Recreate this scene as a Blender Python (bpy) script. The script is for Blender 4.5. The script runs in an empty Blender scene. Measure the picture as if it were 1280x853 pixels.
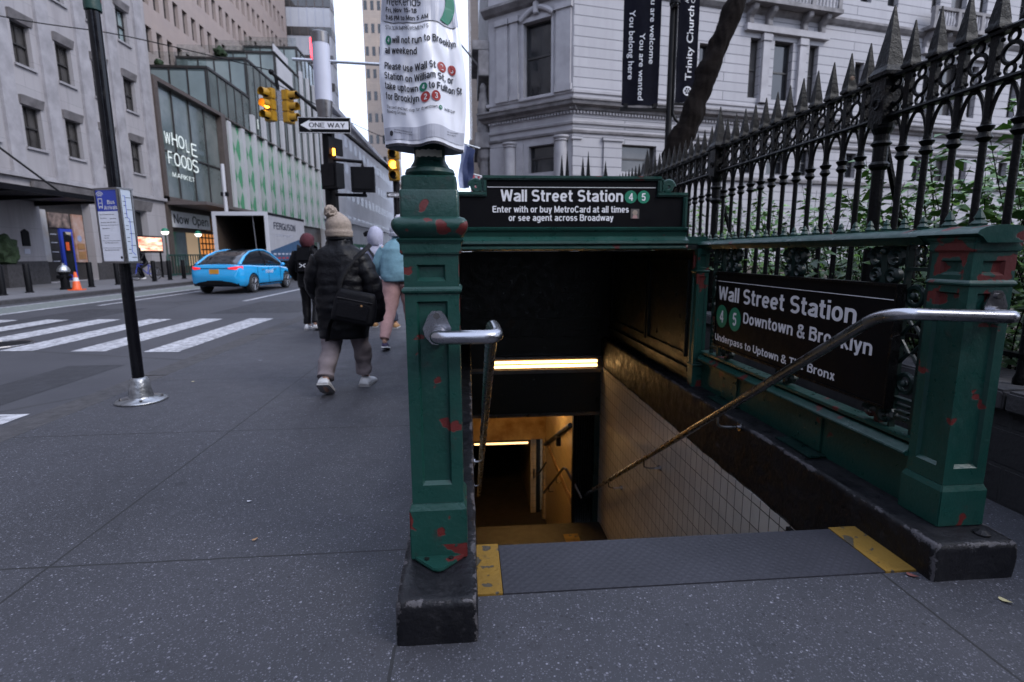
import bpy, bmesh, math, random
from mathutils import Vector, Matrix, noise
R = math.radians
random.seed(7)
scene = bpy.context.scene
COL = scene.collection

# ------------------------------------------------------------------ camera, sky, sun, exposure
cam_d = bpy.data.cameras.new("camera")
cam = bpy.data.objects.new("camera", cam_d)
COL.objects.link(cam)
scene.camera = cam
cam_d.sensor_width = 36.0
cam_d.lens = 662.5 / 1280 * 36.0
cam_d.clip_start = 0.05
cam_d.clip_end = 1500
pitch, roll, yaw = R(9.41), R(0.29), R(4.68)
fwd = Vector((math.sin(yaw) * math.cos(pitch), math.cos(yaw) * math.cos(pitch), -math.sin(pitch)))
rgt = Vector((math.cos(yaw), -math.sin(yaw), 0))
upv = rgt.cross(fwd)
r2 = rgt * math.cos(roll) - upv * math.sin(roll)
u2 = upv * math.cos(roll) + rgt * math.sin(roll)
cam.matrix_world = Matrix(((r2.x, u2.x, -fwd.x, 0), (r2.y, u2.y, -fwd.y, 0), (r2.z, u2.z, -fwd.z, 1.30), (0, 0, 0, 1)))
cam_d.dof.use_dof = True
cam_d.dof.focus_distance = 2.4
cam_d.dof.aperture_fstop = 2.8

world = bpy.data.worlds.new("World")
scene.world = world
world.use_nodes = True
wn = world.node_tree
wn.nodes.clear()
SUN_EL, SUN_AZ = R(40), R(128)
sky = wn.nodes.new("ShaderNodeTexSky")
sky.sky_type = 'NISHITA'
sky.sun_disc = False
sky.sun_elevation = SUN_EL
sky.sun_rotation = SUN_AZ
mixw = wn.nodes.new("ShaderNodeMixRGB")
mixw.inputs[0].default_value = 0.72
mixw.inputs[2].default_value = (8.8, 10.0, 13.2, 1)
bg = wn.nodes.new("ShaderNodeBackground")
bg.inputs[1].default_value = 0.10
wo = wn.nodes.new("ShaderNodeOutputWorld")
wn.links.new(sky.outputs[0], mixw.inputs[1])
wn.links.new(mixw.outputs[0], bg.inputs[0])
wn.links.new(bg.outputs[0], wo.inputs[0])

sun_d = bpy.data.lights.new("sun", 'SUN')
sun_d.energy = 1.1
sun_d.angle = R(25)
sun_d.color = (1.0, 0.97, 0.95)
sun = bpy.data.objects.new("sun", sun_d)
COL.objects.link(sun)
sd = Vector((math.sin(SUN_AZ) * math.cos(SUN_EL), math.cos(SUN_AZ) * math.cos(SUN_EL), math.sin(SUN_EL)))
sun.rotation_euler = sd.to_track_quat('Z', 'Y').to_euler()
sun.location = (0, -5, 60)

scene.view_settings.view_transform = 'Standard'
scene.view_settings.look = 'None'
scene.view_settings.exposure = 1.0
scene.view_settings.gamma = 1.0
scene.view_settings.use_curve_mapping = False
scene.cycles.use_denoising = True
scene.cycles.max_bounces = 8
scene.cycles.diffuse_bounces = 4
scene.cycles.caustics_reflective = False
scene.cycles.caustics_refractive = False

# ------------------------------------------------------------------ materials
class NT:
    def __init__(s, m):
        s.t = m.node_tree; s.n = s.t.nodes; s.l = s.t.links
    def add(s, k, **kw):
        n = s.n.new(k)
        for a, b in kw.items(): setattr(n, a, b)
        return n
    def link(s, a, b): s.l.new(a, b)
    def noise(s, scale, detail=4, rough=0.6, vec=None):
        n = s.add("ShaderNodeTexNoise"); n.inputs["Scale"].default_value = scale
        n.inputs["Detail"].default_value = detail; n.inputs["Roughness"].default_value = rough
        s.link(vec if vec else s.co, n.inputs["Vector"]); return n.outputs["Fac"]
    def ramp(s, f, p0, p1, c0=(0, 0, 0, 1), c1=(1, 1, 1, 1)):
        r = s.add("ShaderNodeValToRGB"); e = r.color_ramp.elements
        e[0].position, e[1].position = p0, p1; e[0].color, e[1].color = c0, c1
        s.link(f, r.inputs[0]); return r.outputs[0]
    def mix(s, f, a, b, mode='MIX'):
        m = s.add("ShaderNodeMixRGB", blend_type=mode)
        for i, v in ((0, f), (1, a), (2, b)):
            if hasattr(v, 'links'): s.link(v, m.inputs[i])
            elif i == 0: m.inputs[0].default_value = v
            else: m.inputs[i].default_value = (*v[:3], 1)
        return m.outputs[0]
    def math(s, op, a, b=None, c=None):
        m = s.add("ShaderNodeMath", operation=op)
        for i, v in enumerate((a, b, c)):
            if v is None: continue
            if hasattr(v, 'links'): s.link(v, m.inputs[i])
            else: m.inputs[i].default_value = v
        return m.outputs[0]

def newmat(name):
    m = bpy.data.materials.new(name); m.use_nodes = True
    t = NT(m); b = t.n["Principled BSDF"]
    tc = t.add("ShaderNodeTexCoord"); t.co = tc.outputs["Object"]; t.b = b; t.m = m
    return t

def pm(name, c, rough=0.6, metal=0.0, var=0.15, scale=3.0, bump=0.0, bscale=40, spec=0.5, c2=None, coat=0.0, emit=None, es=0):
    t = newmat(name); b = t.b
    c2 = c2 or tuple(x * (1 - var * 2) for x in c)
    f = t.noise(scale, 5)
    t.link(t.mix(t.ramp(f, .3, .7), c2, c), b.inputs["Base Color"])
    rr = t.ramp(t.noise(scale * 2.3, 3), .3, .7, (max(0, rough - .08),) * 3 + (1,), (min(1, rough + .08),) * 3 + (1,))
    t.link(rr, b.inputs["Roughness"])
    b.inputs["Metallic"].default_value = metal
    b.inputs["Specular IOR Level"].default_value = spec
    b.inputs["Coat Weight"].default_value = coat
    if emit:
        b.inputs["Emission Color"].default_value = (*emit, 1); b.inputs["Emission Strength"].default_value = es
    if bump:
        bp = t.add("ShaderNodeBump"); bp.inputs["Strength"].default_value = bump; bp.inputs["Distance"].default_value = 0.01
        t.link(t.noise(bscale, 4), bp.inputs["Height"]); t.link(bp.outputs[0], b.inputs["Normal"])
    return t.m

def emat(name, c, s):
    t = newmat(name); t.b.inputs["Base Color"].default_value = (*c, 1)
    t.b.inputs["Emission Color"].default_value = (*c, 1); t.b.inputs["Emission Strength"].default_value = s
    return t.m

def painted(name, base, chip, thr=.66, scale=7, rough=.33, bump=.35, dark=.6, spec=.42, zones=False, grime=(.026, .025, .023)):
    t = newmat(name); b = t.b
    f = t.noise(scale, 2, .45)
    fine = t.noise(scale * 9, 3)
    f = t.math('ADD', f, t.math('MULTIPLY', fine, .05))
    if zones:
        sz = t.add("ShaderNodeSeparateXYZ"); t.link(t.co, sz.inputs[0])
        f = t.math('ADD', f, t.math('ADD', t.ramp(sz.outputs[2], .0, 1.0, (.07, .07, .07, 1), (.07, .07, .07, 1)) if False else t.math('MULTIPLY', t.math('GREATER_THAN', sz.outputs[2], 1.0), .075), t.math('MULTIPLY', t.math('LESS_THAN', sz.outputs[2], .22), .06)))
    mask = t.ramp(f, thr, thr + .012)
    basec = t.mix(t.ramp(t.noise(2.2, 6), .3, .75), tuple(x * dark for x in base), base)
    dirt = t.mix(t.ramp(t.noise(17, 6), .62, .8), basec, grime)
    t.link(t.mix(mask, dirt, chip), b.inputs["Base Color"])
    t.link(t.ramp(t.noise(11, 4), .3, .7, (rough - .1,) * 3 + (1,), (rough + .2,) * 3 + (1,)), b.inputs["Roughness"])
    b.inputs["Specular IOR Level"].default_value = spec
    bp = t.add("ShaderNodeBump"); bp.inputs["Strength"].default_value = bump; bp.inputs["Distance"].default_value = 0.006
    h = t.math('SUBTRACT', t.noise(48, 5), t.math('MULTIPLY', mask, .35))
    t.link(h, bp.inputs["Height"]); t.link(bp.outputs[0], b.inputs["Normal"])
    return t.m

def kerb_paint():
    """thick black paint, knocked off to pale stone along the arrises"""
    t = newmat('black_kerb_paint'); b = t.b
    at = t.add("ShaderNodeAttribute"); at.attribute_name = "edge"; edge = at.outputs["Fac"]
    wear = t.math('ADD', t.math('MULTIPLY', edge, .215), t.math('ADD', t.math('MULTIPLY', t.noise(9, 6, .7), .75), t.math('MULTIPLY', t.noise(55, 4, .7), .25)))
    mask = t.ramp(wear, .68, .71)
    base = t.mix(t.ramp(t.noise(3, 6), .35, .75), (.003, .003, .0045), (.009, .009, .012))
    base = t.mix(t.ramp(t.noise(22, 6, .7), .58, .8), base, (.022, .021, .025))
    t.link(t.mix(mask, base, t.mix(t.noise(30, 3), (.10, .095, .105), (.04, .037, .04))), b.inputs["Base Color"])
    t.link(t.ramp(t.noise(11, 4), .3, .7, (.34,) * 3 + (1,), (.7,) * 3 + (1,)), b.inputs["Roughness"])
    b.inputs["Specular IOR Level"].default_value = .3
    bp = t.add("ShaderNodeBump"); bp.inputs["Strength"].default_value = .9; bp.inputs["Distance"].default_value = .008
    t.link(t.math('SUBTRACT', t.math('ADD', t.noise(26, 6), t.noise(7, 3)), t.math('MULTIPLY', mask, .4)), bp.inputs["Height"]); t.link(bp.outputs[0], b.inputs["Normal"])
    return t.m

M = {}
M['green'] = painted('green_paint', (.008, .050, .040), (.085, .013, .013), .70, 6)
M['green_chip'] = painted('green_paint_chipped', (.009, .056, .045), (.10, .014, .013), .69, 11, zones=True)
M['green_dark'] = painted('green_black_paint', (.005, .020, .018), (.04, .010, .009), .72, 5)
M['iron'] = painted('black_iron_paint', (.0025, .0025, .0035), (.012, .010, .009), .72, 9, .34, .9, spec=.14, grime=(.007, .007, .008))
M['plinth'] = kerb_paint()
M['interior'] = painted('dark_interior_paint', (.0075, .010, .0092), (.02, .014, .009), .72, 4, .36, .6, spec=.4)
M['black_sign'] = pm('black_sign_enamel', (.0035, .0035, .005), .5, var=.2, scale=5, bump=.05, spec=.1)
M['white_letter'] = pm('white_lettering', (.70, .70, .74), .5, var=.05)
M['bullet'] = pm('green_bullet', (.0, .17, .095), .5, var=.1)
M['bulletred'] = pm('red_bullet', (.35, .03, .03), .5, var=.1)
M['ink'] = pm('black_ink', (.012, .012, .02), .6, var=.1)
M['steel'] = pm('brushed_steel', (.40, .40, .43), .27, 1.0, .06, 5, bump=0)
M['steel_dark'] = pm('worn_steel', (.22, .21, .21), .34, 1.0, .1, 9)
M['yellow'] = painted('yellow_paint', (.26, .145, .018), (.06, .05, .035), .63, 16, .7, 1.0, .6)
M['poster'] = pm('poster_paper', (.78, .79, .86), .35, var=.03, scale=2, coat=.25)
M['poster_grey'] = pm('poster_grey', (.44, .45, .52), .4, var=.04)
M['tape'] = pm('masking_tape', (.62, .60, .50), .6, var=.1)
M['black_plastic'] = pm('black_plastic', (.004, .004, .0055), .5, var=.2, spec=.16)
M['yellow_housing'] = pm('signal_yellow', (.40, .215, .014), .45, var=.15, scale=6)
M['white_paint'] = pm('white_paint', (.68, .68, .70), .5, var=.08)
M['red_paint'] = pm('red_paint', (.4, .03, .03), .5)
M['blue_sign'] = pm('blue_sign', (.03, .06, .42), .4, var=.05)
M['alu'] = pm('aluminium', (.55, .56, .58), .35, .9, .1, 6)
M['galv'] = pm('galvanised_collar', (.40, .41, .43), .35, .85, .3, 14, bump=.5, bscale=30)
M['glass_dark'] = pm('dark_window_glass', (.020, .022, .026), .06, var=.3, scale=.6, spec=.8)
M['glass_curtain'] = pm('window_with_blind', (.075, .07, .068), .10, var=.3, scale=.8, spec=.8)
M['frame_dark'] = pm('dark_window_frame', (.035, .032, .032), .5)
M['bronze'] = pm('bronze_frame', (.11, .085, .075), .42, .3, .12)
M['lamp_white'] = emat('lit_globe', (1, .95, .85), 1.6)
M['tube'] = emat('warm_tube', (1.0, .60, .23), 3.3)
M['tube_hot'] = emat('hot_warm_tube', (1.0, .56, .16), 52.0)
M['tube_dim'] = emat('dim_warm_tube', (1.0, .6, .25), 1.5)
M['amber'] = emat('amber_light', (1.0, .36, .03), 5.0)
M['redlight'] = emat('red_light', (1.0, .04, .06), 3.0)
M['trousers'] = pm('mauve_trousers', (.20, .165, .175), .85, var=.15, scale=12, bump=.3, bscale=60)
M['coat'] = pm('black_puffer', (.003, .003, .005), .46, var=.2, scale=7, bump=.8, bscale=26, spec=.2)
M['nylon'] = pm('black_nylon_bag', (.004, .004, .006), .55, var=.2, scale=12, bump=.4, bscale=60, spec=.15)
M['beige_knit'] = pm('beige_knit', (.36, .29, .24), .9, var=.18, scale=60, bump=.9, bscale=120)
M['white_shoe'] = pm('white_shoe', (.62, .62, .64), .5, var=.1, scale=20)
M['sole'] = pm('shoe_sole', (.35, .34, .34), .7)
M['skin'] = pm('skin', (.45, .26, .19), .5, var=.08, scale=8)
M['hair'] = pm('dark_hair', (.03, .02, .015), .5)
M['blue_sweater'] = pm('pale_blue_fleece', (.16, .30, .37), .9, var=.1, scale=25, bump=.3, bscale=60)
M['pink'] = pm('dusty_pink_joggers', (.42, .25, .24), .9, var=.1, scale=25, bump=.3)
M['lilac'] = pm('lilac_grey_hoodie', (.36, .36, .46), .9, var=.1, scale=25, bump=.3)
M['white_knit'] = pm('white_knit', (.55, .55, .62), .9, var=.12, scale=60, bump=.8, bscale=120)
M['maroon'] = pm('maroon_knit', (.075, .012, .02), .9, var=.2, scale=40, bump=.6, bscale=90)
M['navy'] = pm('navy_cloth', (.015, .02, .04), .8, var=.2)
M['tan'] = pm('tan_boot', (.32, .17, .07), .7)
M['purple_shoe'] = pm('purple_trainer', (.05, .035, .10), .6)
M['rubber'] = pm('tyre_rubber', (.018, .018, .02), .8, var=.2)
M['car_blue'] = pm('sky_blue_car_paint', (.012, .33, .68), .12, var=.02, scale=1, coat=1.0, spec=.6)
M['alloy'] = pm('alloy_rim', (.5, .5, .52), .3, .9, .1)
M['taillight'] = emat('tail_light', (.75, .015, .02), .55)
M['plate'] = pm('orange_plate', (.65, .30, .03), .5)
M['cone'] = pm('orange_cone', (.85, .13, .03), .5)
M['banner'] = pm('banner_fabric', (.005, .0055, .012), .85, var=.2, scale=5, bump=.2, bscale=12, spec=.1)
M['bark'] = pm('dark_bark', (.013, .010, .009), .95, var=.3, scale=14, bump=1, bscale=30, spec=.08)
M['greenery'] = pm('boxwood', (.03, .06, .02), .8, var=.4, scale=20)
M['orange_glow'] = emat('lit_shop_shelves', (.8, .30, .08), .35)
M['warm_interior'] = emat('lit_shop_interior', (.42, .30, .19), .28)

def leafmat(name, c, c2):
    t = newmat(name)
    oi = t.add("ShaderNodeNewGeometry")
    t.link(t.mix(t.ramp(oi.outputs["Random Per Island"], .1, .9), c, c2), t.b.inputs["Base Color"])
    t.b.inputs["Roughness"].default_value = .42
    t.b.inputs["Subsurface Weight"].default_value = 0
    t.b.inputs["Transmission Weight"].default_value = .12
    return t.m
M['leaf'] = leafmat('shrub_leaf', (.03, .11, .015), (.13, .26, .035))
M['leaf_dark'] = leafmat('shrub_leaf_dark', (.012, .045, .012), (.045, .11, .022))

# sidewalk: dark tinted concrete with white flecks, joints, gum spots
def sidewalk_mat():
    t = newmat('tinted_sidewalk_concrete'); b = t.b
    sep = t.add("ShaderNodeSeparateXYZ"); t.link(t.co, sep.inputs[0])
    big = t.noise(.55, 6, .62)
    mid = t.noise(3.5, 6)
    c = t.mix(t.ramp(big, .3, .72), (.020, .0208, .0258), (.045, .0455, .056))
    c = t.mix(t.ramp(mid, .35, .8), c, t.mix(.5, c, (.06, .059, .07)))
    c = t.mix(t.ramp(t.noise(140, 3, .7), .3, .75), t.mix(.55, c, (.03, .03, .036)), c)
    def flecks(c, scale, r0, r1, keep, col):
        v = t.add("ShaderNodeTexVoronoi"); v.inputs["Scale"].default_value = scale; t.link(t.co, v.inputs["Vector"])
        s2 = t.add("ShaderNodeSeparateColor"); t.link(v.outputs["Color"], s2.inputs[0])
        size = t.math('MULTIPLY_ADD', t.math('POWER', s2.outputs[0], 3.0), r1 - r0, r0)
        m = t.math('MULTIPLY', t.math('LESS_THAN', v.outputs["Distance"], size), t.math('GREATER_THAN', s2.outputs[1], keep))
        return t.mix(t.math('MULTIPLY', m, t.math('MULTIPLY_ADD', s2.outputs[2], .6, .35)), c, col)
    c = flecks(c, 26, .03, .14, .60, (.24, .24, .28))
    c = flecks(c, 52, .06, .26, .45, (.23, .23, .27))
    c = flecks(c, 85, .15, .40, .35, (.16, .16, .19))
    c = flecks(c, 150, .2, .5, .3, (.10, .10, .125))
    c = flecks(c, 60, .15, .42, .45, (.018, .018, .022))
    c = flecks(c, 3.1, .03, .10, .80, (.16, .16, .19))
    c = flecks(c, 3.7, .06, .12, .72, (.018, .018, .022))
    mpw = t.add("ShaderNodeMapping"); mpw.inputs["Scale"].default_value = (.9, .45, 1); t.link(t.co, mpw.inputs[0])
    stain = t.ramp(t.noise(1.35, 7, .68, mpw.outputs[0]), .50, .74)
    c = t.mix(t.math('MULTIPLY', stain, .5), c, (.015, .015, .019))
    gum = t.add("ShaderNodeTexVoronoi"); gum.inputs["Scale"].default_value = 2.6; t.link(t.mix(.012, t.co, t.noise(40, 2)), gum.inputs["Vector"])
    gs_ = t.add("ShaderNodeSeparateColor"); t.link(gum.outputs["Color"], gs_.inputs[0])
    gm = t.math('MULTIPLY', t.math('LESS_THAN', gum.outputs["Distance"], t.math('MULTIPLY_ADD', gs_.outputs[0], .075, .025)), t.math('GREATER_THAN', gs_.outputs[1], .55))
    c = t.mix(t.math('MULTIPLY', gm, .55), c, t.mix(t.math('GREATER_THAN', gs_.outputs[2], .7), (.016, .016, .02), (.115, .115, .13)))
    # joints cut between slabs
    wob = t.math('MULTIPLY', t.math('SUBTRACT', t.noise(9, 3), .5), .012)
    def joint(axis, off, per, w):
        a = t.math('ADD', t.math('SUBTRACT', sep.outputs[axis], off), wob)
        m = t.math('ABSOLUTE', t.math('SUBTRACT', t.math('MODULO', t.math('ADD', a, per * 40.5), per), per / 2))
        return t.math('LESS_THAN', m, w)
    jx = joint(0, -1.79, 3.48, .006)
    jy = joint(1, 2.21, 1.75, .006)
    side = t.math('LESS_THAN', sep.outputs[0], -.265)
    jm = t.math('MAXIMUM', t.math('MULTIPLY', jx, side), t.math('MULTIPLY', jy, side))
    jr = t.math('MULTIPLY', t.math('LESS_THAN', t.math('ABSOLUTE', t.math('ADD', t.math('SUBTRACT', sep.outputs[0], 1.665), wob)), .005), t.math('LESS_THAN', sep.outputs[1], 1.86))
    jl = t.math('MULTIPLY', t.math('LESS_THAN', t.math('ABSOLUTE', t.math('ADD', t.math('SUBTRACT', sep.outputs[0], -.268), wob)), .006), t.math('LESS_THAN', sep.outputs[1], 1.62))
    jm = t.math('MAXIMUM', jm, t.math('MAXIMUM', jr, jl))
    c = t.mix(jm, c, (.012, .012, .014))
    t.link(c, b.inputs["Base Color"])
    t.link(t.ramp(mid, .3, .7, (.58, .58, .58, 1), (.82, .82, .82, 1)), b.inputs["Roughness"])
    bp = t.add("ShaderNodeBump"); bp.inputs["Strength"].default_value = .35; bp.inputs["Distance"].default_value = .006
    h = t.math('SUBTRACT', t.math('ADD', t.noise(120, 4), t.math('MULTIPLY', mid, .6)), t.math('MULTIPLY', jm, 2.0))
    t.link(h, bp.inputs["Height"]); t.link(bp.outputs[0], b.inputs["Normal"])
    return t.m
M['sidewalk'] = sidewalk_mat()

def asphalt_mat():
    t = newmat('asphalt'); b = t.b
    sep = t.add("ShaderNodeSeparateXYZ"); t.link(t.co, sep.inputs[0])
    c = t.mix(t.ramp(t.noise(.35, 6, .65), .3, .72), (.034, .034, .042), (.078, .077, .090))
    c = t.mix(t.ramp(t.noise(130, 3, .7), .3, .75), t.mix(.6, c, (.025, .025, .03)), c)
    mp = t.add("ShaderNodeMapping"); mp.inputs["Scale"].default_value = (1.2, .06, 1); t.link(t.co, mp.inputs[0])
    c = t.mix(t.ramp(t.noise(1.6, 4, .6, mp.outputs[0]), .55, .8), c, (.04, .04, .046))
    v = t.add("ShaderNodeTexVoronoi", feature='DISTANCE_TO_EDGE'); v.inputs["Scale"].default_value = .22; v.inputs["Randomness"].default_value = 1
    t.link(t.mix(.05, t.co, t.noise(3, 4)), v.inputs["Vector"])
    c = t.mix(t.math('MULTIPLY', t.math('LESS_THAN', v.outputs[0], .006), .6), c, (.02, .02, .022))
    t.link(c, b.inputs["Base Color"]); b.inputs["Roughness"].default_value = .75
    bp = t.add("ShaderNodeBump"); bp.inputs["Strength"].default_value = .4; bp.inputs["Distance"].default_value = .005
    t.link(t.noise(90, 4), bp.inputs["Height"]); t.link(bp.outputs[0], b.inputs["Normal"])
    return t.m
M['asphalt'] = asphalt_mat()

def roadpaint(name, c):
    t = newmat(name); b = t.b
    worn = t.ramp(t.noise(11, 8, .8), .43, .58)
    t.link(t.mix(t.math('MULTIPLY', worn, .75), c, (.09, .09, .10)), b.inputs["Base Color"]); b.inputs["Roughness"].default_value = .7
    return t.m
M['marking'] = roadpaint('white_road_paint', (.50, .50, .53))
M['bikegreen'] = roadpaint('faded_green_lane_paint', (.165, .19, .175))

def stone(name, c, c2, bw, bh, mortar, streak=.5, bump=.25, m=.012, off=.5, stain=(.25, .22, .20)):
    """ashlar courses on a wall given in object coords; bricks use (along, up)"""
    t = newmat(name); b = t.b
    geo = t.add("ShaderNodeNewGeometry")
    sn = t.add("ShaderNodeSeparateXYZ"); t.link(geo.outputs["Normal"], sn.inputs[0])
    sp = t.add("ShaderNodeSeparateXYZ"); t.link(t.co, sp.inputs[0])
    f = t.math('GREATER_THAN', t.math('ABSOLUTE', sn.outputs[0]), t.math('ABSOLUTE', sn.outputs[1]))
    along = t.math('ADD', t.math('MULTIPLY', sp.outputs[1], f), t.math('MULTIPLY', sp.outputs[0], t.math('SUBTRACT', 1, f)))
    cb = t.add("ShaderNodeCombineXYZ"); t.link(along, cb.inputs[0]); t.link(sp.outputs[2], cb.inputs[1])
    br = t.add("ShaderNodeTexBrick"); br.offset = off
    t.link(cb.outputs[0], br.inputs["Vector"])
    br.inputs["Scale"].default_value = 1; br.inputs["Brick Width"].default_value = bw; br.inputs["Row Height"].default_value = bh
    br.inputs["Mortar Size"].default_value = m; br.inputs["Mortar Smooth"].default_value = .2
    br.inputs["Color1"].default_value = (*c, 1); br.inputs["Color2"].default_value = (*c2, 1); br.inputs["Mortar"].default_value = (*mortar, 1)
    mp = t.add("ShaderNodeMapping"); mp.inputs["Scale"].default_value = (1, 1, .10); t.link(t.co, mp.inputs[0])
    st = t.ramp(t.noise(1.7, 6, .65, mp.outputs[0]), .45, .78)
    cc = t.mix(t.math('MULTIPLY', st, streak), br.outputs["Color"], stain)
    cc = t.mix(t.ramp(t.noise(.5, 5), .3, .8), cc, t.mix(.22, cc, (.2, .2, .22)))
    t.link(cc, b.inputs["Base Color"]); b.inputs["Roughness"].default_value = .8
    bp = t.add("ShaderNodeBump"); bp.inputs["Strength"].default_value = bump; bp.inputs["Distance"].default_value = .02
    t.link(t.math('SUBTRACT', t.math('MULTIPLY', t.noise(25, 4), .3), br.outputs["Fac"]), bp.inputs["Height"]); t.link(bp.outputs[0], b.inputs["Normal"])
    return t.m
M['limestone'] = stone('pale_limestone', (.345, .325, .335), (.315, .30, .31), 2.6, 1.25, (.22, .21, .22), .8, .2, .010, stain=(.22, .20, .21))
M['pinkstone'] = stone('pinkish_masonry', (.36, .29, .265), (.335, .27, .25), 1.2, .55, (.33, .28, .27), .35, .1, .008, stain=(.26, .21, .2))
M['whitestone'] = stone('white_ashlar', (.375, .362, .378), (.35, .34, .355), 7.0, .58, (.12, .12, .135), .42, .6, .028, stain=(.25, .24, .25))
M['whiteplain'] = pm('white_stone_trim', (.385, .37, .385), .8, var=.14, scale=.9, bump=.15, bscale=12)
M['sootystone'] = pm('soot_stained_stone', (.26, .245, .25), .85, var=.3, scale=1.4, bump=.4, bscale=8)
M['tanstone'] = stone('tan_masonry', (.40, .32, .26), (.36, .29, .24), 1.8, .6, (.26, .2, .17), .4, .1)
M['lightpanel'] = pm('pale_cladding', (.50, .50, .53), .6, var=.1, scale=.3)
M['granite'] = pm('dark_granite_coping', (.06, .057, .062), .8, var=.25, scale=9, bump=.6, bscale=30)
M['brownwall'] = stone('dark_churchyard_stone', (.012, .010, .011), (.009, .008, .009), .42, .2, (.012, .011, .012), .3, .8, .012)
M['canopy'] = pm('brown_metal_canopy', (.12, .10, .095), .5, .2, .1)
M['darkmetal'] = pm('dark_painted_metal', (.006, .006, .008), .5, 0, .2, spec=.15)

def tile_mat(name, c, c2, grout, w, h):
    t = newmat(name); b = t.b
    sp = t.add("ShaderNodeSeparateXYZ"); t.link(t.co, sp.inputs[0])
    cb = t.add("ShaderNodeCombineXYZ"); t.link(t.math('ADD', sp.outputs[1], sp.outputs[0]), cb.inputs[0]); t.link(sp.outputs[2], cb.inputs[1])
    br = t.add("ShaderNodeTexBrick"); br.offset = 0.0; t.link(cb.outputs[0], br.inputs["Vector"])
    for k, v in (("Scale", 1), ("Brick Width", w), ("Row Height", h), ("Mortar Size", .004), ("Mortar Smooth", .1)): br.inputs[k].default_value = v
    br.inputs["Color1"].default_value = (*c, 1); br.inputs["Color2"].default_value = (*c2, 1); br.inputs["Mortar"].default_value = (*grout, 1)
    st = t.ramp(t.noise(2.4, 6, .7), .45, .8)
    t.link(t.mix(t.math('MULTIPLY', st, .5), br.outputs["Color"], tuple(x * .45 for x in c)), b.inputs["Base Color"])
    b.inputs["Roughness"].default_value = .28
    bp = t.add("ShaderNodeBump"); bp.inputs["Strength"].default_value = .4; bp.inputs["Distance"].default_value = .004
    t.link(t.math('SUBTRACT', 1, br.outputs["Fac"]), bp.inputs["Height"]); t.link(bp.outputs[0], b.inputs["Normal"])
    return t.m
M['tile'] = tile_mat('white_wall_tile', (.58, .56, .53), (.50, .48, .46), (.016, .014, .012), .105, .155)
M['tile_old'] = tile_mat('stained_wall_tile', (.44, .35, .22), (.40, .31, .19), (.12, .09, .05), .11, .15)
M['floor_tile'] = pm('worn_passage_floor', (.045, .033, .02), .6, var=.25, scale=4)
M['concrete_dirty'] = pm('rust_stained_concrete', (.36, .27, .16), .8, c2=(.16, .08, .03), scale=4, bump=.6, bscale=10)

def diamond_mat():
    t = newmat('diamond_plate_step'); b = t.b
    sp = t.add("ShaderNodeSeparateXYZ"); t.link(t.co, sp.inputs[0])
    u = t.math('MULTIPLY', t.math('ADD', sp.outputs[0], sp.outputs[1]), 150)
    v = t.math('MULTIPLY', t.math('SUBTRACT', sp.outputs[0], sp.outputs[1]), 150)
    h = t.math('MAXIMUM', t.math('SINE', u), t.math('SINE', v))
    worn = t.ramp(t.noise(3, 4), .4, .7)
    c = t.mix(t.ramp(t.noise(2.5, 6), .3, .7), (.022, .022, .029), (.038, .038, .049))
    c = t.mix(t.math('MULTIPLY', t.ramp(h, .45, .95), .45), c, (.02, .02, .026))
    t.link(c, b.inputs["Base Color"]); b.inputs["Roughness"].default_value = .62; b.inputs["Metallic"].default_value = .1
    bp = t.add("ShaderNodeBump"); bp.inputs["Strength"].default_value = .25; bp.inputs["Distance"].default_value = .003
    t.link(h, bp.inputs["Height"]); t.link(bp.outputs[0], b.inputs["Normal"])
    return t.m
M['diamond'] = diamond_mat()

def curtain_mat():
    """green diamonds on white panels behind the glass"""
    t = newmat('green_diamond_panel'); b = t.b
    sp = t.add("ShaderNodeSeparateXYZ"); t.link(t.co, sp.inputs[0])
    y = t.math('MULTIPLY', sp.outputs[1], 1 / 1.4); z = t.math('MULTIPLY', sp.outputs[2], 1 / 2.3)
    a = t.math('ABSOLUTE', t.math('SUBTRACT', t.math('FRACT', y), .5)); c = t.math('ABSOLUTE', t.math('SUBTRACT', t.math('FRACT', z), .5))
    d = t.math('LESS_THAN', t.math('ADD', a, c), .47)
    t.link(t.mix(d, (.36, .42, .40), (.045, .26, .12)), b.inputs["Base Color"]); b.inputs["Roughness"].default_value = .2
    return t.m
M['diamondpanel'] = curtain_mat()
def screen_mat():
    t = newmat('lit_screen_picture'); b = t.b
    mp = t.add("ShaderNodeMapping"); mp.inputs["Scale"].default_value = (1, .5, 2.5); t.link(t.co, mp.inputs[0])
    f = t.noise(1.6, 5, .6, mp.outputs[0])
    c = t.mix(t.ramp(f, .35, .65), (.55, .05, .03), (1, .72, .5))
    t.link(c, b.inputs["Emission Color"]); b.inputs["Emission Strength"].default_value = .9
    t.link(c, b.inputs["Base Color"])
    return t.m
M['screen'] = screen_mat()
def shopglass():
    t = newmat('storefront_glass'); b = t.b
    f = t.noise(.35, 5)
    t.link(t.mix(t.ramp(f, .35, .7), (.18, .235, .235), (.42, .47, .465)), b.inputs["Base Color"])
    b.inputs["Roughness"].default_value = .05; b.inputs["Specular IOR Level"].default_value = 1.0
    b.inputs["Metallic"].default_value = .6
    return t.m
M['storeglass'] = shopglass()
M['paleglass'] = pm('pale_reflective_glass', (.40, .50, .52), .10, .45, .1, .4, spec=.8)
M['greyglass'] = pm('grey_reflective_glass', (.20, .255, .26), .10, .45, .3, .3, spec=.8)
M['clearglass'] = pm('clear_glass', (.9, .95, .95), .03)
M['clearglass'].node_tree.nodes['Principled BSDF'].inputs['Transmission Weight'].default_value = 1
M['clearglass'].node_tree.nodes['Principled BSDF'].inputs['IOR'].default_value = 1.05
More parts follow.
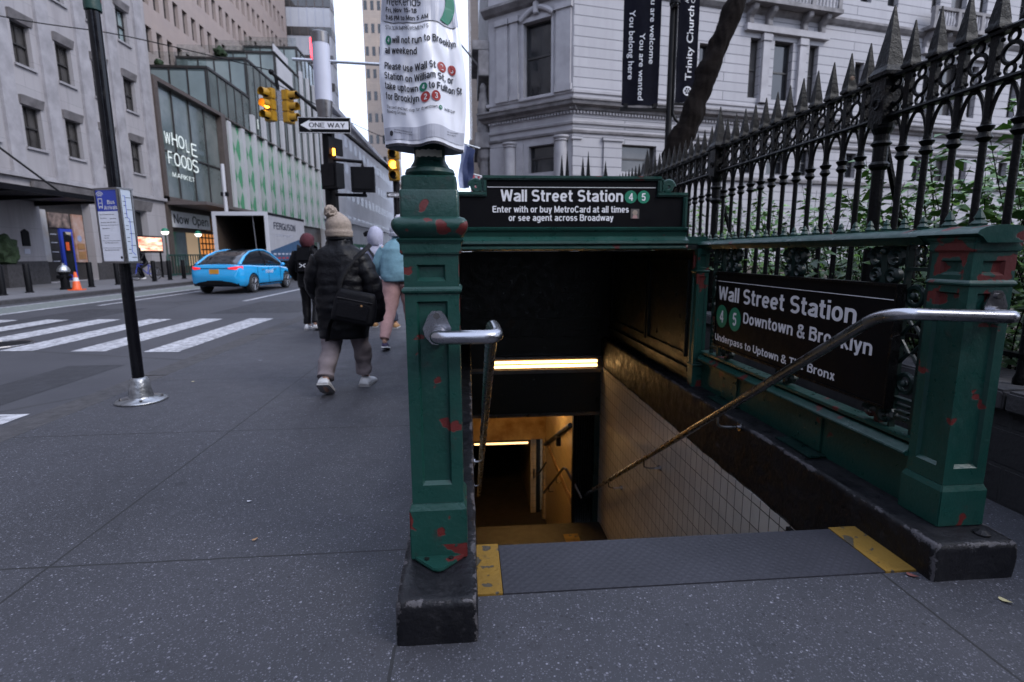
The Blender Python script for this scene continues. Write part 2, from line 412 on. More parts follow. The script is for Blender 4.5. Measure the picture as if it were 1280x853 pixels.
M['farwalk'] = pm('pale_concrete', (.15, .148, .16), .8, var=.15, scale=1.5)

# ------------------------------------------------------------------ mesh builder
ORG = {}          # world origin of each thing, so parts can be written in world coordinates
def root_of(o):
    while o.parent: o = o.parent
    return o

class MB:
    def __init__(s, xf=None): s.v = []; s.f = []; s.xf = xf
    def _add(s, vs, fs):
        o = len(s.v)
        s.v += [tuple(s.xf(*p)) if s.xf else tuple(p) for p in vs]
        s.f += [tuple(i + o for i in f) for f in fs]
        return s
    def box(s, x0, x1, y0, y1, z0, z1):
        return s._add([(x0, y0, z0), (x1, y0, z0), (x1, y1, z0), (x0, y1, z0), (x0, y0, z1), (x1, y0, z1), (x1, y1, z1), (x0, y1, z1)],
                      [(0, 3, 2, 1), (4, 5, 6, 7), (0, 1, 5, 4), (1, 2, 6, 5), (2, 3, 7, 6), (3, 0, 4, 7)])
    def quad(s, a, b, c, d): return s._add([a, b, c, d], [(0, 1, 2, 3)])
    def frustum(s, x0, x1, y0, y1, z0, X0, X1, Y0, Y1, z1):
        return s._add([(x0, y0, z0), (x1, y0, z0), (x1, y1, z0), (x0, y1, z0), (X0, Y0, z1), (X1, Y0, z1), (X1, Y1, z1), (X0, Y1, z1)],
                      [(0, 3, 2, 1), (4, 5, 6, 7), (0, 1, 5, 4), (1, 2, 6, 5), (2, 3, 7, 6), (3, 0, 4, 7)])
    def prism(s, poly, fn, d0, d1):
        """poly of (a,b); fn(a,b,d) -> xyz"""
        n = len(poly)
        vs = [fn(a, b, d0) for a, b in poly] + [fn(a, b, d1) for a, b in poly]
        fs = [tuple(range(n))[::-1], tuple(range(n, 2 * n))] + [(i, (i + 1) % n, (i + 1) % n + n, i + n) for i in range(n)]
        return s._add(vs, fs)
    def rings(s, rings, cap=True, closed=True):
        n = len(rings[0]); vs = [p for r in rings for p in r]; fs = []
        for i in range(len(rings) - 1):
            for j in range(n if closed else n - 1):
                k = (j + 1) % n
                fs.append((i * n + j, i * n + k, (i + 1) * n + k, (i + 1) * n + j))
        if cap and closed:
            fs.append(tuple(range(n))[::-1]); fs.append(tuple(range((len(rings) - 1) * n, len(rings) * n)))
        return s._add(vs, fs)
    def tube(s, path, r, seg=10, cap=True, sq=False):
        path = [Vector(p) for p in path]; n = len(path)
        rs = r if isinstance(r, (list, tuple)) else [r] * n
        rings = []; up = None
        for i, p in enumerate(path):
            t = (path[min(i + 1, n - 1)] - path[max(i - 1, 0)]).normalized()
            if up is None: up = Vector((0, 0, 1)) if abs(t.z) < .9 else Vector((0, 1, 0))
            a = t.cross(up)
            if a.length < 1e-4: a = t.cross(Vector((1, 0, 0)))
            a.normalize(); b = a.cross(t).normalized(); up = b
            rr = rs[i]; ra, rb = rr if isinstance(rr, (tuple, list)) else (rr, rr)
            ring = []
            for k in range(seg):
                th = 2 * math.pi * (k + (.5 if sq else 0)) / seg
                ring.append(tuple(p + a * math.cos(th) * ra + b * math.sin(th) * rb))
            rings.append(ring)
        return s.rings(rings, cap)
    def cyl(s, p0, p1, r0, r1=None, seg=12): return s.tube([p0, p1], [r0, r0 if r1 is None else r1], seg)
    def lathe(s, c, prof, seg=20, sx=1, sy=1):
        return s.rings([[(c[0] + r * sx * math.cos(2 * math.pi * k / seg), c[1] + r * sy * math.sin(2 * math.pi * k / seg), c[2] + z) for k in range(seg)] for r, z in prof])
    def sqlathe(s, c, prof):
        """square-plan stack: (half width, z)"""
        return s.rings([[(c[0] + sx * r, c[1] + sy * r, c[2] + z) for sx, sy in ((-1, -1), (1, -1), (1, 1), (-1, 1))] for r, z in prof])
    def ball(s, c, r, seg=12, sz=1, jit=0):
        rings = []
        for i in range(1, seg):
            ph = math.pi * i / seg
            ring = []
            for k in range(seg * 2):
                th = math.pi * k / seg
                rr = r * (1 + jit * (noise.noise(Vector((math.cos(th) * 3 * math.sin(ph), math.sin(th) * 3 * math.sin(ph), math.cos(ph) * 3)) + Vector(c) * 9)))
                ring.append((c[0] + rr * math.sin(ph) * math.cos(th), c[1] + rr * math.sin(ph) * math.sin(th), c[2] - rr * sz * math.cos(ph)))
            rings.append(ring)
        return s.rings(rings)
    def torus(s, c, ax, R0, r, seg=20, sub=6, a0=0, a1=2 * math.pi):
        ax = Vector(ax).normalized(); u = ax.orthogonal().normalized(); v = ax.cross(u)
        full = abs(a1 - a0 - 2 * math.pi) < 1e-3
        n = seg if full else seg + 1
        rings = []
        for i in range(n):
            th = a0 + (a1 - a0) * i / seg
            d = u * math.cos(th) + v * math.sin(th); p = Vector(c) + d * R0
            rings.append([tuple(p + d * r * math.cos(2 * math.pi * k / sub) + ax * r * math.sin(2 * math.pi * k / sub)) for k in range(sub)])
        if full: rings.append(rings[0])
        return s.rings(rings, cap=not full)
    def build(s, name, mat, parent=None, smooth=False, bevel=0, local=False):
        me = bpy.data.meshes.new(name)
        vs = s.v
        if parent is not None and not local:
            o = ORG.get(root_of(parent).name, (0, 0, 0))
            vs = [(x - o[0], y - o[1], z - o[2]) for x, y, z in vs]
        me.from_pydata(vs, [], s.f); me.update()
        bm = bmesh.new(); bm.from_mesh(me)
        bmesh.ops.recalc_face_normals(bm, faces=bm.faces)
        if bevel: bmesh.ops.bevel(bm, geom=[e for e in bm.edges if len(e.link_faces) == 2 and e.calc_face_angle(0) > .5], offset=bevel, segments=2, affect='EDGES', clamp_overlap=True)
        bm.to_mesh(me); bm.free()
        if smooth:
            me.polygons.foreach_set('use_smooth', [True] * len(me.polygons))
            if smooth != 'all': me.set_sharp_from_angle(angle=R(38))
        if mat is not None: me.materials.append(M[mat] if isinstance(mat, str) else mat)
        ob = bpy.data.objects.new(name, me); COL.objects.link(ob)
        if parent is not None: ob.parent = parent
        return ob

def tag(o, label=None, cat=None, group=None, kind=None):
    if label: o['label'] = label
    if cat: o['category'] = cat
    if group: o['group'] = group
    if kind: o['kind'] = kind
    return o
def thing(name, label, cat, loc=(0, 0, 0), group=None):
    o = bpy.data.objects.new(name, None); COL.objects.link(o); o.location = loc
    o.empty_display_size = .2
    ORG[o.name] = tuple(loc)
    return tag(o, label, cat, group)
def single(name, mb, mat, label, cat, loc, group=None, **kw):
    """one-mesh thing written in world coordinates, origin moved to its base"""
    mb.v = [(x - loc[0], y - loc[1], z - loc[2]) for x, y, z in mb.v]
    o = mb.build(name, mat, **kw); o.location = loc; ORG[o.name] = tuple(loc)
    return tag(o, label, cat, group)
def struct(name, mb, mat, **kw): return tag(mb.build(name, mat, **kw), kind='structure')
def dup(o, loc, label=None, rotz=None):
    def cp(a, parent):
        c = a.copy(); COL.objects.link(c)
        if parent: c.parent = parent
        for ch in a.children: cp(ch, c)
        return c
    r = cp(o, None); r.location = loc; ORG[r.name] = tuple(loc)
    if label: r['label'] = label
    if rotz is not None: r.rotation_euler = (0, 0, rotz)
    return r

_txt = {}
def text_mesh(body, bold=.0):
    cu = bpy.data.curves.new("lettering_curve", 'FONT'); cu.body = body; cu.size = 1.0; cu.offset = bold; cu.resolution_u = 3
    o = bpy.data.objects.new("lettering_source", cu); COL.objects.link(o)
    dg = bpy.context.evaluated_depsgraph_get(); dg.update()
    me = bpy.data.meshes.new_from_object(o.evaluated_get(dg))
    vs = [(v.co.x, v.co.y) for v in me.vertices]; fs = [tuple(p.vertices) for p in me.polygons]
    bpy.data.objects.remove(o); bpy.data.curves.remove(cu); bpy.data.meshes.remove(me)
    return vs, fs
def cap_height(bold):
    if bold not in _txt:
        vs, _ = text_mesh("H", bold); _txt[bold] = max(v[1] for v in vs) - min(v[1] for v in vs)
    return _txt[bold]
def lettering(body, origin, ux, uy, width, cap, mat, parent=None, bold=.012, map2=None, name='lettering', center=False, sub=0):
    """text whose left end and baseline sit at origin; ux, uy are the reading and up directions"""
    vs, fs = text_mesh(body, bold)
    if not vs: return None
    x0 = min(v[0] for v in vs); x1 = max(v[0] for v in vs)
    k = cap / cap_height(bold)
    sx = width / (x1 - x0) if width else k
    mb = MB()
    w = (x1 - x0) * sx
    if map2:
        mb._add([map2(origin[0] + (v[0] - x0) * sx, origin[1] + v[1] * k) for v in vs], fs)
    else:
        o = Vector(origin); ux = Vector(ux).normalized(); uy = Vector(uy).normalized()
        if center: o = o - ux * w / 2
        mb._add([tuple(o + ux * (v[0] - x0) * sx + uy * v[1] * k) for v in vs], fs)
    return mb.build(name, mat, parent)
def disc(mb, c, ux, uy, r, seg=28, map2=None, d=0.0):
    pts = []
    for k in range(seg):
        a = 2 * math.pi * k / seg
        if map2: pts.append(map2(c[0] + r * math.cos(a), c[1] + r * math.sin(a)))
        else: pts.append(tuple(Vector(c) + Vector(ux) * r * math.cos(a) + Vector(uy) * r * math.sin(a)))
    mb._add(pts, [tuple(range(seg))]); return mb

def facade(mb, f, u0, u1, z0, z1, openings, depth, bg=None):
    """wall sheet with real openings and reveals; f(u, z, d) -> xyz, d>0 goes into the wall"""
    us = sorted({u0, u1, *[o[0] for o in openings], *[o[1] for o in openings]})
    zs = sorted({z0, z1, *[o[2] for o in openings], *[o[3] for o in openings]})
    us = [u for u in us if u0 <= u <= u1]; zs = [z for z in zs if z0 <= z <= z1]
    for i in range(len(us) - 1):
        j = 0
        while j < len(zs) - 1:
            um = (us[i] + us[i + 1]) / 2
            def op(jj):
                zm = (zs[jj] + zs[jj + 1]) / 2
                return any(o[0] < um < o[1] and o[2] < zm < o[3] for o in openings)
            if op(j): j += 1; continue
            k = j
            while k + 1 < len(zs) - 1 and not op(k + 1): k += 1
            mb.quad(f(us[i], zs[j], 0), f(us[i + 1], zs[j], 0), f(us[i + 1], zs[k + 1], 0), f(us[i], zs[k + 1], 0))
            j = k + 1
    for a, b, c, d in openings:
        mb.quad(f(a, c, 0), f(b, c, 0), f(b, c, depth), f(a, c, depth)); mb.quad(f(a, d, 0), f(b, d, 0), f(b, d, depth), f(a, d, depth))
        mb.quad(f(a, c, 0), f(a, d, 0), f(a, d, depth), f(a, c, depth)); mb.quad(f(b, c, 0), f(b, d, 0), f(b, d, depth), f(b, c, depth))
    return mb
def fbox(mb, f, a, b, c, d, e0, e1):
    """box in facade coordinates"""
    vs = [f(a, c, e0), f(b, c, e0), f(b, d, e0), f(a, d, e0), f(a, c, e1), f(b, c, e1), f(b, d, e1), f(a, d, e1)]
    return mb._add(vs, [(0, 3, 2, 1), (4, 5, 6, 7), (0, 1, 5, 4), (1, 2, 6, 5), (2, 3, 7, 6), (3, 0, 4, 7)])
# ------------------------------------------------------------------ grotesque lettering drawn from strokes
def _arc(cx, cy, rx, ry, a0, a1, n=12):
    n = max(3, int(abs(a1 - a0) / 360 * 26)); p = 2.25
    out = []
    for i in range(n + 1):
        a = R(a0 + (a1 - a0) * i / n); c, s = math.cos(a), math.sin(a)
        out.append((cx + rx * math.copysign(abs(c) ** (2 / p), c), cy + ry * math.copysign(abs(s) ** (2 / p), s)))
    return out
def glyphs(w):
    h = w / 2; x = .74; A = _arc; lw = .56; g = {}
    r = lw / 2 - h; ry = x / 2 - h * .9; ym = x / 2
    o = A(lw / 2, ym, r, ry, 0, 360); rt = lw - h
    arch = A(lw / 2 + .0, x - r - h, r, r, 180, 0)
    g['l'] = ([[(h, 0), (h, 1)]], w); g['i'] = ([[(h, 0), (h, x)], [(h, .87), (h, 1)]], w)
    g['j'] = ([[(h, x), (h, -.1)] + A(-.06, -.1, h + .06, .1, 0, -90), [(h, .87), (h, 1)]], w)
    g['t'] = ([[(.15, .95), (.15, .2)] + A(.29, .2, .14, .2 - h, 180, 270) + [(.35, h)], [(0, x - h * .8), (.34, x - h * .8)]], .36)
    g['r'] = ([[(h, 0), (h, x)], A(.30, x - .26, .30 - h, .26 - h, 175, 90) + [(.37, x - h)]], .38)
    g['n'] = ([[(h, 0), (h, x)], arch + [(rt, 0)]], lw); g['h'] = ([[(h, 0), (h, 1)], arch + [(rt, 0)]], lw)
    g['u'] = ([[(rt, 0), (rt, x)], [(h, x)] + A(lw / 2, r + h, r, r, 180, 360)], lw)
    m2 = lw * .9; rm = m2 / 2 - h; a1 = A(m2 / 2, x - rm - h, rm, rm * 1.1, 180, 0); a2 = [(p[0] + m2 - w, p[1]) for p in a1]
    g['m'] = ([[(h, 0), (h, x)], a1 + [(m2 - h, 0)], a2 + [(2 * m2 - w - h, 0)]], 2 * m2 - w)
    g['o'] = ([o], lw); g['c'] = ([A(lw / 2, ym, r, ry, 38, 322)], lw - .02)
    g['e'] = ([[(h, ym), (rt, ym)] + A(lw / 2, ym, r, ry, 0, 318)], lw)
    g['d'] = ([o, [(rt, 0), (rt, 1)]], lw); g['b'] = ([o, [(h, 0), (h, 1)]], lw); g['p'] = ([o, [(h, -.26), (h, x)]], lw); g['q'] = ([o, [(rt, -.26), (rt, x)]], lw)
    g['g'] = ([o, [(rt, x), (rt, -.06)] + A(lw / 2, -.06, r, .20 - h * .6, 0, -150)], lw)
    g['a'] = ([A(.27, x - .22, .19, .22 - h, 165, 0) + [(.46, .1), (.50, 0)], A(.25, .21, .175, .21 - h, 70, 290) + A(.30, .26, .16, .18, 270, 340), [(.46, .43), (.25, .42 - h * .3)]], .54)
    def S(W, H, w_):
        q = H / 4; rx = W / 2 - h; ry2 = (H / 2 - h) / 2
        return A(W / 2, H - h - ry2, rx, ry2, 30, 270) [:-1] + A(W / 2, h + ry2, rx, ry2, 90, -150)
    g['s'] = ([S(.50, x, w)], .50)
    g['f'] = ([[(.15, 0), (.15, .8)] + A(.29, .8, .14, .2 - h, 180, 90) + [(.36, 1 - h)], [(0, x - h * .8), (.34, x - h * .8)]], .36)
    g['k'] = ([[(h, 0), (h, 1)], [(.44, x), (h, .30)], [(.20, .42), (.48, 0)]], .52)
    g['v'] = ([[(h * .8, x), (.26, 0 + h * .4), (.52 - h * .8, x)]], .52); g['w'] = ([[(h * .8, x), (.21, h * .4), (.39, x - .02), (.57, h * .4), (.78 - h * .8, x)]], .78)
    g['x'] = ([[(h, 0), (.5 - h, x)], [(h, x), (.5 - h, 0)]], .5); g['z'] = ([[(.02, x - h), (.44, x - h), (.04, h), (.46, h)]], .48)
    g['y'] = ([[(h * .8, x), (.27, .05)], [(.52 - h * .8, x), (.24, -.12), (.10, -.26 + h)]], .52)
    C = .66; cr = C - h
    O = A(.36, .5, .36 - h, .5 - h * .9, 0, 360)
    g['O'] = ([O], .72); g['Q'] = ([O, [(.45, .22), (.66, .0)]], .72); g['C'] = ([A(.35, .5, .35 - h, .5 - h * .9, 42, 318)], .68)
    g['G'] = ([A(.36, .5, .36 - h, .5 - h * .9, 42, 360) , [(.40, .46), (.72 - h * .6, .46), (.72 - h * .9, 0)]], .73)
    g['D'] = ([[(.28, h), (h, h), (h, 1 - h), (.28, 1 - h)] , A(.30, .5, .38 - h, .5 - h, 90, -90)], .68)
    g['B'] = ([[(h, 0), (h, 1)], [(h, 1 - h), (.34, 1 - h)] + A(.34, .76, .24 - h * .6, .24 - h, 90, -90) + [(h, .53)], [(.34, .53)] + A(.36, .29, .28 - h, .24 , 90, -90)[:] , [(.36, h), (h, h)]], .64)
    g['P'] = ([[(h, 0), (h, 1)], [(h, 1 - h), (.34, 1 - h)] + A(.36, .71, .26 - h * .4, .29 - h, 90, -90) + [(h, .42 + h)]], .62)
    g['R'] = ([[(h, 0), (h, 1)], [(h, 1 - h), (.36, 1 - h)] + A(.37, .73, .26 - h * .4, .27 - h, 90, -90) + [(h, .46 + h)], A(.36, .27, .21, .23, 90, 0) + [(.585, 0)]], .66)
    g['E'] = ([[(.58, 1 - h), (h, 1 - h), (h, h), (.60, h)], [(h, .53), (.54, .53)]], .61); g['F'] = ([[(.56, 1 - h), (h, 1 - h), (h, 0)], [(h, .50), (.50, .50)]], .58)
    g['H'] = ([[(h, 0), (h, 1)], [(cr, 0), (cr, 1)], [(h, .53), (cr, .53)]], C); g['I'] = ([[(h, 0), (h, 1)]], w); g['L'] = ([[(h, 1), (h, h), (.54, h)]], .55)
    g['T'] = ([[(0, 1 - h), (.6, 1 - h)], [(.3, 1 - h), (.3, 0)]], .6); g['U'] = ([[(h, 1), (h, .36)] + A(C / 2, .36, C / 2 - h, .36 - h, 180, 360) + [(cr, 1)]], C)
    g['N'] = ([[(h, 0), (h, 1 - h), (h + .001, 1 - h)], [(h, 1), (cr, 0)], [(cr, 0), (cr, 1)]], C); g['M'] = ([[(h, 0), (h, 1)], [(h, 1), (.40, .08), (.8 - h, 1)], [(.8 - h, 0), (.8 - h, 1)]], .8)
    g['A'] = ([[(h * .8, 0), (.34, 1 - h * .5), (.68 - h * .8, 0)], [(.16, .30), (.52, .30)]], .68); g['V'] = ([[(h * .8, 1), (.33, h * .5), (.66 - h * .8, 1)]], .66)
    g['W'] = ([[(h * .8, 1), (.24, h * .4), (.46, .96), (.68, h * .4), (.92 - h * .8, 1)]], .92); g['Y'] = ([[(h * .8, 1), (.32, .42), (.64 - h * .8, 1)], [(.32, .42), (.32, 0)]], .64)
    g['X'] = ([[(h, 0), (.64 - h, 1)], [(h, 1), (.64 - h, 0)]], .64); g['Z'] = ([[(.02, 1 - h), (.56, 1 - h), (.04, h), (.58, h)]], .6); g['K'] = ([[(h, 0), (h, 1)], [(.58, 1), (h, .40)], [(.26, .58), (.62, 0)]], .66); g['J'] = ([[(.46, 1), (.46, .3)] + A(.25, .3, .21, .3 - h, 0, -180)], .5); g['S'] = ([S(.62, 1, w)], .62)
    g['0'] = ([A(.28, .5, .28 - h, .5 - h, 0, 360)], .56); g['1'] = ([[(.30, 0), (.30, 1 - h * .5), (.06, .78)]], .40); g['7'] = ([[(.0, 1 - h), (.52, 1 - h), (.18, 0)]], .54)
    g['2'] = ([A(.27, .71, .27 - h, .29 - h, 165, -30) + [(.06, h), (.55, h)]], .56); g['3'] = ([A(.27, .755, .25 - h, .245 - h, 160, -80) , A(.27, .275, .28 - h, .275 - h, 85, -160)], .56)
    g['4'] = ([[(.42, 0), (.42, 1 - h * .5), (.04, .30), (.58, .30)]], .58); g['5'] = ([[(.50, 1 - h), (.12, 1 - h), (.08, .50)] + A(.27, .33, .28 - h, .33 - h, 125, -155)], .56)
    g['6'] = ([A(.28, .32, .28 - h, .32 - h, 0, 360), A(.34, .45, .34 - h, .55 - h, 180, 70)], .56); g['9'] = ([A(.28, .68, .28 - h, .32 - h, 0, 360), A(.22, .55, .34 - h, .55 - h, 0, -110)], .56); g['8'] = ([A(.28, .74, .24 - h, .26 - h, 0, 360), A(.28, .27, .28 - h, .27 - h, 0, 360)], .56)
    g['&'] = ([[(.66, 0), (.17, .68)] + A(.31, .80, .16, .20 - h, 200, 0)  + [(.44, .70), (.14, .42)] + A(.28, .25, .28 - h, .25 - h * .5, 140, 300) + [(.52, .22), (.60, .46)]], .68)
    g['-'] = ([[(0, .38), (.28, .38)]], .3); g['.'] = ([[(h, 0), (h, w)]], w); g[','] = ([[(h, w), (h, 0), (h * .4, -.14)]], w); g[':'] = ([[(h, 0), (h, w)], [(h, x - w), (h, x)]], w); g['/'] = ([[(0, 0), (.3, 1)]], .3)
    return g
_GL = {}
def stroke_text(body, w):
    if w not in _GL: _GL[w] = glyphs(w)
    G = _GL[w]; xx = 0; vs = []; fs = []; ds = []; k = 0; h = w / 2
    for ch in body:
        if ch == ' ': xx += .30; continue
        if ch not in G: xx += .4; continue
        strokes, adv = G[ch]
        todo = []
        for pts in strokes:
            P = [Vector((p[0], p[1])) for p in pts]
            P = [P[0]] + [b for a, b in zip(P, P[1:]) if (b - a).length > 1e-4]
            if len(P) < 2: continue
            runs = [[P[0]]]
            for i in range(1, len(P)):
                runs[-1].append(P[i])
                if i < len(P) - 1 and (P[i] - P[i - 1]).normalized().dot((P[i + 1] - P[i]).normalized()) < .45: runs.append([P[i]])
            todo += runs
        for P in todo:
            closed = (P[0] - P[-1]).length < .012
            if closed: P = P[:-1]
            n = len(P); base = len(vs)
            for i in range(n):
                a = P[i - 1] if (i or closed) else None; b = P[(i + 1) % n] if (i < n - 1 or closed) else None
                d1 = (P[i] - a).normalized() if a is not None else None; d2 = (b - P[i]).normalized() if b is not None else None
                if d1 is None: d1 = d2
                if d2 is None: d2 = d1
                n1, n2 = Vector((-d1.y, d1.x)), Vector((-d2.y, d2.x)); nn = n1 + n2
                if nn.length < .3: nn = n1.copy(); sc_ = 1
                else:
                    nn.normalize(); sc_ = min(1.5, 1 / max(.4, nn.dot(n1)))
                vs.append((xx + P[i].x + nn.x * h * sc_, P[i].y + nn.y * h * sc_)); vs.append((xx + P[i].x - nn.x * h * sc_, P[i].y - nn.y * h * sc_)); ds += [k, k]
            for i in range(n if closed else n - 1):
                j = (i + 1) % n; fs.append((base + 2 * i, base + 2 * i + 1, base + 2 * j + 1, base + 2 * j))
            k = (k + 1) % 5
        xx += adv + .075 + max(0, .13 - w) * .6
    return vs, fs, ds
def lettering(body, origin, ux, uy, width, cap, mat, parent=None, bold=.012, map2=None, name='lettering', center=False, face='grotesque'):
    """text whose left end and baseline sit at origin; ux, uy are the reading and up directions"""
    if face == 'grotesque':
        vs, fs, ds = stroke_text(body, .168 if bold >= .016 else .142 if bold >= .01 else .115 if bold >= 0 else .07); k = cap
    else:
        vs, fs = text_mesh(body, bold); ds = [0] * len(vs); k = cap / cap_height(bold)
    x0 = min(v[0] for v in vs); x1 = max(v[0] for v in vs)
    sx = width / (x1 - x0) if width else k
    mb = MB(); w = (x1 - x0) * sx; e = .00013
    if map2:
        out = []
        for v, d in zip(vs, ds):
            p = map2(origin[0] + (v[0] - x0) * sx, origin[1] + v[1] * k); out.append((p[0], p[1] - d * e, p[2]))
        mb._add(out, fs)
    else:
        o = Vector(origin); ux = Vector(ux).normalized(); uy = Vector(uy).normalized(); nn = ux.cross(uy)
        if center: o = o - ux * w / 2
        mb._add([tuple(o + ux * (v[0] - x0) * sx + uy * v[1] * k + nn * d * e) for v, d in zip(vs, ds)], fs)
    return mb.build(name, mat, parent)
# ================================================================== ground, road, pavements
mb = MB()
mb.box(-3.31, -.0, -12, 15, -.12, 0); mb.box(0, 1.82, -12, 1.852, -.12, 0); mb.box(1.82, 2.73, -12, 15, -.12, 0)
mb.box(0, 1.82, 7.2, 15, -.12, 0); mb.box(-3.31, 2.73, 15, 160, -.12, 0)
struct('sidewalk', mb, 'sidewalk')
mb = MB()
y = -12.0
while y < 150:
    mb.box(-3.62, -3.318, y, y + 2.99, -.2, -.006); y += 3.0
struct('kerb', mb, 'granite', bevel=.01)
mb = MB(); mb.box(-13.55, -3.6, -60, 400, -.30, -.12)
struct('road', mb, 'asphalt')
mb = MB(); mb.box(-19.7, -13.85, -60, 400, -.3, .0)
struct('far_sidewalk', mb, 'farwalk')
mb = MB()
y = -20.0
while y < 120:
    mb.box(-13.84, -13.54, y, y + 2.99, -.3, -.005); y += 3.0
struct('far_kerb', mb, 'granite', bevel=.01)
mb = MB()
mb.quad((-800, -800, -.31), (-19.7, -800, -.31), (-19.7, 900, -.31), (-800, 900, -.31))
mb.quad((2.73, -800, -.02), (800, -800, -.02), (800, 900, -.02), (2.73, 900, -.02))
mb.quad((-19.7, 400, -.31), (2.73, 400, -.31), (2.73, 900, -.31), (-19.7, 900, -.31))
mb.quad((-19.7, -800, -.31), (2.73, -800, -.31), (2.73, -60, -.31), (-19.7, -60, -.31))
mb.quad((-3.61, -60, -.13), (2.73, -60, -.13), (2.73, -12, -.13), (-3.61, -12, -.13))
struct('ground', mb, pm('soil', (.05, .045, .04), .95, scale=2))
# painted markings
def strip(mb, x0, x1, y0, y1, z=-.116): mb.quad((x0, y0, z), (x1, y0, z), (x1, y1, z), (x0, y1, z))
mb = MB()
for i in range(8):
    x = -4.56 - 1.13 * i; sk = .16 * i
    mb.quad((x - .26, 8.15 + sk, -.116), (x + .26, 8.1 + sk, -.116), (x + .2, 12.2 + sk * .5, -.116), (x - .34, 12.3 + sk * .5, -.116))
mb.quad((-8.2, 4.72, -.116), (-3.98, 4.68, -.116), (-3.98, 4.98, -.116), (-8.2, 5.02, -.116))
strip(mb, -11.46, -11.28, 6, 120); strip(mb, -12.93, -12.80, 6, 120)
for k in range(6): strip(mb, -10.6, -10.45, 16 + k * 9, 22 + k * 9)
for k in range(8): strip(mb, -6.98, -6.82, 17.0 + k * 9, 22.6 + k * 9)
struct('road_marking', mb, 'marking')
mb = MB(); strip(mb, -6.3, -4.2, 13.4, 16.8, -.1175); strip(mb, -10.1, -8.6, 10.2, 15.0, -.1175); strip(mb, -5.2, -4.5, 2.0, 7.2, -.1175)
struct('road_patch', mb, pm('fresh_asphalt_patch', (.030, .030, .037), .8, var=.2, scale=3, bump=.4, bscale=80))
mb = MB(); strip(mb, -12.79, -11.47, 6, 120, -.1162)
struct('bike_lane', mb, 'bikegreen')

# ================================================================== stairwell
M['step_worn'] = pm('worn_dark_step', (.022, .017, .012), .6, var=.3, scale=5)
st = thing('staircase', 'subway stairs going down behind the diamond-plate landing with yellow-painted ends', 'stairs', (.92, 2.02, 0))
mb = MB(); mb.box(.115, 1.682, 1.856, 2.20, -.05, .004)
mb.build('landing_plate', 'diamond', st)
for a, b in ((.013, .112), (1.685, 1.818)):
    mb = MB(); mb.box(a, b, 1.856, 2.21, -.05, .006)
    mb.build('yellow_end', 'yellow', st)
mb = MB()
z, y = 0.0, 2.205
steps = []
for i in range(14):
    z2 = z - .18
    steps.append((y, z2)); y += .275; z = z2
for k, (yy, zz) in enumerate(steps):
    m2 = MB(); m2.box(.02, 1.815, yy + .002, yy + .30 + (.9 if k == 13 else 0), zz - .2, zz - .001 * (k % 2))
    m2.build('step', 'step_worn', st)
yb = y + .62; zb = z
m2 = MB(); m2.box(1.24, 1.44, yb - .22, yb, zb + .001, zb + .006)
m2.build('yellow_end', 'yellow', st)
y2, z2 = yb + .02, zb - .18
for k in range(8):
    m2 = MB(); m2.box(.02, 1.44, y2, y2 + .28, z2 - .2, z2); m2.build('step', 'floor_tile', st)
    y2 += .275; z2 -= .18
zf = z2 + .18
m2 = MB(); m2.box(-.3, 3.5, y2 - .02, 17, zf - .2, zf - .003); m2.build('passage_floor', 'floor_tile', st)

sw = thing('stairwell_wall', 'white tiled stairwell wall below the right black kerb, running down to the passage', 'wall', (1.9, 2.3, 0))
mb = MB(); mb.box(1.822, 1.95, 2.2, 7.1, -4.2, -.255); mb.build('tile_face', 'tile', sw)
mb = MB(); mb.box(1.8, 1.95, 2.212, 2.7, -3.0, -.262); mb.build('dark_end_panel', 'plinth', sw)
sl = thing('stairwell_wall', 'dirty tiled stairwell wall hidden under the left green post', 'wall', (-.06, 2.3, 0))
mb = MB(); mb.box(-.12, .016, 2.215, 9.8, -4.5, -.13); mb.build('tile_face', 'tile_old', sl)
fw = single('stairwell_wall', MB().box(.0, 1.83, 2.0, 2.19, -3.0, -.06), 'plinth', 'hidden dark wall under the landing plate at the head of the stairs', 'wall', (.9, 2.1, -3))

pw = thing('passage_wall', 'stained yellow tiled wall beside the lower flight, beyond the dark louvred gate', 'wall', (1.5, 8.4, -4))
mb = MB(); mb.box(1.455, 1.6, 7.2, 9.8, -4.6, -.75); mb.build('tile_face', 'tile_old', pw)
mb = MB(); mb.box(1.44, 1.452, 7.2, 9.8, -2.35, -2.25); mb.build('trim_band', 'concrete_dirty', pw)
mb = MB(); mb.tube([(1.43, 7.25, -1.15), (1.43, 9.7, -2.35)], .035, 8); mb.build('conduit', 'interior', pw, smooth=True)
mb = MB(); mb.box(1.36, 1.43, 8.0, 8.1, -1.75, -1.6); mb.build('junction_box', 'darkmetal', pw)
li = thing('passage_lintel', 'rust-streaked yellow concrete beam across the passage at the foot of the stairs', 'beam', (.75, 9.9, -2.3))
mb = MB(); mb.box(.02, 1.455, 9.8, 10.1, -2.28, -1.80); mb.build('beam', 'concrete_dirty', li)
mb = MB(); mb.box(.02, 1.455, 9.78, 10.1, -1.80, -1.70); mb.build('ledge', 'tile_old', li)
mb = MB(); mb.box(.02, 1.10, 9.80, 10.05, -2.36, -2.283); mb.build('soffit_rail', 'interior', li)
fx = thing('passage_light', 'thin dim strip light under the passage beam', 'lamp', (.6, 9.75, -2.33))
mb = MB(); mb.box(.06, 1.10, 9.73, 9.79, -2.335, -2.30); mb.build('diffuser', 'tube_dim', fx)
mb = MB(); mb.box(.05, 1.11, 9.74, 9.79, -2.30, -2.285); mb.build('housing', 'interior', fx)
pj = thing('passage_wall', 'stained tiled side wall with a dark door frame, seen under the passage beam', 'wall', (1.25, 10.2, -4))
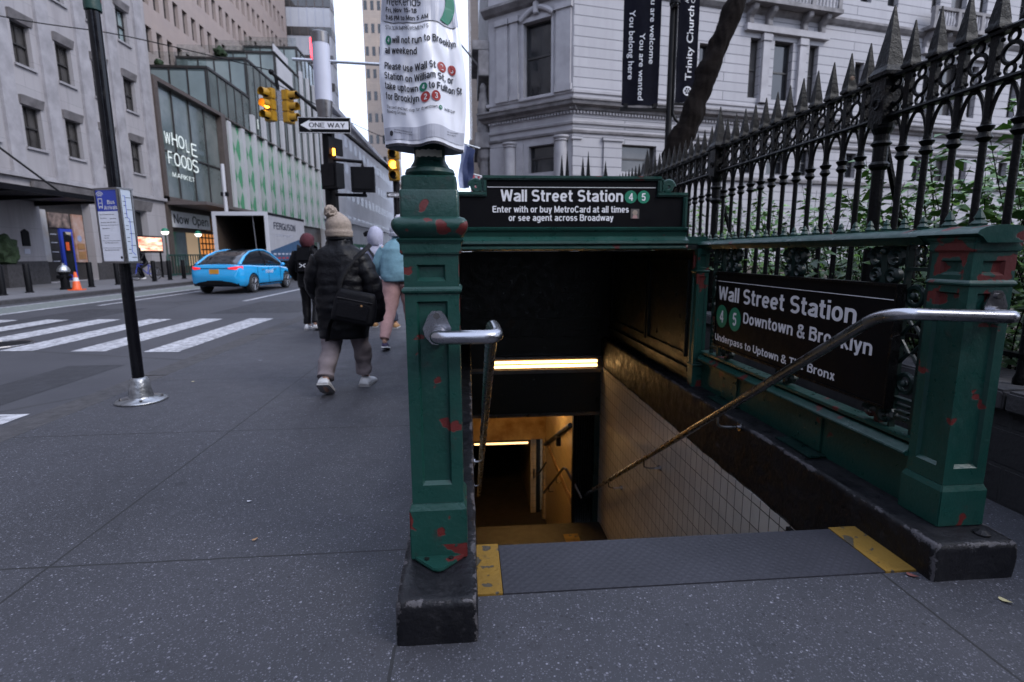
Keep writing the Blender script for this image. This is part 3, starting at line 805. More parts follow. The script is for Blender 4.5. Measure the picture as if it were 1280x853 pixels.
mb = MB(); mb.box(1.19, 1.30, 10.1, 10.22, -4.0, -2.28); mb.box(1.40, 1.47, 9.82, 9.9, -4.0, -2.28); mb.build('jamb', 'tile_old', pj)
mb = MB(); mb.box(1.20, 1.6, 10.22, 16, -4.0, -2.2); mb.build('tile_face', 'tile_old', pj)
mb = MB(); mb.box(1.31, 1.39, 10.12, 10.2, -4.0, -2.28); mb.build('door_frame', 'interior', pj)
mb = MB(); mb.box(-.1, .03, 9.8, 16, -4.5, -2.2); mb.box(-.1, 1.7, 16, 16.1, -4.1, -2.2); mb.box(-.1, 1.7, 10.1, 16.1, -2.2, -2.1); mb.build('far_wall', 'floor_tile', pj)
pc = single('passage_ceiling', MB().box(-.1, 1.8, 7.22, 10.1, -.98, -.86), 'concrete_dirty', 'yellowed ceiling over the lower flight behind the dark beam', 'ceiling', (.9, 8.6, -.98))
lp = thing('passage_light', 'warm tube light on the passage ceiling, behind the dark beam over the stairs', 'lamp', (.7, 8.0, -1.0))
mb = MB(); mb.tube([(.3, 8.0, -1.04), (1.35, 8.0, -1.04)], .018, 8); mb.build('tube', 'tube_hot', lp)
mb = MB(); mb.box(.28, 1.37, 7.96, 8.04, -1.018, -.98); mb.build('housing', 'interior', lp)

# louvred gate by the right wall
gt = thing('louvred_gate', 'dark folded-back barred gate between the tiled wall and the lower flight', 'gate', (1.6, 7.1, -2.5))
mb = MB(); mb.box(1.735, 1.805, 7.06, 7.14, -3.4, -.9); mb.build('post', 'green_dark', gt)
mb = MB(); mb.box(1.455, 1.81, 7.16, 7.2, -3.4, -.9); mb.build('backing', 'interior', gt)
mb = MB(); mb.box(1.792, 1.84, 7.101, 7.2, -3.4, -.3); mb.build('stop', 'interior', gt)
for k in range(8):
    x = 1.475 + k * .034
    mb = MB(); mb.box(x, x + .014, 7.12, 7.15, -3.3, -.92); mb.build('bar', 'iron', gt)
mb = MB(); mb.box(1.44, 1.47, 7.08, 7.16, -3.4, -.9); mb.build('stile', 'iron', gt)
st2 = thing('stair_handrail', 'thin brown handrail along the lower flight, lit warm at its bend', 'handrail', (1.5, 7.2, -2.4))
mb = MB(); mb.tube([(1.56, 7.02, -2.17), (1.50, 7.1, -2.05), (1.38, 7.25, -1.82), (1.36, 7.35, -1.84), (1.36, 9.4, -3.2)], .02, 8); mb.build('rail', 'steel_dark', st2, smooth=True)
for yy, zz in ((8.0, -2.28), (8.8, -2.81)):
    mb = MB(); mb.tube([(1.36, yy, zz - .02), (1.37, yy, zz - .09), (1.45, yy, zz - .09)], .012, 6); mb.build('bracket', 'steel', st2, smooth=True)
r3 = thing('stair_handrail', 'short handrail end beside the passage door frame, lower than the others', 'handrail', (1.2, 9.7, -3.3))
mb = MB(); mb.tube([(1.22, 9.72, -2.85), (1.21, 9.72, -3.05), (1.3, 9.7, -2.95), (1.40, 9.4, -2.6)], .018, 8); mb.build('rail', 'steel_dark', r3, smooth=True)

# ================================================================== the green subway entrance
se = thing('subway_entrance', 'green cast-iron subway entrance with two square posts, railings and dark roofed stair', 'subway entrance', (.9, 1.9, 0))
def worn_block(x0, x1, y0, y1, z0, z1, name, mat, amp=.0035, r=.012, st=.026):
    """masonry kerb block with rounded, uneven arrises; the attribute 'edge' marks where the paint wears"""
    lo, hi = Vector((x0, y0, z0)), Vector((x1, y1, z1)); vs = []; fs = []; ed = []
    def pos(a0, a1, n, i): return a0 + (a1 - a0) * i / n
    for ax in range(3):
        u, v = (ax + 1) % 3, (ax + 2) % 3
        nu, nv = max(4, int((hi[u] - lo[u]) / st)), max(4, int((hi[v] - lo[v]) / st))
        for side in (lo[ax], hi[ax]):
            b = len(vs)
            for i in range(nu + 1):
                for j in range(nv + 1):
                    p = Vector((0, 0, 0)); p[ax] = side; p[u] = pos(lo[u], hi[u], nu, i); p[v] = pos(lo[v], hi[v], nv, j)
                    d = sorted(min(p[k] - lo[k], hi[k] - p[k]) for k in range(3))
                    e = math.exp(-d[1] / .022)
                    q = Vector([min(max(p[k], lo[k] + r), hi[k] - r) for k in range(3)]); o = p - q
                    p = q + (o.normalized() * r if o.length else o)
                    w = p * 6; am = amp * (1 + 1.6 * e)
                    p += Vector((noise.noise(w), noise.noise(w + Vector((9, 0, 0))), noise.noise(w + Vector((0, 9, 0))))) * am + Vector((0, 0, 1)) * .4 * amp * noise.noise(p * 25)
                    vs.append(tuple(p)); ed.append(e)
            for i in range(nu):
                for j in range(nv): fs.append((b + i * (nv + 1) + j, b + (i + 1) * (nv + 1) + j, b + (i + 1) * (nv + 1) + j + 1, b + i * (nv + 1) + j + 1))
    me = bpy.data.meshes.new(name); og = ORG[se.name]
    me.from_pydata([(x - og[0], y - og[1], z - og[2]) for x, y, z in vs], [], fs); me.update()
    at = me.attributes.new('edge', 'FLOAT', 'POINT'); at.data.foreach_set('value', ed)
    bm = bmesh.new(); bm.from_mesh(me); bmesh.ops.remove_doubles(bm, verts=bm.verts, dist=.0004); bmesh.ops.recalc_face_normals(bm, faces=bm.faces); bm.to_mesh(me); bm.free()
    me.polygons.foreach_set('use_smooth', [True] * len(me.polygons))
    me.materials.append(M[mat]); ob = bpy.data.objects.new(name, me); COL.objects.link(ob); ob.parent = se
    return ob
worn_block(-.263, .013, 1.61, 7.3, -.14, .160, 'plinth_wall', 'plinth')
worn_block(1.818, 2.165, 1.78, 7.3, -.255, .157, 'plinth_wall', 'plinth')

def frame_panel(mb, f, a, b, c, d, t, h):
    """raised border strips round the field (a,b)x(c,d): the field reads as recessed"""
    fbox(mb, f, a - t, b + t, c - t, c, 0, -h); fbox(mb, f, a - t, b + t, d, d + t, 0, -h)
    fbox(mb, f, a - t, a, c, d, 0, -h); fbox(mb, f, b, b + t, c, d, 0, -h)

def inset_face(mb, f, a, b, c, d, wins, depth=.014, lip=.008):
    """face with sunken fields that have sloping sides"""
    us = sorted({a, b, *[w[0] for w in wins], *[w[1] for w in wins]}); zs = sorted({c, d, *[w[2] for w in wins], *[w[3] for w in wins]})
    for i in range(len(us) - 1):
        for j in range(len(zs) - 1):
            um, zm = (us[i] + us[i + 1]) / 2, (zs[j] + zs[j + 1]) / 2
            if any(w[0] < um < w[1] and w[2] < zm < w[3] for w in wins): continue
            mb.quad(f(us[i], zs[j], 0), f(us[i + 1], zs[j], 0), f(us[i + 1], zs[j + 1], 0), f(us[i], zs[j + 1], 0))
    for x0, x1, z0, z1 in wins:
        o = [(x0, z0), (x1, z0), (x1, z1), (x0, z1)]; n = [(x0 + lip, z0 + lip * 1.6), (x1 - lip, z0 + lip * 1.6), (x1 - lip, z1 - lip), (x0 + lip, z1 - lip)]
        for k in range(4):
            mb.quad(f(*o[k], 0), f(*o[(k + 1) % 4], 0), f(*n[(k + 1) % 4], depth), f(*n[k], depth))
        mb.quad(*[f(*p, depth) for p in n])

def newel(cx, y0, hw, zb, zbt, ztop, mat, big):
    nw = MB()
    cy = y0 + hw
    # shaft with sunken panels on all four faces
    zs0 = zbt + .025
    wins_ = lambda: [(-hw + .04, hw - .04, zs0 + .07, 1.135), (-hw + .045, hw - .045, 1.205, 1.262)]
    fs = [lambda u, z, d: (cx + u, y0 + d, z), lambda u, z, d: (cx + u, y0 + 2 * hw - d, z),
          lambda u, z, d: (cx - hw + d, cy + u, z), lambda u, z, d: (cx + hw - d, cy + u, z)]
    for f in fs: inset_face(nw, f, -hw, hw, zs0, 1.295, wins_())
    ob = nw.build('newel_post', mat, se)
    b = MB()
    hb = hw + .012
    b.sqlathe((cx, cy, 0), [(hb, zb + .002), (hb, zbt), (hw + .001, zbt + .026)]); b.build('post_base', mat, ob, bevel=.004)
    b = MB(); b.sqlathe((cx, cy, 0), [(hw + .001, 1.160), (hw + .010, 1.168), (hw + .010, 1.176), (hw + .002, 1.186)]); b.build('post_band', mat, ob, bevel=.002)
    b = MB(); b.sqlathe((cx, cy, 0), [(hw + .003, 1.295), (hw + .010, 1.300), (hw + .010, 1.335), (hw + .018, 1.342), (hw + .020, 1.352)]); b.build('post_neck', mat, ob, bevel=.003)
    return ob, cx, cy
nl, lx, ly = newel(-.127, 1.87, .094, .160, .357, 1.3, 'green_chip', False)
b = MB(); b.prism([(-.10, 1.868), (.10, 1.868), (.085, 1.845), (.02, 1.775), (0, 1.768), (-.02, 1.775), (-.085, 1.845)], lambda a, c, d: (lx + a, c, d), .164, .176)
b.build('foot_plate', 'green', nl, bevel=.003)
for sx in (-.045, .045):
    b = MB(); b.cyl((lx + sx, 1.835, .176), (lx + sx, 1.835, .182), .009, seg=8); b.build('bolt', 'interior', nl)
# rounded capital ring, drum and lamp column above the left post
def rsq(c, hw, z, r, n=5):
    pts = []
    for qx, qy, a0 in ((1, 1, 0), (-1, 1, 90), (-1, -1, 180), (1, -1, 270)):
        for k in range(n + 1):
            a = R(a0 + 90 * k / n); pts.append((c[0] + qx * (hw - r) + r * math.cos(a), c[1] + qy * (hw - r) + r * math.sin(a), z))
    return pts
def rstack(c, prof, r=.012): 
    m = MB(); m.rings([rsq(c, hw, z, min(r, hw * .9)) for hw, z in prof]); return m
rstack((lx, ly), [(.100, 1.345), (.112, 1.362), (.120, 1.372), (.128, 1.386), (.130, 1.398), (.127, 1.410), (.118, 1.420), (.105, 1.424)], .02).build('capital', 'green_chip', nl, smooth=True)
rstack((lx, ly), [(.100, 1.422), (.100, 1.508), (.097, 1.514)], .010).build('upper_block', 'green_chip', nl, smooth=True)
lettering('IN', (lx + .008, 1.868, 1.462), (1, 0, .05), (0, 0, 1), .024, .024, 'ink', nl, -.012, name='scratched_letters')
rstack((lx, ly), [(.094, 1.512), (.093, 1.556), (.088, 1.562)], .012).build('upper_block', 'green', nl, smooth=True)
b = MB(); b.lathe((lx, ly, 0), [(.075, 1.558), (.083, 1.565), (.088, 1.577), (.083, 1.590), (.068, 1.597), (.064, 1.606), (.058, 1.614), (.054, 1.625), (.054, 3.2), (.07, 3.22), (.05, 3.25)], 28)
b.build('lamp_column', 'green', nl, smooth=True)
b = MB(); b.ball((lx, ly, 3.4), .18, 12); b.build('lamp_globe', 'white_paint', nl, smooth=True)

nr, rx, ry = newel(2.040, 1.92, .0925, .157, .315, 1.3, 'green_chip', True)
b = MB(); b.lathe((2.075, 1.845, .160), [(.03, 0), (.03, .004), (.016, .012), (.01, .016)], 10); b.build('bolt', 'plinth', nr)

# right railing: solid lower panel, ledge, top rail with cresting, scrolled brackets
rp = MB(); rp.box(1.985, 2.03, 2.105, 4.30, .157, .40); rp.build('lower_panel', 'green', se)
rl = MB()
rl.prism([(1.93, .395), (1.925, .412), (1.945, .425), (1.965, .44), (2.05, .44), (2.05, .395)], lambda a, c, d: (a, d, c), 2.103, 4.30)
rl.box(1.955, 2.045, 2.104, 4.30, .455, .475); rl.build('ledge', 'green', se, bevel=.003)
for yy in (2.72, 3.68):
    p = MB(); p.box(1.973, 1.984, yy, yy + .25, .175, .375); o = p.build('cover_plate', 'green', se, bevel=.002)
    for dy, zz in ((.05, .22), (.2, .22), (.05, .33), (.2, .33)):
        q = MB(); q.cyl((1.973, yy + dy, zz), (1.966, yy + dy, zz), .009, seg=6); q.build('bolt', 'green', o)
    p = MB(); p.box(1.88, 1.984, yy - .05, yy + .28, .160, .168); p.build('foot_plate', 'green_dark', se, bevel=.002)
def rail_profile(x, y0, y1, w=.075, z=1.36):
    m = MB(); pts = []
    for k in range(9):
        a = math.pi * k / 8; pts.append((x - w * math.cos(a), z + .034 * math.sin(a)))
    pts += [(x + w * .8, z - .012), (x + w * .6, z - .034), (x - w * .6, z - .034), (x - w * .8, z - .012)]
    m.prism(pts, lambda a, c, d: (a, d, c), y0, y1); return m
rail_profile(2.0, 2.16, 7.2).build('top_rail', 'green', se, smooth=True)
rail_profile(2.035, 1.885, 2.165, .118, 1.365).build('top_rail', 'green_chip', se, smooth=True)
k = 0
yy = 1.98
while yy < 7.0:
    m = MB(); s = 1.0 if yy > 2.2 else 1.25
    m.box(1.985, 2.045, yy - .022 * s, yy + .022 * s, 1.394, 1.400)
    m.lathe((2.012, yy, 1.398), [(.020 * s, 0), (.024 * s, .008), (.012 * s, .024), (.016 * s, .030), (.004, .052 * s)], 6)
    m.build('cresting', 'green', se); yy += .105 if yy > 2.2 else .13
def scroll(m, y, z, r, sgn, x0=1.975, x1=2.02, turns=1.6):
    pts = []
    for i in range(26):
        a = i / 25 * turns * 2 * math.pi; rr = r * (1 - .72 * i / 25)
        pts.append((0, y + sgn * rr * math.cos(a), z + rr * math.sin(a)))
    m.tube([((x0 + x1) / 2, p[1], p[2]) for p in pts], [((x1 - x0) / 2, .011)] * len(pts), 6)
def ornament(yc, name='scroll_bracket'):
    m = MB(); m.box(1.98, 2.02, yc - .018, yc + .018, 1.15, 1.33)
    for sg in (-1, 1):
        scroll(m, yc + sg * .06, 1.27, .05, sg); scroll(m, yc + sg * .05, 1.185, .038, -sg)
    m.ball((1.975, yc, 1.3), .018, 6); m.build(name, 'green_dark', se, smooth=True)
for yc in (2.40, 3.12, 3.88): ornament(yc)
for yc in (2.35, 3.12, 3.90):
    m = MB(); m.box(1.985, 2.015, yc - .016, yc + .016, .475, .60)
    for sg in (-1, 1): scroll(m, yc + sg * .05, .525, .042, sg)
    m.build('scroll_bracket', 'green_dark', se, smooth=True)
# ornamental stile beside the right post and by the roofed end
for ya, yb_ in ((2.16, 2.27), (4.06, 4.17)):
    m = MB(); m.box(1.985, 2.015, ya - .03, ya, .475, 1.33); m.box(1.985, 2.015, yb_, yb_ + .012, .475, 1.33)
    for zz in (.53, .62, 1.22): m.box(1.985, 2.015, ya, yb_, zz - .008, zz + .008)
    for zz in (.56, .59): m.box(1.985, 2.015, ya + .02, yb_ - .02, zz - .006, zz + .006)
    yc = (ya + yb_) / 2
    for zz in (.70, 1.10): m.torus((1.995, yc, zz), (1, 0, 0), .042, .013, 16, 6); m.ball((1.985, yc, zz), .018, 6)
    for zz in (.84, .97):
        m.tube([(2.0, ya, zz - .05), (2.0, yc - .01, zz), (2.0, ya, zz + .05)], .010, 6); m.tube([(2.0, yb_, zz - .05), (2.0, yc + .01, zz), (2.0, yb_, zz + .05)], .010, 6)
    for zz in (1.26, 1.30): m.torus((2.0, yc, zz), (1, 0, 0), .022, .008, 10, 5)
    m.build('ornamental_stile', 'green_dark', se, smooth=True)
# square teal post at the head of the roofed part
tp = MB(); f0 = lambda u, z, d: (1.955 + u, 4.31 + d, z)
for f in (f0, lambda u, z, d: (1.905 + d, 4.36 + u, z), lambda u, z, d: (2.005 - d, 4.36 + u, z), lambda u, z, d: (1.955 + u, 4.41 - d, z)):
    inset_face(tp, f, -.05, .05, .157, 1.33, [(-.03, .03, .36, 1.1), (-.03, .03, 1.17, 1.28)], .008, .006)
tpo = tp.build('corner_post', 'green_chip', se)
for zz in (.33, 1.13):
    b = MB(); b.sqlathe((1.955, 4.36, 0), [(.0505, zz), (.058, zz + .008), (.058, zz + .016), (.0505, zz + .024)]); b.build('post_band', 'green', tpo)
# left railing, mostly behind the post
m = MB(); m.box(-.15, -.105, 2.062, 7.2, .161, .42); m.build('lower_panel', 'green', se)
rail_profile(-.127, 2.06, 7.2).build('top_rail', 'green', se, smooth=True)
m = MB(); m.box(-.145, -.11, 2.062, 4.31, .421, .46)
for i in range(14):
    y_ = 2.15 + i * .155; m.box(-.14, -.115, y_ - .01, y_ + .01, .46, 1.327); m.torus((-.127, y_ + .077, 1.24), (1, 0, 0), .05, .01, 12, 5)
m.build('grille', 'green', se)
# roofed stair housing
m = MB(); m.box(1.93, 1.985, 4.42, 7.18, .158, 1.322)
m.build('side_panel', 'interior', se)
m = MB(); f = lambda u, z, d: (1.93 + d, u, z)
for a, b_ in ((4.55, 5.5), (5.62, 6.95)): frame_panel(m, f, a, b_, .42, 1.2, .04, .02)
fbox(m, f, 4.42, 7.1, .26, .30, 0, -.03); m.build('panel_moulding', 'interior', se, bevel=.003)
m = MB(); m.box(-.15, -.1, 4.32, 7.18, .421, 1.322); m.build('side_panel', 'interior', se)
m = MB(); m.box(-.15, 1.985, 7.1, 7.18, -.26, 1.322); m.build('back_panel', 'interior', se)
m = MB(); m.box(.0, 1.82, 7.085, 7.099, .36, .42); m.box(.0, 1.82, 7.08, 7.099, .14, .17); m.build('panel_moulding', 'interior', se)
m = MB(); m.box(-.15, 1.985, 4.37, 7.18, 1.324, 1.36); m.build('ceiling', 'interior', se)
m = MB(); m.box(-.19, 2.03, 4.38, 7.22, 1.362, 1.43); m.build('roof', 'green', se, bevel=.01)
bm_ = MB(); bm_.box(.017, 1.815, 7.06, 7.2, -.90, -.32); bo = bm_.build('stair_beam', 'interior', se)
b = MB(); b.box(.017, 1.815, 7.04, 7.2, -.945, -.902); b.build('beam_edge', 'steel_dark', bo)
# framed header over the opening (carries the sign)
def hx(poly, y0, y1): 
    q = MB(); q.prism(poly, lambda a, c, d: (a, d, c), y0, y1); return q
outer = [(-.10, 1.42), (1.79, 1.42), (1.79, 1.775), (1.567, 1.775), (1.567, 1.90), (.127, 1.90), (.127, 1.775), (-.10, 1.775)]
hx(outer, 4.33, 4.38).build('header', 'green', se)
m = MB()
for a, b_, c, d in ((-.1, .159, 1.742, 1.777), (.125, .157, 1.7775, 1.868), (.125, 1.569, 1.868, 1.902), (1.536, 1.569, 1.7775, 1.868), (1.536, 1.79, 1.742, 1.777), (1.755, 1.79, 1.505, 1.742)):
    m.box(a, b_, 4.295, 4.329, c, d); 
    if b_ - a > d - c: m.box(a + .004, b_ - .004, 4.286, 4.295, c + .010, d - .008)
    else: m.box(a + .01, b_ - .008, 4.286, 4.295, c + .004, d - .004)
m.build('header_moulding', 'green', se, bevel=.003)
m = MB()
m.prism([(4.30, 1.504), (4.285, 1.498), (4.292, 1.478), (4.305, 1.468), (4.315, 1.43), (4.285, 1.408), (4.262, 1.395), (4.258, 1.372), (4.285, 1.362), (4.275, 1.345), (4.275, 1.330), (4.36, 1.318), (4.36, 1.504)],
        lambda a, c, d: (d, a, c), -.10, 1.80); m.build('cornice', 'green', se, bevel=.003)
for xs, sg in ((.075, -1), (1.625, 1)):
    m = MB(); pts = []
    for i in range(24):
        a = i / 23 * 3.4 * math.pi; rr = .05 * (1 - .75 * i / 23); pts.append((xs + sg * rr * math.cos(a), 4.31, 1.822 + rr * math.sin(a)))
    m.tube(pts, [(.018, .010)] * len(pts), 6); m.tube([(xs - sg * .045, 4.31, 1.78), (xs - sg * .03, 4.31, 1.84), (xs - sg * .05, 4.31, 1.88)], .012, 6)
    m.build('scroll', 'green', se, smooth=True)
# ================================================================== station signs
fs_ = thing('station_sign', 'black station sign on the green header over the stairs, with fare card directions', 'sign', (.84, 4.30, 1.5))
m = MB(); m.box(-.09, 1.754, 4.312, 4.328, 1.506, 1.741); m.box(.159, 1.534, 4.312, 4.328, 1.7412, 1.867); m.build('sign_board', 'black_sign', fs_)
X, Z, YF = (1, 0, 0), (0, 0, 1), 4.309
m = MB(); m.box(.163, 1.522, 4.308, 4.311, 1.812, 1.8165); m.build('white_line', 'white_letter', fs_)
lettering('Wall Street Station', (.268, YF, 1.7035), X, Z, .988, .092, 'white_letter', fs_, .020)
lettering('Enter with or buy MetroCard at all times', (.203, YF, 1.619), X, Z, 1.103, .051, 'white_letter', fs_, .018)
lettering('or see agent across Broadway', (.331, YF, 1.5535), X, Z, .85, .051, 'white_letter', fs_, .018)
for ch, px in (('4', 1.319), ('5', 1.425)):
    m = disc(MB(), (px, 4.3085, 1.742), X, Z, .0505); o = m.build('route_bullet', 'bullet', fs_)
    lettering(ch, (px, 4.3075, 1.712), X, Z, None, .06, 'white_letter', o, .025, name='numeral', center=True)
stk = thing('sticker', 'small square sticker with a pale round blob at the lower right of the stair sign', 'sticker', (1.355, 4.31, 1.57))
m = MB(); m.box(1.323, 1.393, 4.3085, 4.3105, 1.572, 1.648); m.build('sticker_paper', pm('sticker_dark', (.10, .09, .085), .5), stk)
m = disc(MB(), (1.358, 4.3078, 1.619), X, Z, .021); m.build('round_blob', 'beige_knit', stk)
m = MB(); m.quad((1.337, 4.3078, 1.574), (1.38, 4.3078, 1.574), (1.374, 4.3078, 1.598), (1.343, 4.3078, 1.598)); m.build('pink_patch', 'pink', stk)

ss = thing('station_sign', 'black downtown station sign hung inside the right railing, behind the handrail', 'sign', (1.95, 3.1, .57))
m = MB(); m.box(1.935, 1.972, 2.25, 4.0, .575, 1.148); m.build('sign_board', 'black_sign', ss, bevel=.003)
m = MB()
for a, b_, c, d in ((2.245, 4.005, .57, .583), (2.245, 4.005, 1.14, 1.153), (2.245, 2.258, .583, 1.14), (3.992, 4.005, .583, 1.14)): m.box(1.929, 1.974, a, b_, c, d)
m.build('sign_frame', 'iron', ss)
Yn, XS = (0, -1, 0), 1.9335
m = MB(); m.box(1.9325, 1.9345, 2.26, 3.985, 1.0785, 1.082); m.build('white_line', 'white_letter', ss)
lettering('Wall Street Station', (XS, 3.965, .938), Yn, Z, 1.48, .105, 'white_letter', ss, .020)
lettering('Downtown & Brooklyn', (XS, 3.575, .803), Yn, Z, 1.215, .078, 'white_letter', ss, .019)
lettering('Underpass to Uptown & The Bronx', (XS, 3.985, .620), Yn, Z, 1.385, .052, 'white_letter', ss, .018)
for ch, yc in (('4', 3.895), ('5', 3.695)):
    m = disc(MB(), (1.9333, yc, .815), (0, 1, 0), Z, .087); o = m.build('route_bullet', 'bullet', ss)
    lettering(ch, (1.9325, yc, .768), Yn, Z, None, .095, 'white_letter', o, .025, name='numeral', center=True)

# ================================================================== fluorescent fitting over the stairs
fl = thing('fluorescent_light', 'lit twin-tube fluorescent fitting on the dark beam across the stairs', 'lamp', (1.05, 7.07, -.3))
m = MB(); m.box(.30, 1.80, 7.045, 7.099, -.262, -.118); m.build('reflector', pm('lamp_reflector', (.10, .06, .025), .5), fl)
m = MB()
for a, b_, c, d in ((.30, 1.80, -.118, -.085), (.30, 1.80, -.315, -.262), (1.785, 1.81, -.262, -.118), (.28, .30, -.262, -.118)): m.box(a, b_, 6.975, 7.098, c, d)
m.build('housing', 'steel_dark', fl, bevel=.004)
for z_ in (-.163, -.222):
    m = MB(); m.tube([(.33, 7.015, z_), (1.74, 7.015, z_)], .019, 10); o = m.build('tube', 'tube', fl, smooth=True)
    for x_ in (.315, 1.755):
        m = MB(); m.box(x_ - .012, x_ + .012, 6.99, 7.04, z_ - .022, z_ + .022); m.build('socket', 'steel', o)

# ================================================================== handrails
def flange(m, x, y, z):
    pts = [(-.016, .062), (.016, .062), (.03, .046), (.05, .0), (.043, -.028), (.02, -.056), (-.02, -.056), (-.043, -.028), (-.05, 0), (-.03, .046)]
    m.prism(pts, lambda a, c, d: (x + a, d, z + c), y - .008, y)
def smooth_path(pts, n=6):
    out = []
    P = [Vector(p) for p in pts]
    for i in range(len(P) - 1):
        p0, p1, p2, p3 = P[max(i - 1, 0)], P[i], P[i + 1], P[min(i + 2, len(P) - 1)]
        for k in range(n):
            t = k / n
            out.append(.5 * ((2 * p1) + (p2 - p0) * t + (2 * p0 - 5 * p1 + 4 * p2 - p3) * t * t + (3 * p1 - p0 - 3 * p2 + p3) * t ** 3))
    out.append(P[-1]); return out
def round_path(pts, r=.05, n=6):
    P = [Vector(p) for p in pts]; out = [P[0]]
    for i in range(1, len(P) - 1):
        a = (P[i - 1] - P[i]); b = (P[i + 1] - P[i]); rr = min(r, a.length * .45, b.length * .45)
        s, e = P[i] + a.normalized() * rr, P[i] + b.normalized() * rr
        for k in range(n + 1):
            t = k / n; out.append(s * (1 - t) ** 2 + P[i] * 2 * t * (1 - t) + e * t * t)
    out.append(P[-1]); return out
def hook(m, x, y, z, wx):
    m.tube(round_path([(x, y, z - .018), (x, y, z - .085), (x + (wx - x) * .35, y, z - .10), (wx, y, z - .10)], .05), .009, 8)
    s = 1 if wx > x else -1
    m.cyl((wx - s * .012, y, z - .10), (wx, y, z - .10), .03, seg=12)
hr = thing('stair_handrail', 'long steel handrail fixed to the right green post, sloping down the tiled wall', 'handrail', (2.06, 1.88, .9))
m = MB()
m.tube(round_path([(2.065, 1.915, 1.052), (2.065, 1.825, 1.052), (1.655, 1.90, 1.062), (1.655, 2.02, 1.035), (1.655, 7.30, -2.27)], .055), .0245, 16); m.build('rail', 'steel', hr, smooth=True)
m = MB(); flange(m, 2.065, 1.9195, 1.085); m.cyl((2.065, 1.911, 1.052), (2.065, 1.895, 1.052), .034, seg=16); o = m.build('flange', 'steel', hr, smooth=True)
m = MB(); m.cyl((2.065, 1.911, 1.125), (2.065, 1.902, 1.125), .012, seg=8); m.build('bolt', 'steel_dark', o)
for y_ in (3.30, 4.72, 5.95):
    z_ = 1.035 - .626 * (y_ - 2.02); m = MB(); hook(m, 1.655, y_, z_, 1.815); m.build('bracket', 'steel', hr, smooth=True)
m = MB(); m.ball((1.655, 7.3, -2.27), .03, 8); m.build('end_knuckle', 'steel', hr, smooth=True)
hl = thing('stair_handrail', 'stubby steel handrail bending off the left green post and dropping down the dark stair', 'handrail', (-.11, 1.86, .9))
m = MB()
m.tube(round_path([(-.112, 1.868, 1.018), (-.112, 1.79, 1.018), (.098, 1.79, 1.018), (.088, 1.985, 1.035), (.088, 6.6, -1.86)], .05), .0245, 16); m.build('rail', 'steel', hl, smooth=True)
m = MB(); flange(m, -.112, 1.8695, 1.04); m.cyl((-.112, 1.861, 1.018), (-.112, 1.845, 1.018), .034, seg=16); o = m.build('flange', 'steel', hl, smooth=True)
m = MB(); m.cyl((-.112, 1.861, 1.085), (-.112, 1.852, 1.085), .012, seg=8); m.build('bolt', 'steel_dark', o)
for y_ in (4.0, 5.2):
    z_ = 1.035 - .627 * (y_ - 1.985); m = MB(); hook(m, .088, y_, z_, .018); m.build('bracket', 'steel', hl, smooth=True)

# ================================================================== service notice wrapped round the lamp column
PZ0, PH = 1.648, .72
def paper(s, t, off=0.0):
    """s: arc length across from the left edge (0-.34), t: height above the bottom edge"""
    w = .345
    u = (s / w - .5) * 2
    bulge = .012 * math.sin(5.2 * t + .8) + .012 * noise.noise(Vector((u * 1.5, t * 4, 3)))
    flare = 1 + .04 * math.sin(3.5 * t + .4) - .10 * max(0, (t - .22)) / .5
    x = lx - .012 + (.114 + bulge * (1 if u > 0 else .5)) * math.sin(u * .95) * flare / math.sin(.95) * 1.09
    y = ly - .02 - .035 - (.070 + bulge) * math.cos(u * 1.30) + .016 * noise.noise(Vector((u * 2.4, t * 5, 7))) + .006 * noise.noise(Vector((u * 6, t * 13, 1)))
    z = PZ0 + t + .012 * noise.noise(Vector((u * 1.8, 1, 4))) - .006 * u
    return (x, y - off, z)
NU, NV = 48, 72
sn = thing('service_notice', 'crinkled white paper service notice wrapped round the column above the left green post', 'notice', (lx, ly, PZ0))
m = MB()
vs = [paper(.345 * i / NU, PH * j / NV) for j in range(NV + 1) for i in range(NU + 1)]
m._add(vs, [(j * (NU + 1) + i, j * (NU + 1) + i + 1, (j + 1) * (NU + 1) + i + 1, (j + 1) * (NU + 1) + i) for j in range(NV) for i in range(NU)])
# the sheet's back half closes round the column
back = []
for j in range(NV + 1):
    a = Vector(paper(.345, PH * j / NV)); b_ = Vector(paper(0, PH * j / NV)); row = []
    for i in range(9):
        th = math.pi * i / 8; c = (a + b_) / 2; rad = (a - b_) / 2
        p = c + rad * math.cos(th); p.y += .10 * math.sin(th); row.append(tuple(p))
    back.append(row)
vs = [p for r in back for p in r]
m._add(vs, [(j * 9 + i, j * 9 + i + 1, (j + 1) * 9 + i + 1, (j + 1) * 9 + i) for j in range(NV) for i in range(8)])
m.build('paper_sheet', 'poster', sn, smooth='all')
SK = 0.0
def sag(x): return .020 * ((.17 - x) / .17) ** 2 if x < .17 else .018 * ((x - .17) / .17) ** 2
def on_paper(x, y): return paper(x, y + sag(x), .0016)
def on_paper2(x, y): return paper(x, y + sag(x), .0028)
def pband(t0, t1, name, mat, s0=.004, s1=.341, fn=on_paper):
    q = MB(); n = 40
    q._add([fn(s0 + (s1 - s0) * i / n, t) for t in (t0, (t0 + t1) / 2, t1) for i in range(n + 1)],
           [(r * (n + 1) + i, r * (n + 1) + i + 1, (r + 1) * (n + 1) + i + 1, (r + 1) * (n + 1) + i) for r in range(2) for i in range(n)])
    return q.build(name, mat, sn)
pband(.0, .008, 'bottom_rule', 'ink', fn=lambda x, y: paper(x, y, .0016))
pband(.020, .060, 'footer', 'poster_grey', fn=lambda x, y: paper(x, y, .0016))
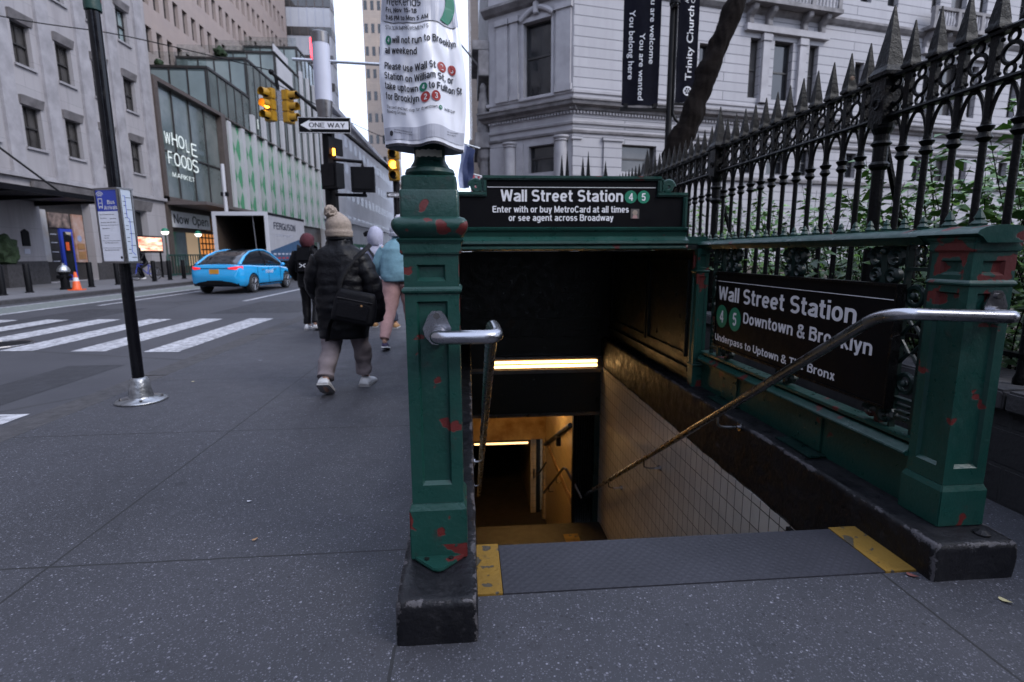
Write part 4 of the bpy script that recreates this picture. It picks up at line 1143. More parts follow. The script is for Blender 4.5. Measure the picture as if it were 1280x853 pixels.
pband(.372, .462, 'grey_heading', 'poster_grey'); pband(.466, .70, 'dark_heading', 'ink')
pband(.3692, .3707, 'heading_rule', 'ink', .02, .325)
L0 = .030
def pl(body, t, w, cap, mat='ink', bold=.016, x=L0): return lettering(body, (x, t), None, None, w, cap, mat, sn, bold, on_paper2)
pl('Weekends', .420, .150, .030, bold=.006); pl('Fri, Nov 15-18', .400, .135, .0135); pl('9:45 PM to Mon 5 AM', .378, .175, .0135)
pl('STATION IMPROVEMENTS', .349, .175, .0125, bold=.004)
pl('will not run to Brooklyn', .309, .250, .0215, x=.062); pl('all weekend', .277, .132, .0215)
pl('Please use Wall St', .228, .195, .0215); pl('Station on William St, or', .197, .258, .0215); pl('take uptown', .166, .132, .0215)
pl('to Fulton St', .166, .125, .0215, x=.198); pl('for Brooklyn', .135, .135, .0215)
pl('The next and last stop for downtown', .108, .195, .0095, bold=.006); pl('will be', .108, .045, .0095, bold=.006, x=.250); pl('Bowling Green.', .094, .085, .0095, bold=.006)
pl('Stay connected wherever you go', .042, .075, .004, bold=0, x=.06); pl('Metropolitan service notice', .034, .075, .004, bold=0, x=.06)
pl('See posted maps', .042, .05, .004, bold=0, x=.26); pl('and signs', .034, .04, .004, bold=0, x=.26)
def pb(ch, x, t, r, mat):
    q = disc(MB(), (x, t), None, None, r, 20, on_paper2); o = q.build('route_bullet', mat, sn)
    lettering(ch, (x - r * .32, t - r * .55), None, None, r * .66, r * 1.1, 'white_letter', o, .015, lambda a, c: paper(a, c + sag(a), .004), name='numeral')
pb('4', .045, .318, .0135, 'bullet'); pb('2', .246, .238, .0155, 'bulletred'); pb('3', .284, .238, .0155, 'bulletred')
pb('4', .180, .176, .0135, 'bullet'); pb('2', .186, .145, .0155, 'bulletred'); pb('3', .222, .145, .0155, 'bulletred'); pb('4', .2365, .1125, .0065, 'bullet')
q = disc(MB(), (.046, .040), None, None, .009, 18, lambda a, c: paper(a, c, .0028)); q.build('emblem', 'ink', sn)
q = MB(); n = 14
q._add([paper(.250 + .085 * math.sin(math.pi * k / n) * .35 + (.0 if 1 else 0), .385 + .15 * k / n, .0035) for k in range(n + 1)] + [paper(.285 + .05 * math.sin(math.pi * k / n), .385 + .15 * k / n, .0035) for k in range(n, -1, -1)], [tuple(range(2 * n + 2))])
q.build('green_swoosh', 'bullet', sn)
m = MB()
n = 12
m._add([(lx - .045 + .09 * i / n, ly - math.sqrt(max(.0, .0585 ** 2 - (-.045 + .09 * i / n) ** 2)), z_ + .002 * math.sin(i * 2.3)) for z_ in (1.628, 1.651) for i in range(n + 1)], [(i, i + 1, n + 2 + i, n + 1 + i) for i in range(n)])
m.build('tape_strip', 'tape', sn)
# ================================================================== churchyard wall and iron fence
FX = 2.90
cwl = thing('churchyard_wall', 'low dark stone wall with a granite coping, carrying the iron fence', 'wall', (2.95, 3, 0))
m = MB(); m.box(2.73, 3.2, -4, 34, -.4, .49); m.build('wall_face', 'brownwall', cwl)
m = MB(); y = -4.0
while y < 33:
    m.box(2.70, 3.24, y, y + 1.59, .492, .60); y += 1.6
m.build('coping', 'granite', cwl, bevel=.012)
m = MB(); m.box(3.2, 60, -4, 33.5, -.4, .42); struct('churchyard_soil', m, pm('leafy_soil', (.06, .045, .03), .95, scale=6, bump=1))
fence = thing('iron_fence', 'tall black spiked iron fence on the churchyard wall, with traceried top rails', 'fence', (FX, 3, .6))
m = MB(); m.prism([(-.032, 2.452), (-.036, 2.468), (-.02, 2.482), (.02, 2.482), (.036, 2.468), (.032, 2.452)], lambda a, c, d: (FX + a, d, c), -3, 13.6)
m.build('top_rail', 'iron', fence)
m = MB(); m.prism([(-.03, 2.197), (-.036, 2.208), (-.03, 2.222), (.03, 2.222), (.036, 2.208), (.03, 2.197)], lambda a, c, d: (FX + a, d, c), -3, 13.6)
m.build('lower_rail', 'iron', fence)
m = MB(); m.box(FX - .02, FX + .02, -3, 13.6, .74, .765); m.build('foot_rail', 'iron', fence)
SP = .1925
def at_y(ob, dy): ob.location.y += dy; return ob
def copy_part(o, dy):
    c = o.copy(); COL.objects.link(c); c.parent = o.parent; c.location = (o.location.x, o.location.y + dy, o.location.z); return c
# one picket, drawn at y = 3
m = MB()
m.lathe((FX, 3, 0), [(.030, .60), (.030, .63), (.020, .66), (.0195, 1.90), (.034, 1.915), (.040, 1.925), (.030, 1.945), (.026, 1.955), (.040, 1.975), (.044, 1.985), (.026, 1.995), (.022, 2.02), (.022, 2.20)], 10)
m.box(FX - .018, FX + .018, 2.978, 3.022, 2.2, 2.46)
m.sqlathe((FX, 3, 0), [(.040, 2.480), (.042, 2.498), (.034, 2.512), (.034, 2.53), (.016, 2.66), (.003, 2.765)])
pk = m.build('picket', 'iron', fence, smooth=True)
# arch between two pickets, drawn from y = 3 to 3 + SP
m = MB()
for sg in (0, 1):
    pts = []
    for k in range(9):
        t = k / 8; pts.append((FX, 3 + (SP * .5 * (t ** 1.6) + .012 if sg == 0 else SP - SP * .5 * (t ** 1.6) - .012), 2.0 + .20 * math.sin(t * math.pi / 2)))
    m.tube(pts, .011, 6)
m.ball((FX, 3 + SP / 2, 2.19), .016, 5)
ar = m.build('arch', 'iron', fence, smooth=True)
# pierced panel between the rails
m = MB(); yc = 3 + SP / 2
m.torus((FX, yc, 2.337), (1, 0, 0), .052, .012, 18, 6)
for dz in (-.083, .083): m.torus((FX, yc, 2.337 + dz), (1, 0, 0), .028, .010, 12, 5)
for dy in (-.06, .06): m.ball((FX, yc + dy, 2.42), .012, 5); m.ball((FX, yc + dy, 2.25), .012, 5)
for dy in (-.052, .052): m.tube([(FX, yc + dy, 2.337), (FX, yc + dy * 1.5, 2.337)], .012, 5)
pn = m.build('pierced_panel', 'iron', fence, smooth=True)
# heavy post with a pyramid spire
m = MB()
m.lathe((FX, 3, 0), [(.055, .60), (.055, .66), (.042, .70), (.04, 1.86), (.062, 1.88), (.066, 1.90), (.048, 1.92), (.048, 2.02), (.066, 2.04), (.05, 2.06), (.05, 2.10), (.07, 2.14), (.075, 2.17)], 14)
m.sqlathe((FX, 3, 0), [(.066, 2.16), (.066, 2.46), (.082, 2.475), (.084, 2.50), (.062, 2.54), (.058, 2.56), (.004, 2.93)])
for s in (-1, 1):
    m.torus((FX + s * .066, 3, 2.30), (1, 0, 0), .03, .01, 12, 5)
m.tube([(FX + .04, 3, 2.02), (FX + .55, 3.0, .45)], .022, 6)
po = m.build('fence_post', 'iron', fence)
first = True
yp = 3.66 - 13 * SP * 2
posts = []
while yp < 13.7:
    posts.append(yp); yp += 13 * SP
keep = []
for p in posts:
    keep.append(('post', p))
    for k in range(1, 13): keep.append(('pick', p + k * SP))
n_p = 0
for kind, yy in keep:
    if yy < 1.2 or yy > 13.5: continue
    if kind == 'post': copy_part(po, yy - 3)
    else: copy_part(pk, yy - 3)
    copy_part(ar, yy - 3); copy_part(pn, yy - 3)
for o in (po, pk, ar, pn): bpy.data.objects.remove(o)
m = MB(); m.box(FX - .08, FX + .08, 1.08, 1.2, .60, 2.5); m.sqlathe((FX, 1.14, 0), [(.08, 2.5), (.004, 3.0)]); m.build('fence_post', 'iron', fence)
# spear-headed gate posts farther along, seen over the stair sign
for x, top, lab in ((2.10, 3.42, 'short black spear-headed gate post, leftmost over the stair sign'), (2.22, 3.50, 'tall black spear-headed gate post, left pair over the stair sign'), (2.57, 3.38, 'short black spear-headed gate post in the middle pair over the stair sign'), (2.69, 3.50, 'tall black spear-headed gate post in the middle pair over the stair sign'), (3.08, 3.30, 'lone black spear-headed gate post right of the two pairs over the stair sign')):
    m = MB(); m.sqlathe((x, 12.0, 0), [(.06, 0), (.06, 2.75), (.075, 2.77), (.075, 2.83), (.05, 2.86), (.003, top)])
    single('gate_post', m, 'iron', lab, 'gate post', (x, 12.0, 0), 'spear-headed gate posts')
# sparrow on the fence rail
bs = thing('sparrow', 'small brown sparrow perched on the top rail of the iron fence', 'bird', (FX, 4.03, 2.48))
m = MB()
m.rings([[(FX + r * .9 * math.cos(2 * math.pi * k / 12), 4.03 + dy + r * .2 * math.sin(2 * math.pi * k / 12), 2.50 + z + r * math.sin(2 * math.pi * k / 12) * .35) for k in range(12)]
         for r, z, dy in ((.004, -.008, .02), (.022, .008, .012), (.030, .03, .004), (.028, .05, -.002), (.019, .066, -.008), (.021, .080, -.012), (.016, .092, -.012), (.004, .099, -.010))])
m.tube([(FX, 4.03 - .03, 2.582), (FX - .003, 4.03 - .048, 2.578)], [.005, .001], 6)
m.build('body', pm('sparrow_feathers', (.16, .10, .07), .8, c2=(.07, .045, .03), scale=60), bs, smooth='all')
m = MB()
m.prism([(0, 0), (.012, .004), (.05, -.03), (.045, -.036)], lambda a, c, d: (FX + d, 4.04 + a, 2.515 + c), -.008, .008); m.build('tail', pm('sparrow_tail', (.08, .05, .035), .8), bs)
m = MB()
for s in (-.008, .008): m.tube([(FX + s, 4.03, 2.505), (FX + s, 4.028, 2.482)], .002, 5)
m.build('legs', 'tan', bs)

# ================================================================== churchyard planting
def leaf(mb, p, d, L, W, tw):
    d = Vector(d).normalized(); side = d.cross(Vector((0, 0, 1)))
    if side.length < .1: side = Vector((1, 0, 0))
    side.normalize(); side = Matrix.Rotation(tw, 3, d) @ side; nrm = side.cross(d)
    p = Vector(p); a = p + d * L * .4; b = p + d * L
    b -= Vector((0, 0, L * .25)); a += nrm * W * .12
    mb._add([tuple(p), tuple(a + side * W * .5), tuple(b), tuple(a - side * W * .5), tuple(a)], [(0, 1, 4), (1, 2, 4), (2, 3, 4), (3, 0, 4)])
def shrub(x, y, h, n, spread, lab, mat='leaf', Lf=.13):
    t = thing('shrub', lab, 'shrub', (x, y, .42), 'shrubs behind the iron fence')
    st_, lf = MB(), MB()
    for i in range(n):
        a = random.uniform(0, 6.283); rr = spread * math.sqrt(random.random()) * .5
        b = Vector((x + rr * math.cos(a), y + rr * math.sin(a), .42)); hh = h * random.uniform(.55, 1.0)
        tip = b + Vector((math.cos(a) * spread * random.uniform(.1, .5), math.sin(a) * spread * random.uniform(.1, .5), hh))
        mid = (b + tip) / 2 + Vector((random.uniform(-.06, .06), random.uniform(-.06, .06), hh * .08))
        path = smooth_path([b, mid, tip], 5); st_.tube(path, [.007 * (1 - .75 * k / (len(path) - 1)) for k in range(len(path))], 5)
        for k in range(int(hh / .03)):
            q = path[min(len(path) - 1, int((.12 + .88 * random.random()) * (len(path) - 1)))]
            q = q + Vector((random.uniform(-.02, .02), random.uniform(-.02, .02), random.uniform(-.1, .1)))
            th = random.uniform(0, 6.283); L = Lf * .9 * random.uniform(.45, 1.3)
            leaf(lf, q, (math.cos(th), math.sin(th), random.uniform(-.25, .65)), L, L * random.uniform(.42, .6), random.uniform(-.7, .7))
    st_.build('stems', 'bark', t); lf.build('foliage', mat, t)
for args in ((4.05, 2.75, 2.0, 40, 1.1, 'tall bright leafy shrub behind the fence at the right edge'),
             (3.75, 3.75, 1.75, 34, 1.0, 'bright green shrub behind the heavy fence post on the right'),
             (3.8, 5.0, 1.6, 32, 1.1, 'leafy shrub behind the fence, above the side sign'),
             (4.0, 6.4, 1.6, 30, 1.2, 'leafy shrub behind the fence between its two heavy posts'),
             (3.9, 8.2, 1.7, 30, 1.3, 'pale green shrub behind the fence near the end of the stair sign'),
             (5.1, 3.5, 1.9, 32, 1.4, 'shrub growing behind the tall one at the right edge')):
    shrub(*args)
for args in ((3.55, 2.2, .85, 40, 1.0, 'dark low shrub behind the right green post'), (3.55, 3.2, 1.1, 44, 1.1, 'dark low shrub seen through the railing by the right post'),
             (3.6, 4.4, 1.15, 44, 1.1, 'dark low shrub seen through the railing above the side sign'), (3.7, 5.6, 1.1, 40, 1.2, 'dark low shrub seen through the far half of the railing'), (5.8, 5.4, 1.5, 40, 1.8, 'dark leafy shrub farther back in the churchyard')):
    shrub(*args, mat='leaf_dark', Lf=.11)

# leaning tree
tr = thing('tree', 'dark bare leaning tree trunk behind the fence and banners', 'tree', (4.45, 12, .42))
m = MB()
pth = smooth_path([(4.55, 12, .3), (4.55, 12, 2.2), (4.66, 12, 3.5), (4.98, 12, 4.25), (5.35, 12.0, 5.3), (5.88, 12, 6.65), (6.5, 12.1, 8.6), (6.9, 12.3, 11)], 16)
rad = [.28 - .12 * i / (len(pth) - 1) + .02 * noise.noise(Vector((i * .7, 2, 3))) for i in range(len(pth))]
m.tube(pth, rad, 40)
m.v = [tuple(Vector(v) + Vector((noise.noise(Vector(v) * 3), noise.noise(Vector(v) * 3 + Vector((5, 5, 5))), 0)) * .07 + Vector((noise.noise(Vector((v[0] * 14, v[1] * 14, v[2] * 2.5))), noise.noise(Vector((v[0] * 14 + 7, v[1] * 14, v[2] * 2.5))), 0)) * .035) for v in m.v]
m.build('trunk', 'bark', tr, smooth='all')
for pts, r in (([(4.7, 12, 3.6), (4.5, 12.05, 4.4), (4.25, 12.2, 5.1)], .10), ([(6.5, 12.1, 8.6), (5.6, 12.4, 10.2), (5.0, 12.6, 12)], .12), ([(6.7, 12.2, 9.6), (7.8, 12, 11), (8.3, 12, 13)], .11)):
    if pts[0][2] < 4: continue
    m = MB(); pp = smooth_path(pts, 6); m.tube(pp, [r * (1 - .6 * i / (len(pp) - 1)) for i in range(len(pp))], 10); m.build('limb', 'bark', tr, smooth='all')

# lamp pole with two banners and two cameras
lpn = thing('light_pole', 'black pole with banner arms behind the fence, carrying two church banners', 'pole', (5.20, 14, .42))
m = MB(); m.lathe((5.22, 14, 0), [(.14, .42), (.14, .9), (.085, 1.0), (.075, 9.5)], 12); m.build('pole', 'darkmetal', lpn, smooth=True)
for zz in (4.90, 8.9):
    m = MB(); m.box(3.93, 5.16, 13.97, 14.03, zz - .04, zz + .04); m.box(4.02, 4.12, 13.95, 14.05, zz + .04, zz + .14); m.box(4.78, 4.88, 13.95, 14.05, zz + .04, zz + .14); m.build('banner_arm', 'darkmetal', lpn)
    m = MB(); m.box(5.28, 5.95, 13.98, 14.02, zz + .12, zz + .18); m.build('banner_arm', 'darkmetal', lpn)
m = MB(); m.tube(round_path([(5.29, 13.93, 9.0), (5.29, 13.93, 4.75), (5.45, 13.9, 4.55), (5.8, 13.9, 4.55)], .2), .035, 8); m.build('conduit', 'darkmetal', lpn, smooth=True)
bn = thing('banner', 'wide dark banner hung left of the pole, lettered sideways about being welcome and wanted', 'banner', (4.42, 14, 4.98))
def cloth(x0, x1, z0, z1, nx=20, nz=40, amp=.025):
    q = MB()
    vs = []
    for side in (0, .006):
        for j in range(nz + 1):
            for i in range(nx + 1):
                u, t = i / nx, j / nz
                yy = 14 + amp * math.sin(u * 9 + t * 1.5) * (1 - .5 * t) + .02 * noise.noise(Vector((u * 3, t * 6, 2))) + side
                vs.append((x0 + (x1 - x0) * u, yy, z0 + (z1 - z0) * t))
    N = (nx + 1) * (nz + 1)
    fs = [(s * N + j * (nx + 1) + i, s * N + j * (nx + 1) + i + 1, s * N + (j + 1) * (nx + 1) + i + 1, s * N + (j + 1) * (nx + 1) + i) for s in (0, 1) for j in range(nz) for i in range(nx)]
    q._add(vs, fs); return q
def on_banner(x0, x1, z0, z1, amp=.025):
    return lambda px, pz: (px, 14 + amp * math.sin((px - x0) / (x1 - x0) * 9 + (pz - z0) / (z1 - z0) * 1.5) * (1 - .5 * (pz - z0) / (z1 - z0)) + .02 * noise.noise(Vector(((px - x0) / (x1 - x0) * 3, (pz - z0) / (z1 - z0) * 6, 2))) - .006, pz)
bx = (3.97, 4.92, 5.0, 8.86)
cloth(*bx).build('fabric', 'banner', bn, smooth='all')
ob1 = on_banner(*bx)
def down(xb, ztop): return lambda a, b: ob1(xb + b, ztop - a)       # text read from top to bottom
lettering('You belong here', (0, 0), None, None, 1.60, .135, 'white_letter', bn, .006, down(4.12, 7.22), face='serifless')
lettering('You are wanted', (0, 0), None, None, 1.58, .135, 'white_letter', bn, .006, down(4.385, 6.70), face='serifless')
lettering('You are welcome', (0, 0), None, None, 1.78, .135, 'white_letter', bn, .006, down(4.65, 7.78), face='serifless')
b2 = thing('banner', 'narrow dark banner right of the pole with the church name reading upward', 'banner', (5.6, 14, 5.08))
bx2 = (5.36, 5.90, 5.09, 9.0)
cloth(*bx2, nx=12, amp=.012).build('fabric', 'banner', b2, smooth='all')
ob2 = on_banner(*bx2, amp=.012)
upw = lambda xb, z0: (lambda a, b: ob2(xb - b, z0 + a))
lettering('Trinity Church', (0, 0), None, None, 1.75, .165, 'white_letter', b2, .006, upw(5.76, 5.62), face='serifless')
lettering('An Episcopal parish in the', (0, 0), None, None, 1.45, .085, 'white_letter', b2, .002, upw(5.60, 7.42), face='serifless'); lettering('City of New York', (0, 0), None, None, .95, .095, 'white_letter', b2, .004, upw(5.77, 7.44), face='serifless')
q = disc(MB(), (5.68, 5.37), None, None, .115, 24, ob2); e = q.build('emblem', 'white_letter', b2)
q = MB()
for k in range(6):
    a = k * math.pi / 3; disc(q, (5.68 + .06 * math.cos(a), 5.37 + .06 * math.sin(a)), None, None, .026, 10, lambda x, z: (lambda p: (p[0], p[1] - .003, p[2]))(ob2(x, z)))
disc(q, (5.68, 5.37), None, None, .02, 10, lambda x, z: (lambda p: (p[0], p[1] - .003, p[2]))(ob2(x, z)))
q.build('rosette', 'banner', e)
for (x, z), lab in (((5.82, 4.40), 'dark dome security camera hanging from a bracket below the narrow banner'), ((5.20, 7.35), 'dark dome security camera high on the pole between the two banners')):
    c = thing('security_camera', lab, 'camera', (x, 13.85, z), 'dome cameras on the banner pole')
    m = MB(); m.lathe((x, 13.85, z), [(.10, 0), (.13, -.02), (.13, .18), (.10, .22), (.04, .24), (.03, .34)], 14); m.build('housing', 'darkmetal', c, smooth=True)
    m = MB(); m.ball((x, 13.85, z - .01), .095, 8); m.build('dome', 'glass_dark', c, smooth='all')

# ================================================================== white stone corner building
wb = thing('corner_building', 'ornate white stone corner building with a chamfered bay behind the churchyard', 'building', (6.6, 34, -.3))
pC = Vector((6.6, 34.0)); dm = Vector((math.sin(R(78.3)), math.cos(R(78.3)))); dch = Vector((-.786, .618))
nm, nc = Vector((-dm.y, dm.x)), Vector((.618, .786))       # into the building
if nm.y < 0: nm = -nm
def fm(t, z, d): p = pC + dm * t + nm * d; return (p.x, p.y, z)
def fc(t, z, d): p = pC + dch * t + nc * d; return (p.x, p.y, z)
pE = pC + dch * 6.3
def fs2(t, z, d): return (pE.x + d, pE.y + t, z)
def winset(f, a, b, c, d, depth=.45, mat='glass_dark', split=None, mid=True):
    fr = MB(); e = depth - .02
    w = .07
    fbox(fr, f, a, a + w, c, d, e - .08, e); fbox(fr, f, b - w, b, c, d, e - .08, e); fbox(fr, f, a + w, b - w, d - w, d, e - .08, e); fbox(fr, f, a + w, b - w, c, c + w, e - .08, e)
    if mid:
        h = c + (d - c) * (split or .5); fbox(fr, f, a + w, b - w, h - .05, h + .05, e - .07, e)
    o = fr.build('window', 'frame_dark', wb)
    g = MB(); fbox(g, f, a + w, b - w, c + w, d - w, depth - .02, depth + .01); g.build('pane', mat, o)
    return o
ops = [(3.4, 5.9, 6.45, 8.12)]
for g0 in (15.4, 31.0, 46.6):
    for dx, hw in ((-2.3, .42), (0, .78), (2.55, .40)):
        ops.append((g0 + dx - hw, g0 + dx + hw, 11.6, 15.35)); ops.append((g0 + dx - hw, g0 + dx + hw, 6.7, 8.5)); ops.append((g0 + dx - hw, g0 + dx + hw, 18.6, 22.2))
for s0 in (9.2, 22.1, 24.6, 38):
    ops.append((s0 - .42, s0 + .42, 11.9, 14.65)); ops.append((s0 - .5, s0 + .5, 6.7, 8.4)); ops.append((s0 - .5, s0 + .5, 18.6, 22))
ops.append((3.6, 5.7, 11.6, 15.3)); ops.append((3.6, 5.7, 18.6, 22))
m = MB(); facade(m, fm, 0, 56, -.3, 26, ops, .5); m.build('main_wall', 'whitestone', wb)
for o in ops: winset(fm, *o, mat=random.choice(['glass_dark', 'glass_dark', 'glass_curtain']))
cops = [(1.52, 3.54, 11.1, 15.6), (1.3, 3.2, 6.45, 8.15), (1.6, 3.5, 18.6, 22.5)]
m = MB(); facade(m, fc, 0, 6.3, -.3, 26, cops, .5); m.build('chamfer_wall', 'whiteplain', wb)
for o in cops: winset(fc, *o, mat='glass_dark', split=.55)
m = MB(); m.tube([fc(3.54 - 2.02 * k / 12, 15.6 - .35 * (abs(k - 6) / 6) ** 2, .2) for k in range(13)], .0, 4) if False else None
sops = []
for k in range(6): sops += [(2 + k * 4, 3.4 + k * 4, 11.6, 15.3), (2 + k * 4, 3.4 + k * 4, 6.5, 8.4)]
m = MB(); facade(m, fs2, 0, 26, -.3, 26, sops, .5); m.build('side_wall', 'sootystone', wb)
for o in sops: winset(fs2, *o)
m = MB(); a, b, c = fm(56, 26, 0), fm(56, 26, 30), (pE.x, pE.y + 26, 26)
m._add([fm(0, 26, 0), a, b, c, (pE.x, pE.y, 26)], [(0, 1, 2, 3, 4)]); m.build('roof', 'sootystone', wb)
# storey cornices with dentils
def cornice(f, a, b, z, prof, name='cornice', mat='whiteplain'):
    q = MB(); q.prism([(-d, z + h) for d, h in prof] + [(.05, z + prof[-1][1]), (.05, z + prof[0][1])], lambda d, h, t: f(t, h, d), a, b); return q.build(name, mat, wb)
main_prof = [(.03, -.42), (.18, -.36), (.22, -.2), (.55, -.12), (.62, .08), (.70, .10), (.70, .2), (.10, .34)]
cornice(fm, -.3, 56, 10.35, main_prof, mat='sootystone'); cornice(fc, -.3, 6.9, 10.35, main_prof, mat='sootystone')
for f, a, b in ((fm, 0, 13), (fc, 0, 6.3)):
    q = MB(); t = a
    while t < b: fbox(q, f, t, t + .12, 9.78, 9.93, -.16, -.02); t += .22
    q.build('dentil_band', 'whiteplain', wb)
low = [(.02, -.1), (.12, -.06), (.16, .06), (.04, .12)]
for f, a, b in ((fm, -.1, 56), (fc, -.1, 6.5)):
    cornice(f, a, b, 9.25, low); cornice(f, a, b, 8.72, low, mat='sootystone'); cornice(f, a, b, 11.05, [(.02, -.1), (.1, -.05), (.1, .1), (.02, .14)])
cornice(fm, 7.2, 56, 6.25, [(.02, -.15), (.2, -.1), (.24, .08), (.02, .2)], mat='sootystone'); cornice(fm, -.2, 56, 17.0, [(.02, -.2), (.15, -.1), (.32, .1), (.32, .25), (.02, .35)], mat='sootystone'); cornice(fc, -.2, 6.6, 16.7, [(.02, -.2), (.25, -.1), (.5, .15), (.5, .3), (.02, .4)], mat='sootystone')
def column(f, t, z0, z1, r, d=-.12):
    q = MB(); p = f(t, 0, d); q.lathe((p[0], p[1], 0), [(r * 1.25, z0), (r * 1.25, z0 + .15), (r, z0 + .25), (r * .92, z1 - .35), (r * 1.1, z1 - .28), (r * 1.0, z1 - .22), (r * 1.25, z1 - .1), (r * 1.25, z1)], 16); q.build('column', 'whiteplain', wb, smooth=True)
for t in (4.55, .72): column(fc, t, 3.0, 8.5, .42)
for t, w in ((3.85, .55), (1.2, .4)):
    q = MB(); fbox(q, fc, t - w / 2, t + w / 2, 3, 8.4, -.10, .0) if t > 2 else None
    if q.v: q.build('pilaster', 'whiteplain', wb)
for t0, t1 in ((.15, 1.15), (3.95, 4.5), (4.75, 5.6)):
    q = MB(); fbox(q, fc, t0, t1, 11.2, 16.2, -.14, 0); fbox(q, fc, t0 - .08, t1 + .08, 11.12, 11.5, -.22, 0); fbox(q, fc, t0 - .08, t1 + .08, 15.8, 16.15, -.24, 0); q.build('pilaster', 'whiteplain', wb)
q = MB(); w0, w1 = 1.35, 3.72
fbox(q, fc, w0, 1.52, 11.1, 15.6, -.06, 0); fbox(q, fc, 3.54, w1, 11.1, 15.6, -.06, 0); fbox(q, fc, w0, w1, 15.6, 15.85, -.1, 0); fbox(q, fc, w0 - .1, w1 + .1, 10.98, 11.1, -.18, 0); q.build('window_surround', 'whiteplain', wb)
q = MB(); q.tube([fc(1.35 + 2.37 * k / 16, 15.75 + .55 * math.sin(math.pi * k / 16), -.12) for k in range(17)], [(.16, .16)] * 17, 8); q.build('arched_hood', 'whiteplain', wb, smooth=True)
q = MB(); fbox(q, fc, 2.38, 2.70, 15.9, 16.6, -.35, -.05); q.build('keystone', 'whiteplain', wb, bevel=.05)
for t0, t1 in ((2.1, 3.35), (-.02, .5)):
    q = MB(); fbox(q, fm, t0, t1, 2, 8.25, -.12, 0); fbox(q, fm, t0 - .1, t1 + .1, 8.25, 8.45, -.22, 0); q.build('pilaster', 'whitestone', wb)
for g0 in (15.4, 31.0, 46.6):
    for dx in (-1.55, 1.45):
        q = MB(); fbox(q, fm, g0 + dx - .28, g0 + dx + .28, 11.3, 15.7, -.22, 0); fbox(q, fm, g0 + dx - .36, g0 + dx + .36, 15.2, 15.6, -.3, 0); fbox(q, fm, g0 + dx - .36, g0 + dx + .36, 11.3, 11.6, -.3, 0); q.build('pilaster', 'whiteplain', wb)
    q = MB(); fbox(q, fm, g0 - 3.3, g0 + 3.5, 15.7, 16.1, -.34, 0); q.build('window_head', 'whiteplain', wb)
    for dx in (-3.0, -1.5, 1.4, 2.9):
        q = MB(); q.prism([(0, 15.75), (-.12, 15.75), (-.35, 16.1), (-.3, 16.5), (-.75, 16.85), (-.8, 17.15), (0, 17.15)], lambda d, z, t: fm(t, z, d), g0 + dx - .2, g0 + dx + .2); q.build('bracket', 'sootystone', wb, bevel=.04)
    q = MB(); fbox(q, fm, g0 - 3.6, g0 + 3.8, 17.15, 17.4, -1.0, 0); fbox(q, fm, g0 - 3.5, g0 + 3.7, 18.45, 18.65, -.95, -.65)
    for t in (-3.5, -1.2, 1.2, 3.4): fbox(q, fm, g0 + t, g0 + t + .3, 17.4, 18.45, -.95, -.65)
    q.build('balcony', 'sootystone', wb)
    q = MB()
    for k in range(24):
        t = g0 - 3.1 + k * .28
        p = fm(t, 0, -.8); q.lathe((p[0], p[1], 17.4), [(.07, 0), (.05, .1), (.09, .4), (.04, .75), (.07, 1.05)], 8)
    o = q.build('balustrade', 'whiteplain', wb, smooth=True)
# dark carved porch on the street side of the corner
q = MB()
for k in range(3):
    q.lathe((pE.x - .35, pE.y + .5 + k * 1.6, 0), [(.5, -.3), (.5, 5.2), (.34, 5.4), (.30, 7.6), (.42, 7.8), (.5, 8.4)], 12)
q.box(pE.x - 1.0, pE.x, pE.y - .1, pE.y + 6, 8.4, 9.4)
for k in range(3):
    q.lathe((pE.x - .4, pE.y + .5 + k * 1.6, 9.4), [(.45, 0), (.45, .4), (.3, .7), (.42, 1.6), (.3, 2.3), (.22, 2.7), (.26, 3.0), (.1, 3.3)], 10)
q.box(pE.x - .7, pE.x, pE.y - .1, pE.y + 6, 13.0, 14.6); q.box(pE.x - 1.1, pE.x, pE.y - .1, pE.y + 6, 14.6, 15.2)
q.build('carved_porch', 'sootystone', wb, bevel=.05)
for (t, z, L, lab, mt) in ((3.5, 13.6, 3.4, 0, 0),):
    q = MB(); q.tube([(pE.x, pE.y + 1.0, 13.2), (pE.x - 2.6, pE.y - .5, 15.6)], .06, 6); q.build('flagpole', 'alu', wb)
# ================================================================== flags over the pavement
def flag(x0, y0, z0, dx, h, lab, mats, group='flags on the far facade'):
    f = thing('flag', lab, 'flag', (x0, y0, z0), group)
    m = MB(); m.tube([(x0 + .9, y0 + .4, z0 + .4), (x0 - .1, y0, z0 + .6)], .035, 6); m.build('staff', 'alu', f)
    n = len(mats)
    for k, mt in enumerate(mats):
        m = MB(); N = 8
        vs = []
        for s in (0, .01):
            for i in range(N + 1):
                t = i / N
                for e in (0, 1):
                    u = (k + e) / n
                    vs.append((x0 + dx * u * (1 - .45 * t) + .07 * math.sin(t * 6 + u * 4), y0 + .12 * math.sin(t * 5 + u * 9) + s, z0 + .55 - h * t - .3 * u * (1 - t)))
        q = (N + 1) * 2
        m._add(vs, [(s * q + 2 * i, s * q + 2 * i + 1, s * q + 2 * i + 3, s * q + 2 * i + 2) for s in (0, 1) for i in range(N)]); m.build('cloth_panel', mt, f, smooth='all')
M['flag_navy'] = pm('flag_navy', (.03, .045, .12), .8); M['flag_pale'] = pm('flag_pale_blue', (.30, .34, .50), .8); M['flag_red'] = pm('flag_red', (.38, .05, .07), .8); M['flag_white'] = pm('flag_white', (.6, .58, .6), .8)
flag(-.28, 24, 5.45, .75, 1.9, 'navy and pale blue flag hanging right of the notice column', ['flag_pale', 'flag_navy', 'flag_navy'])
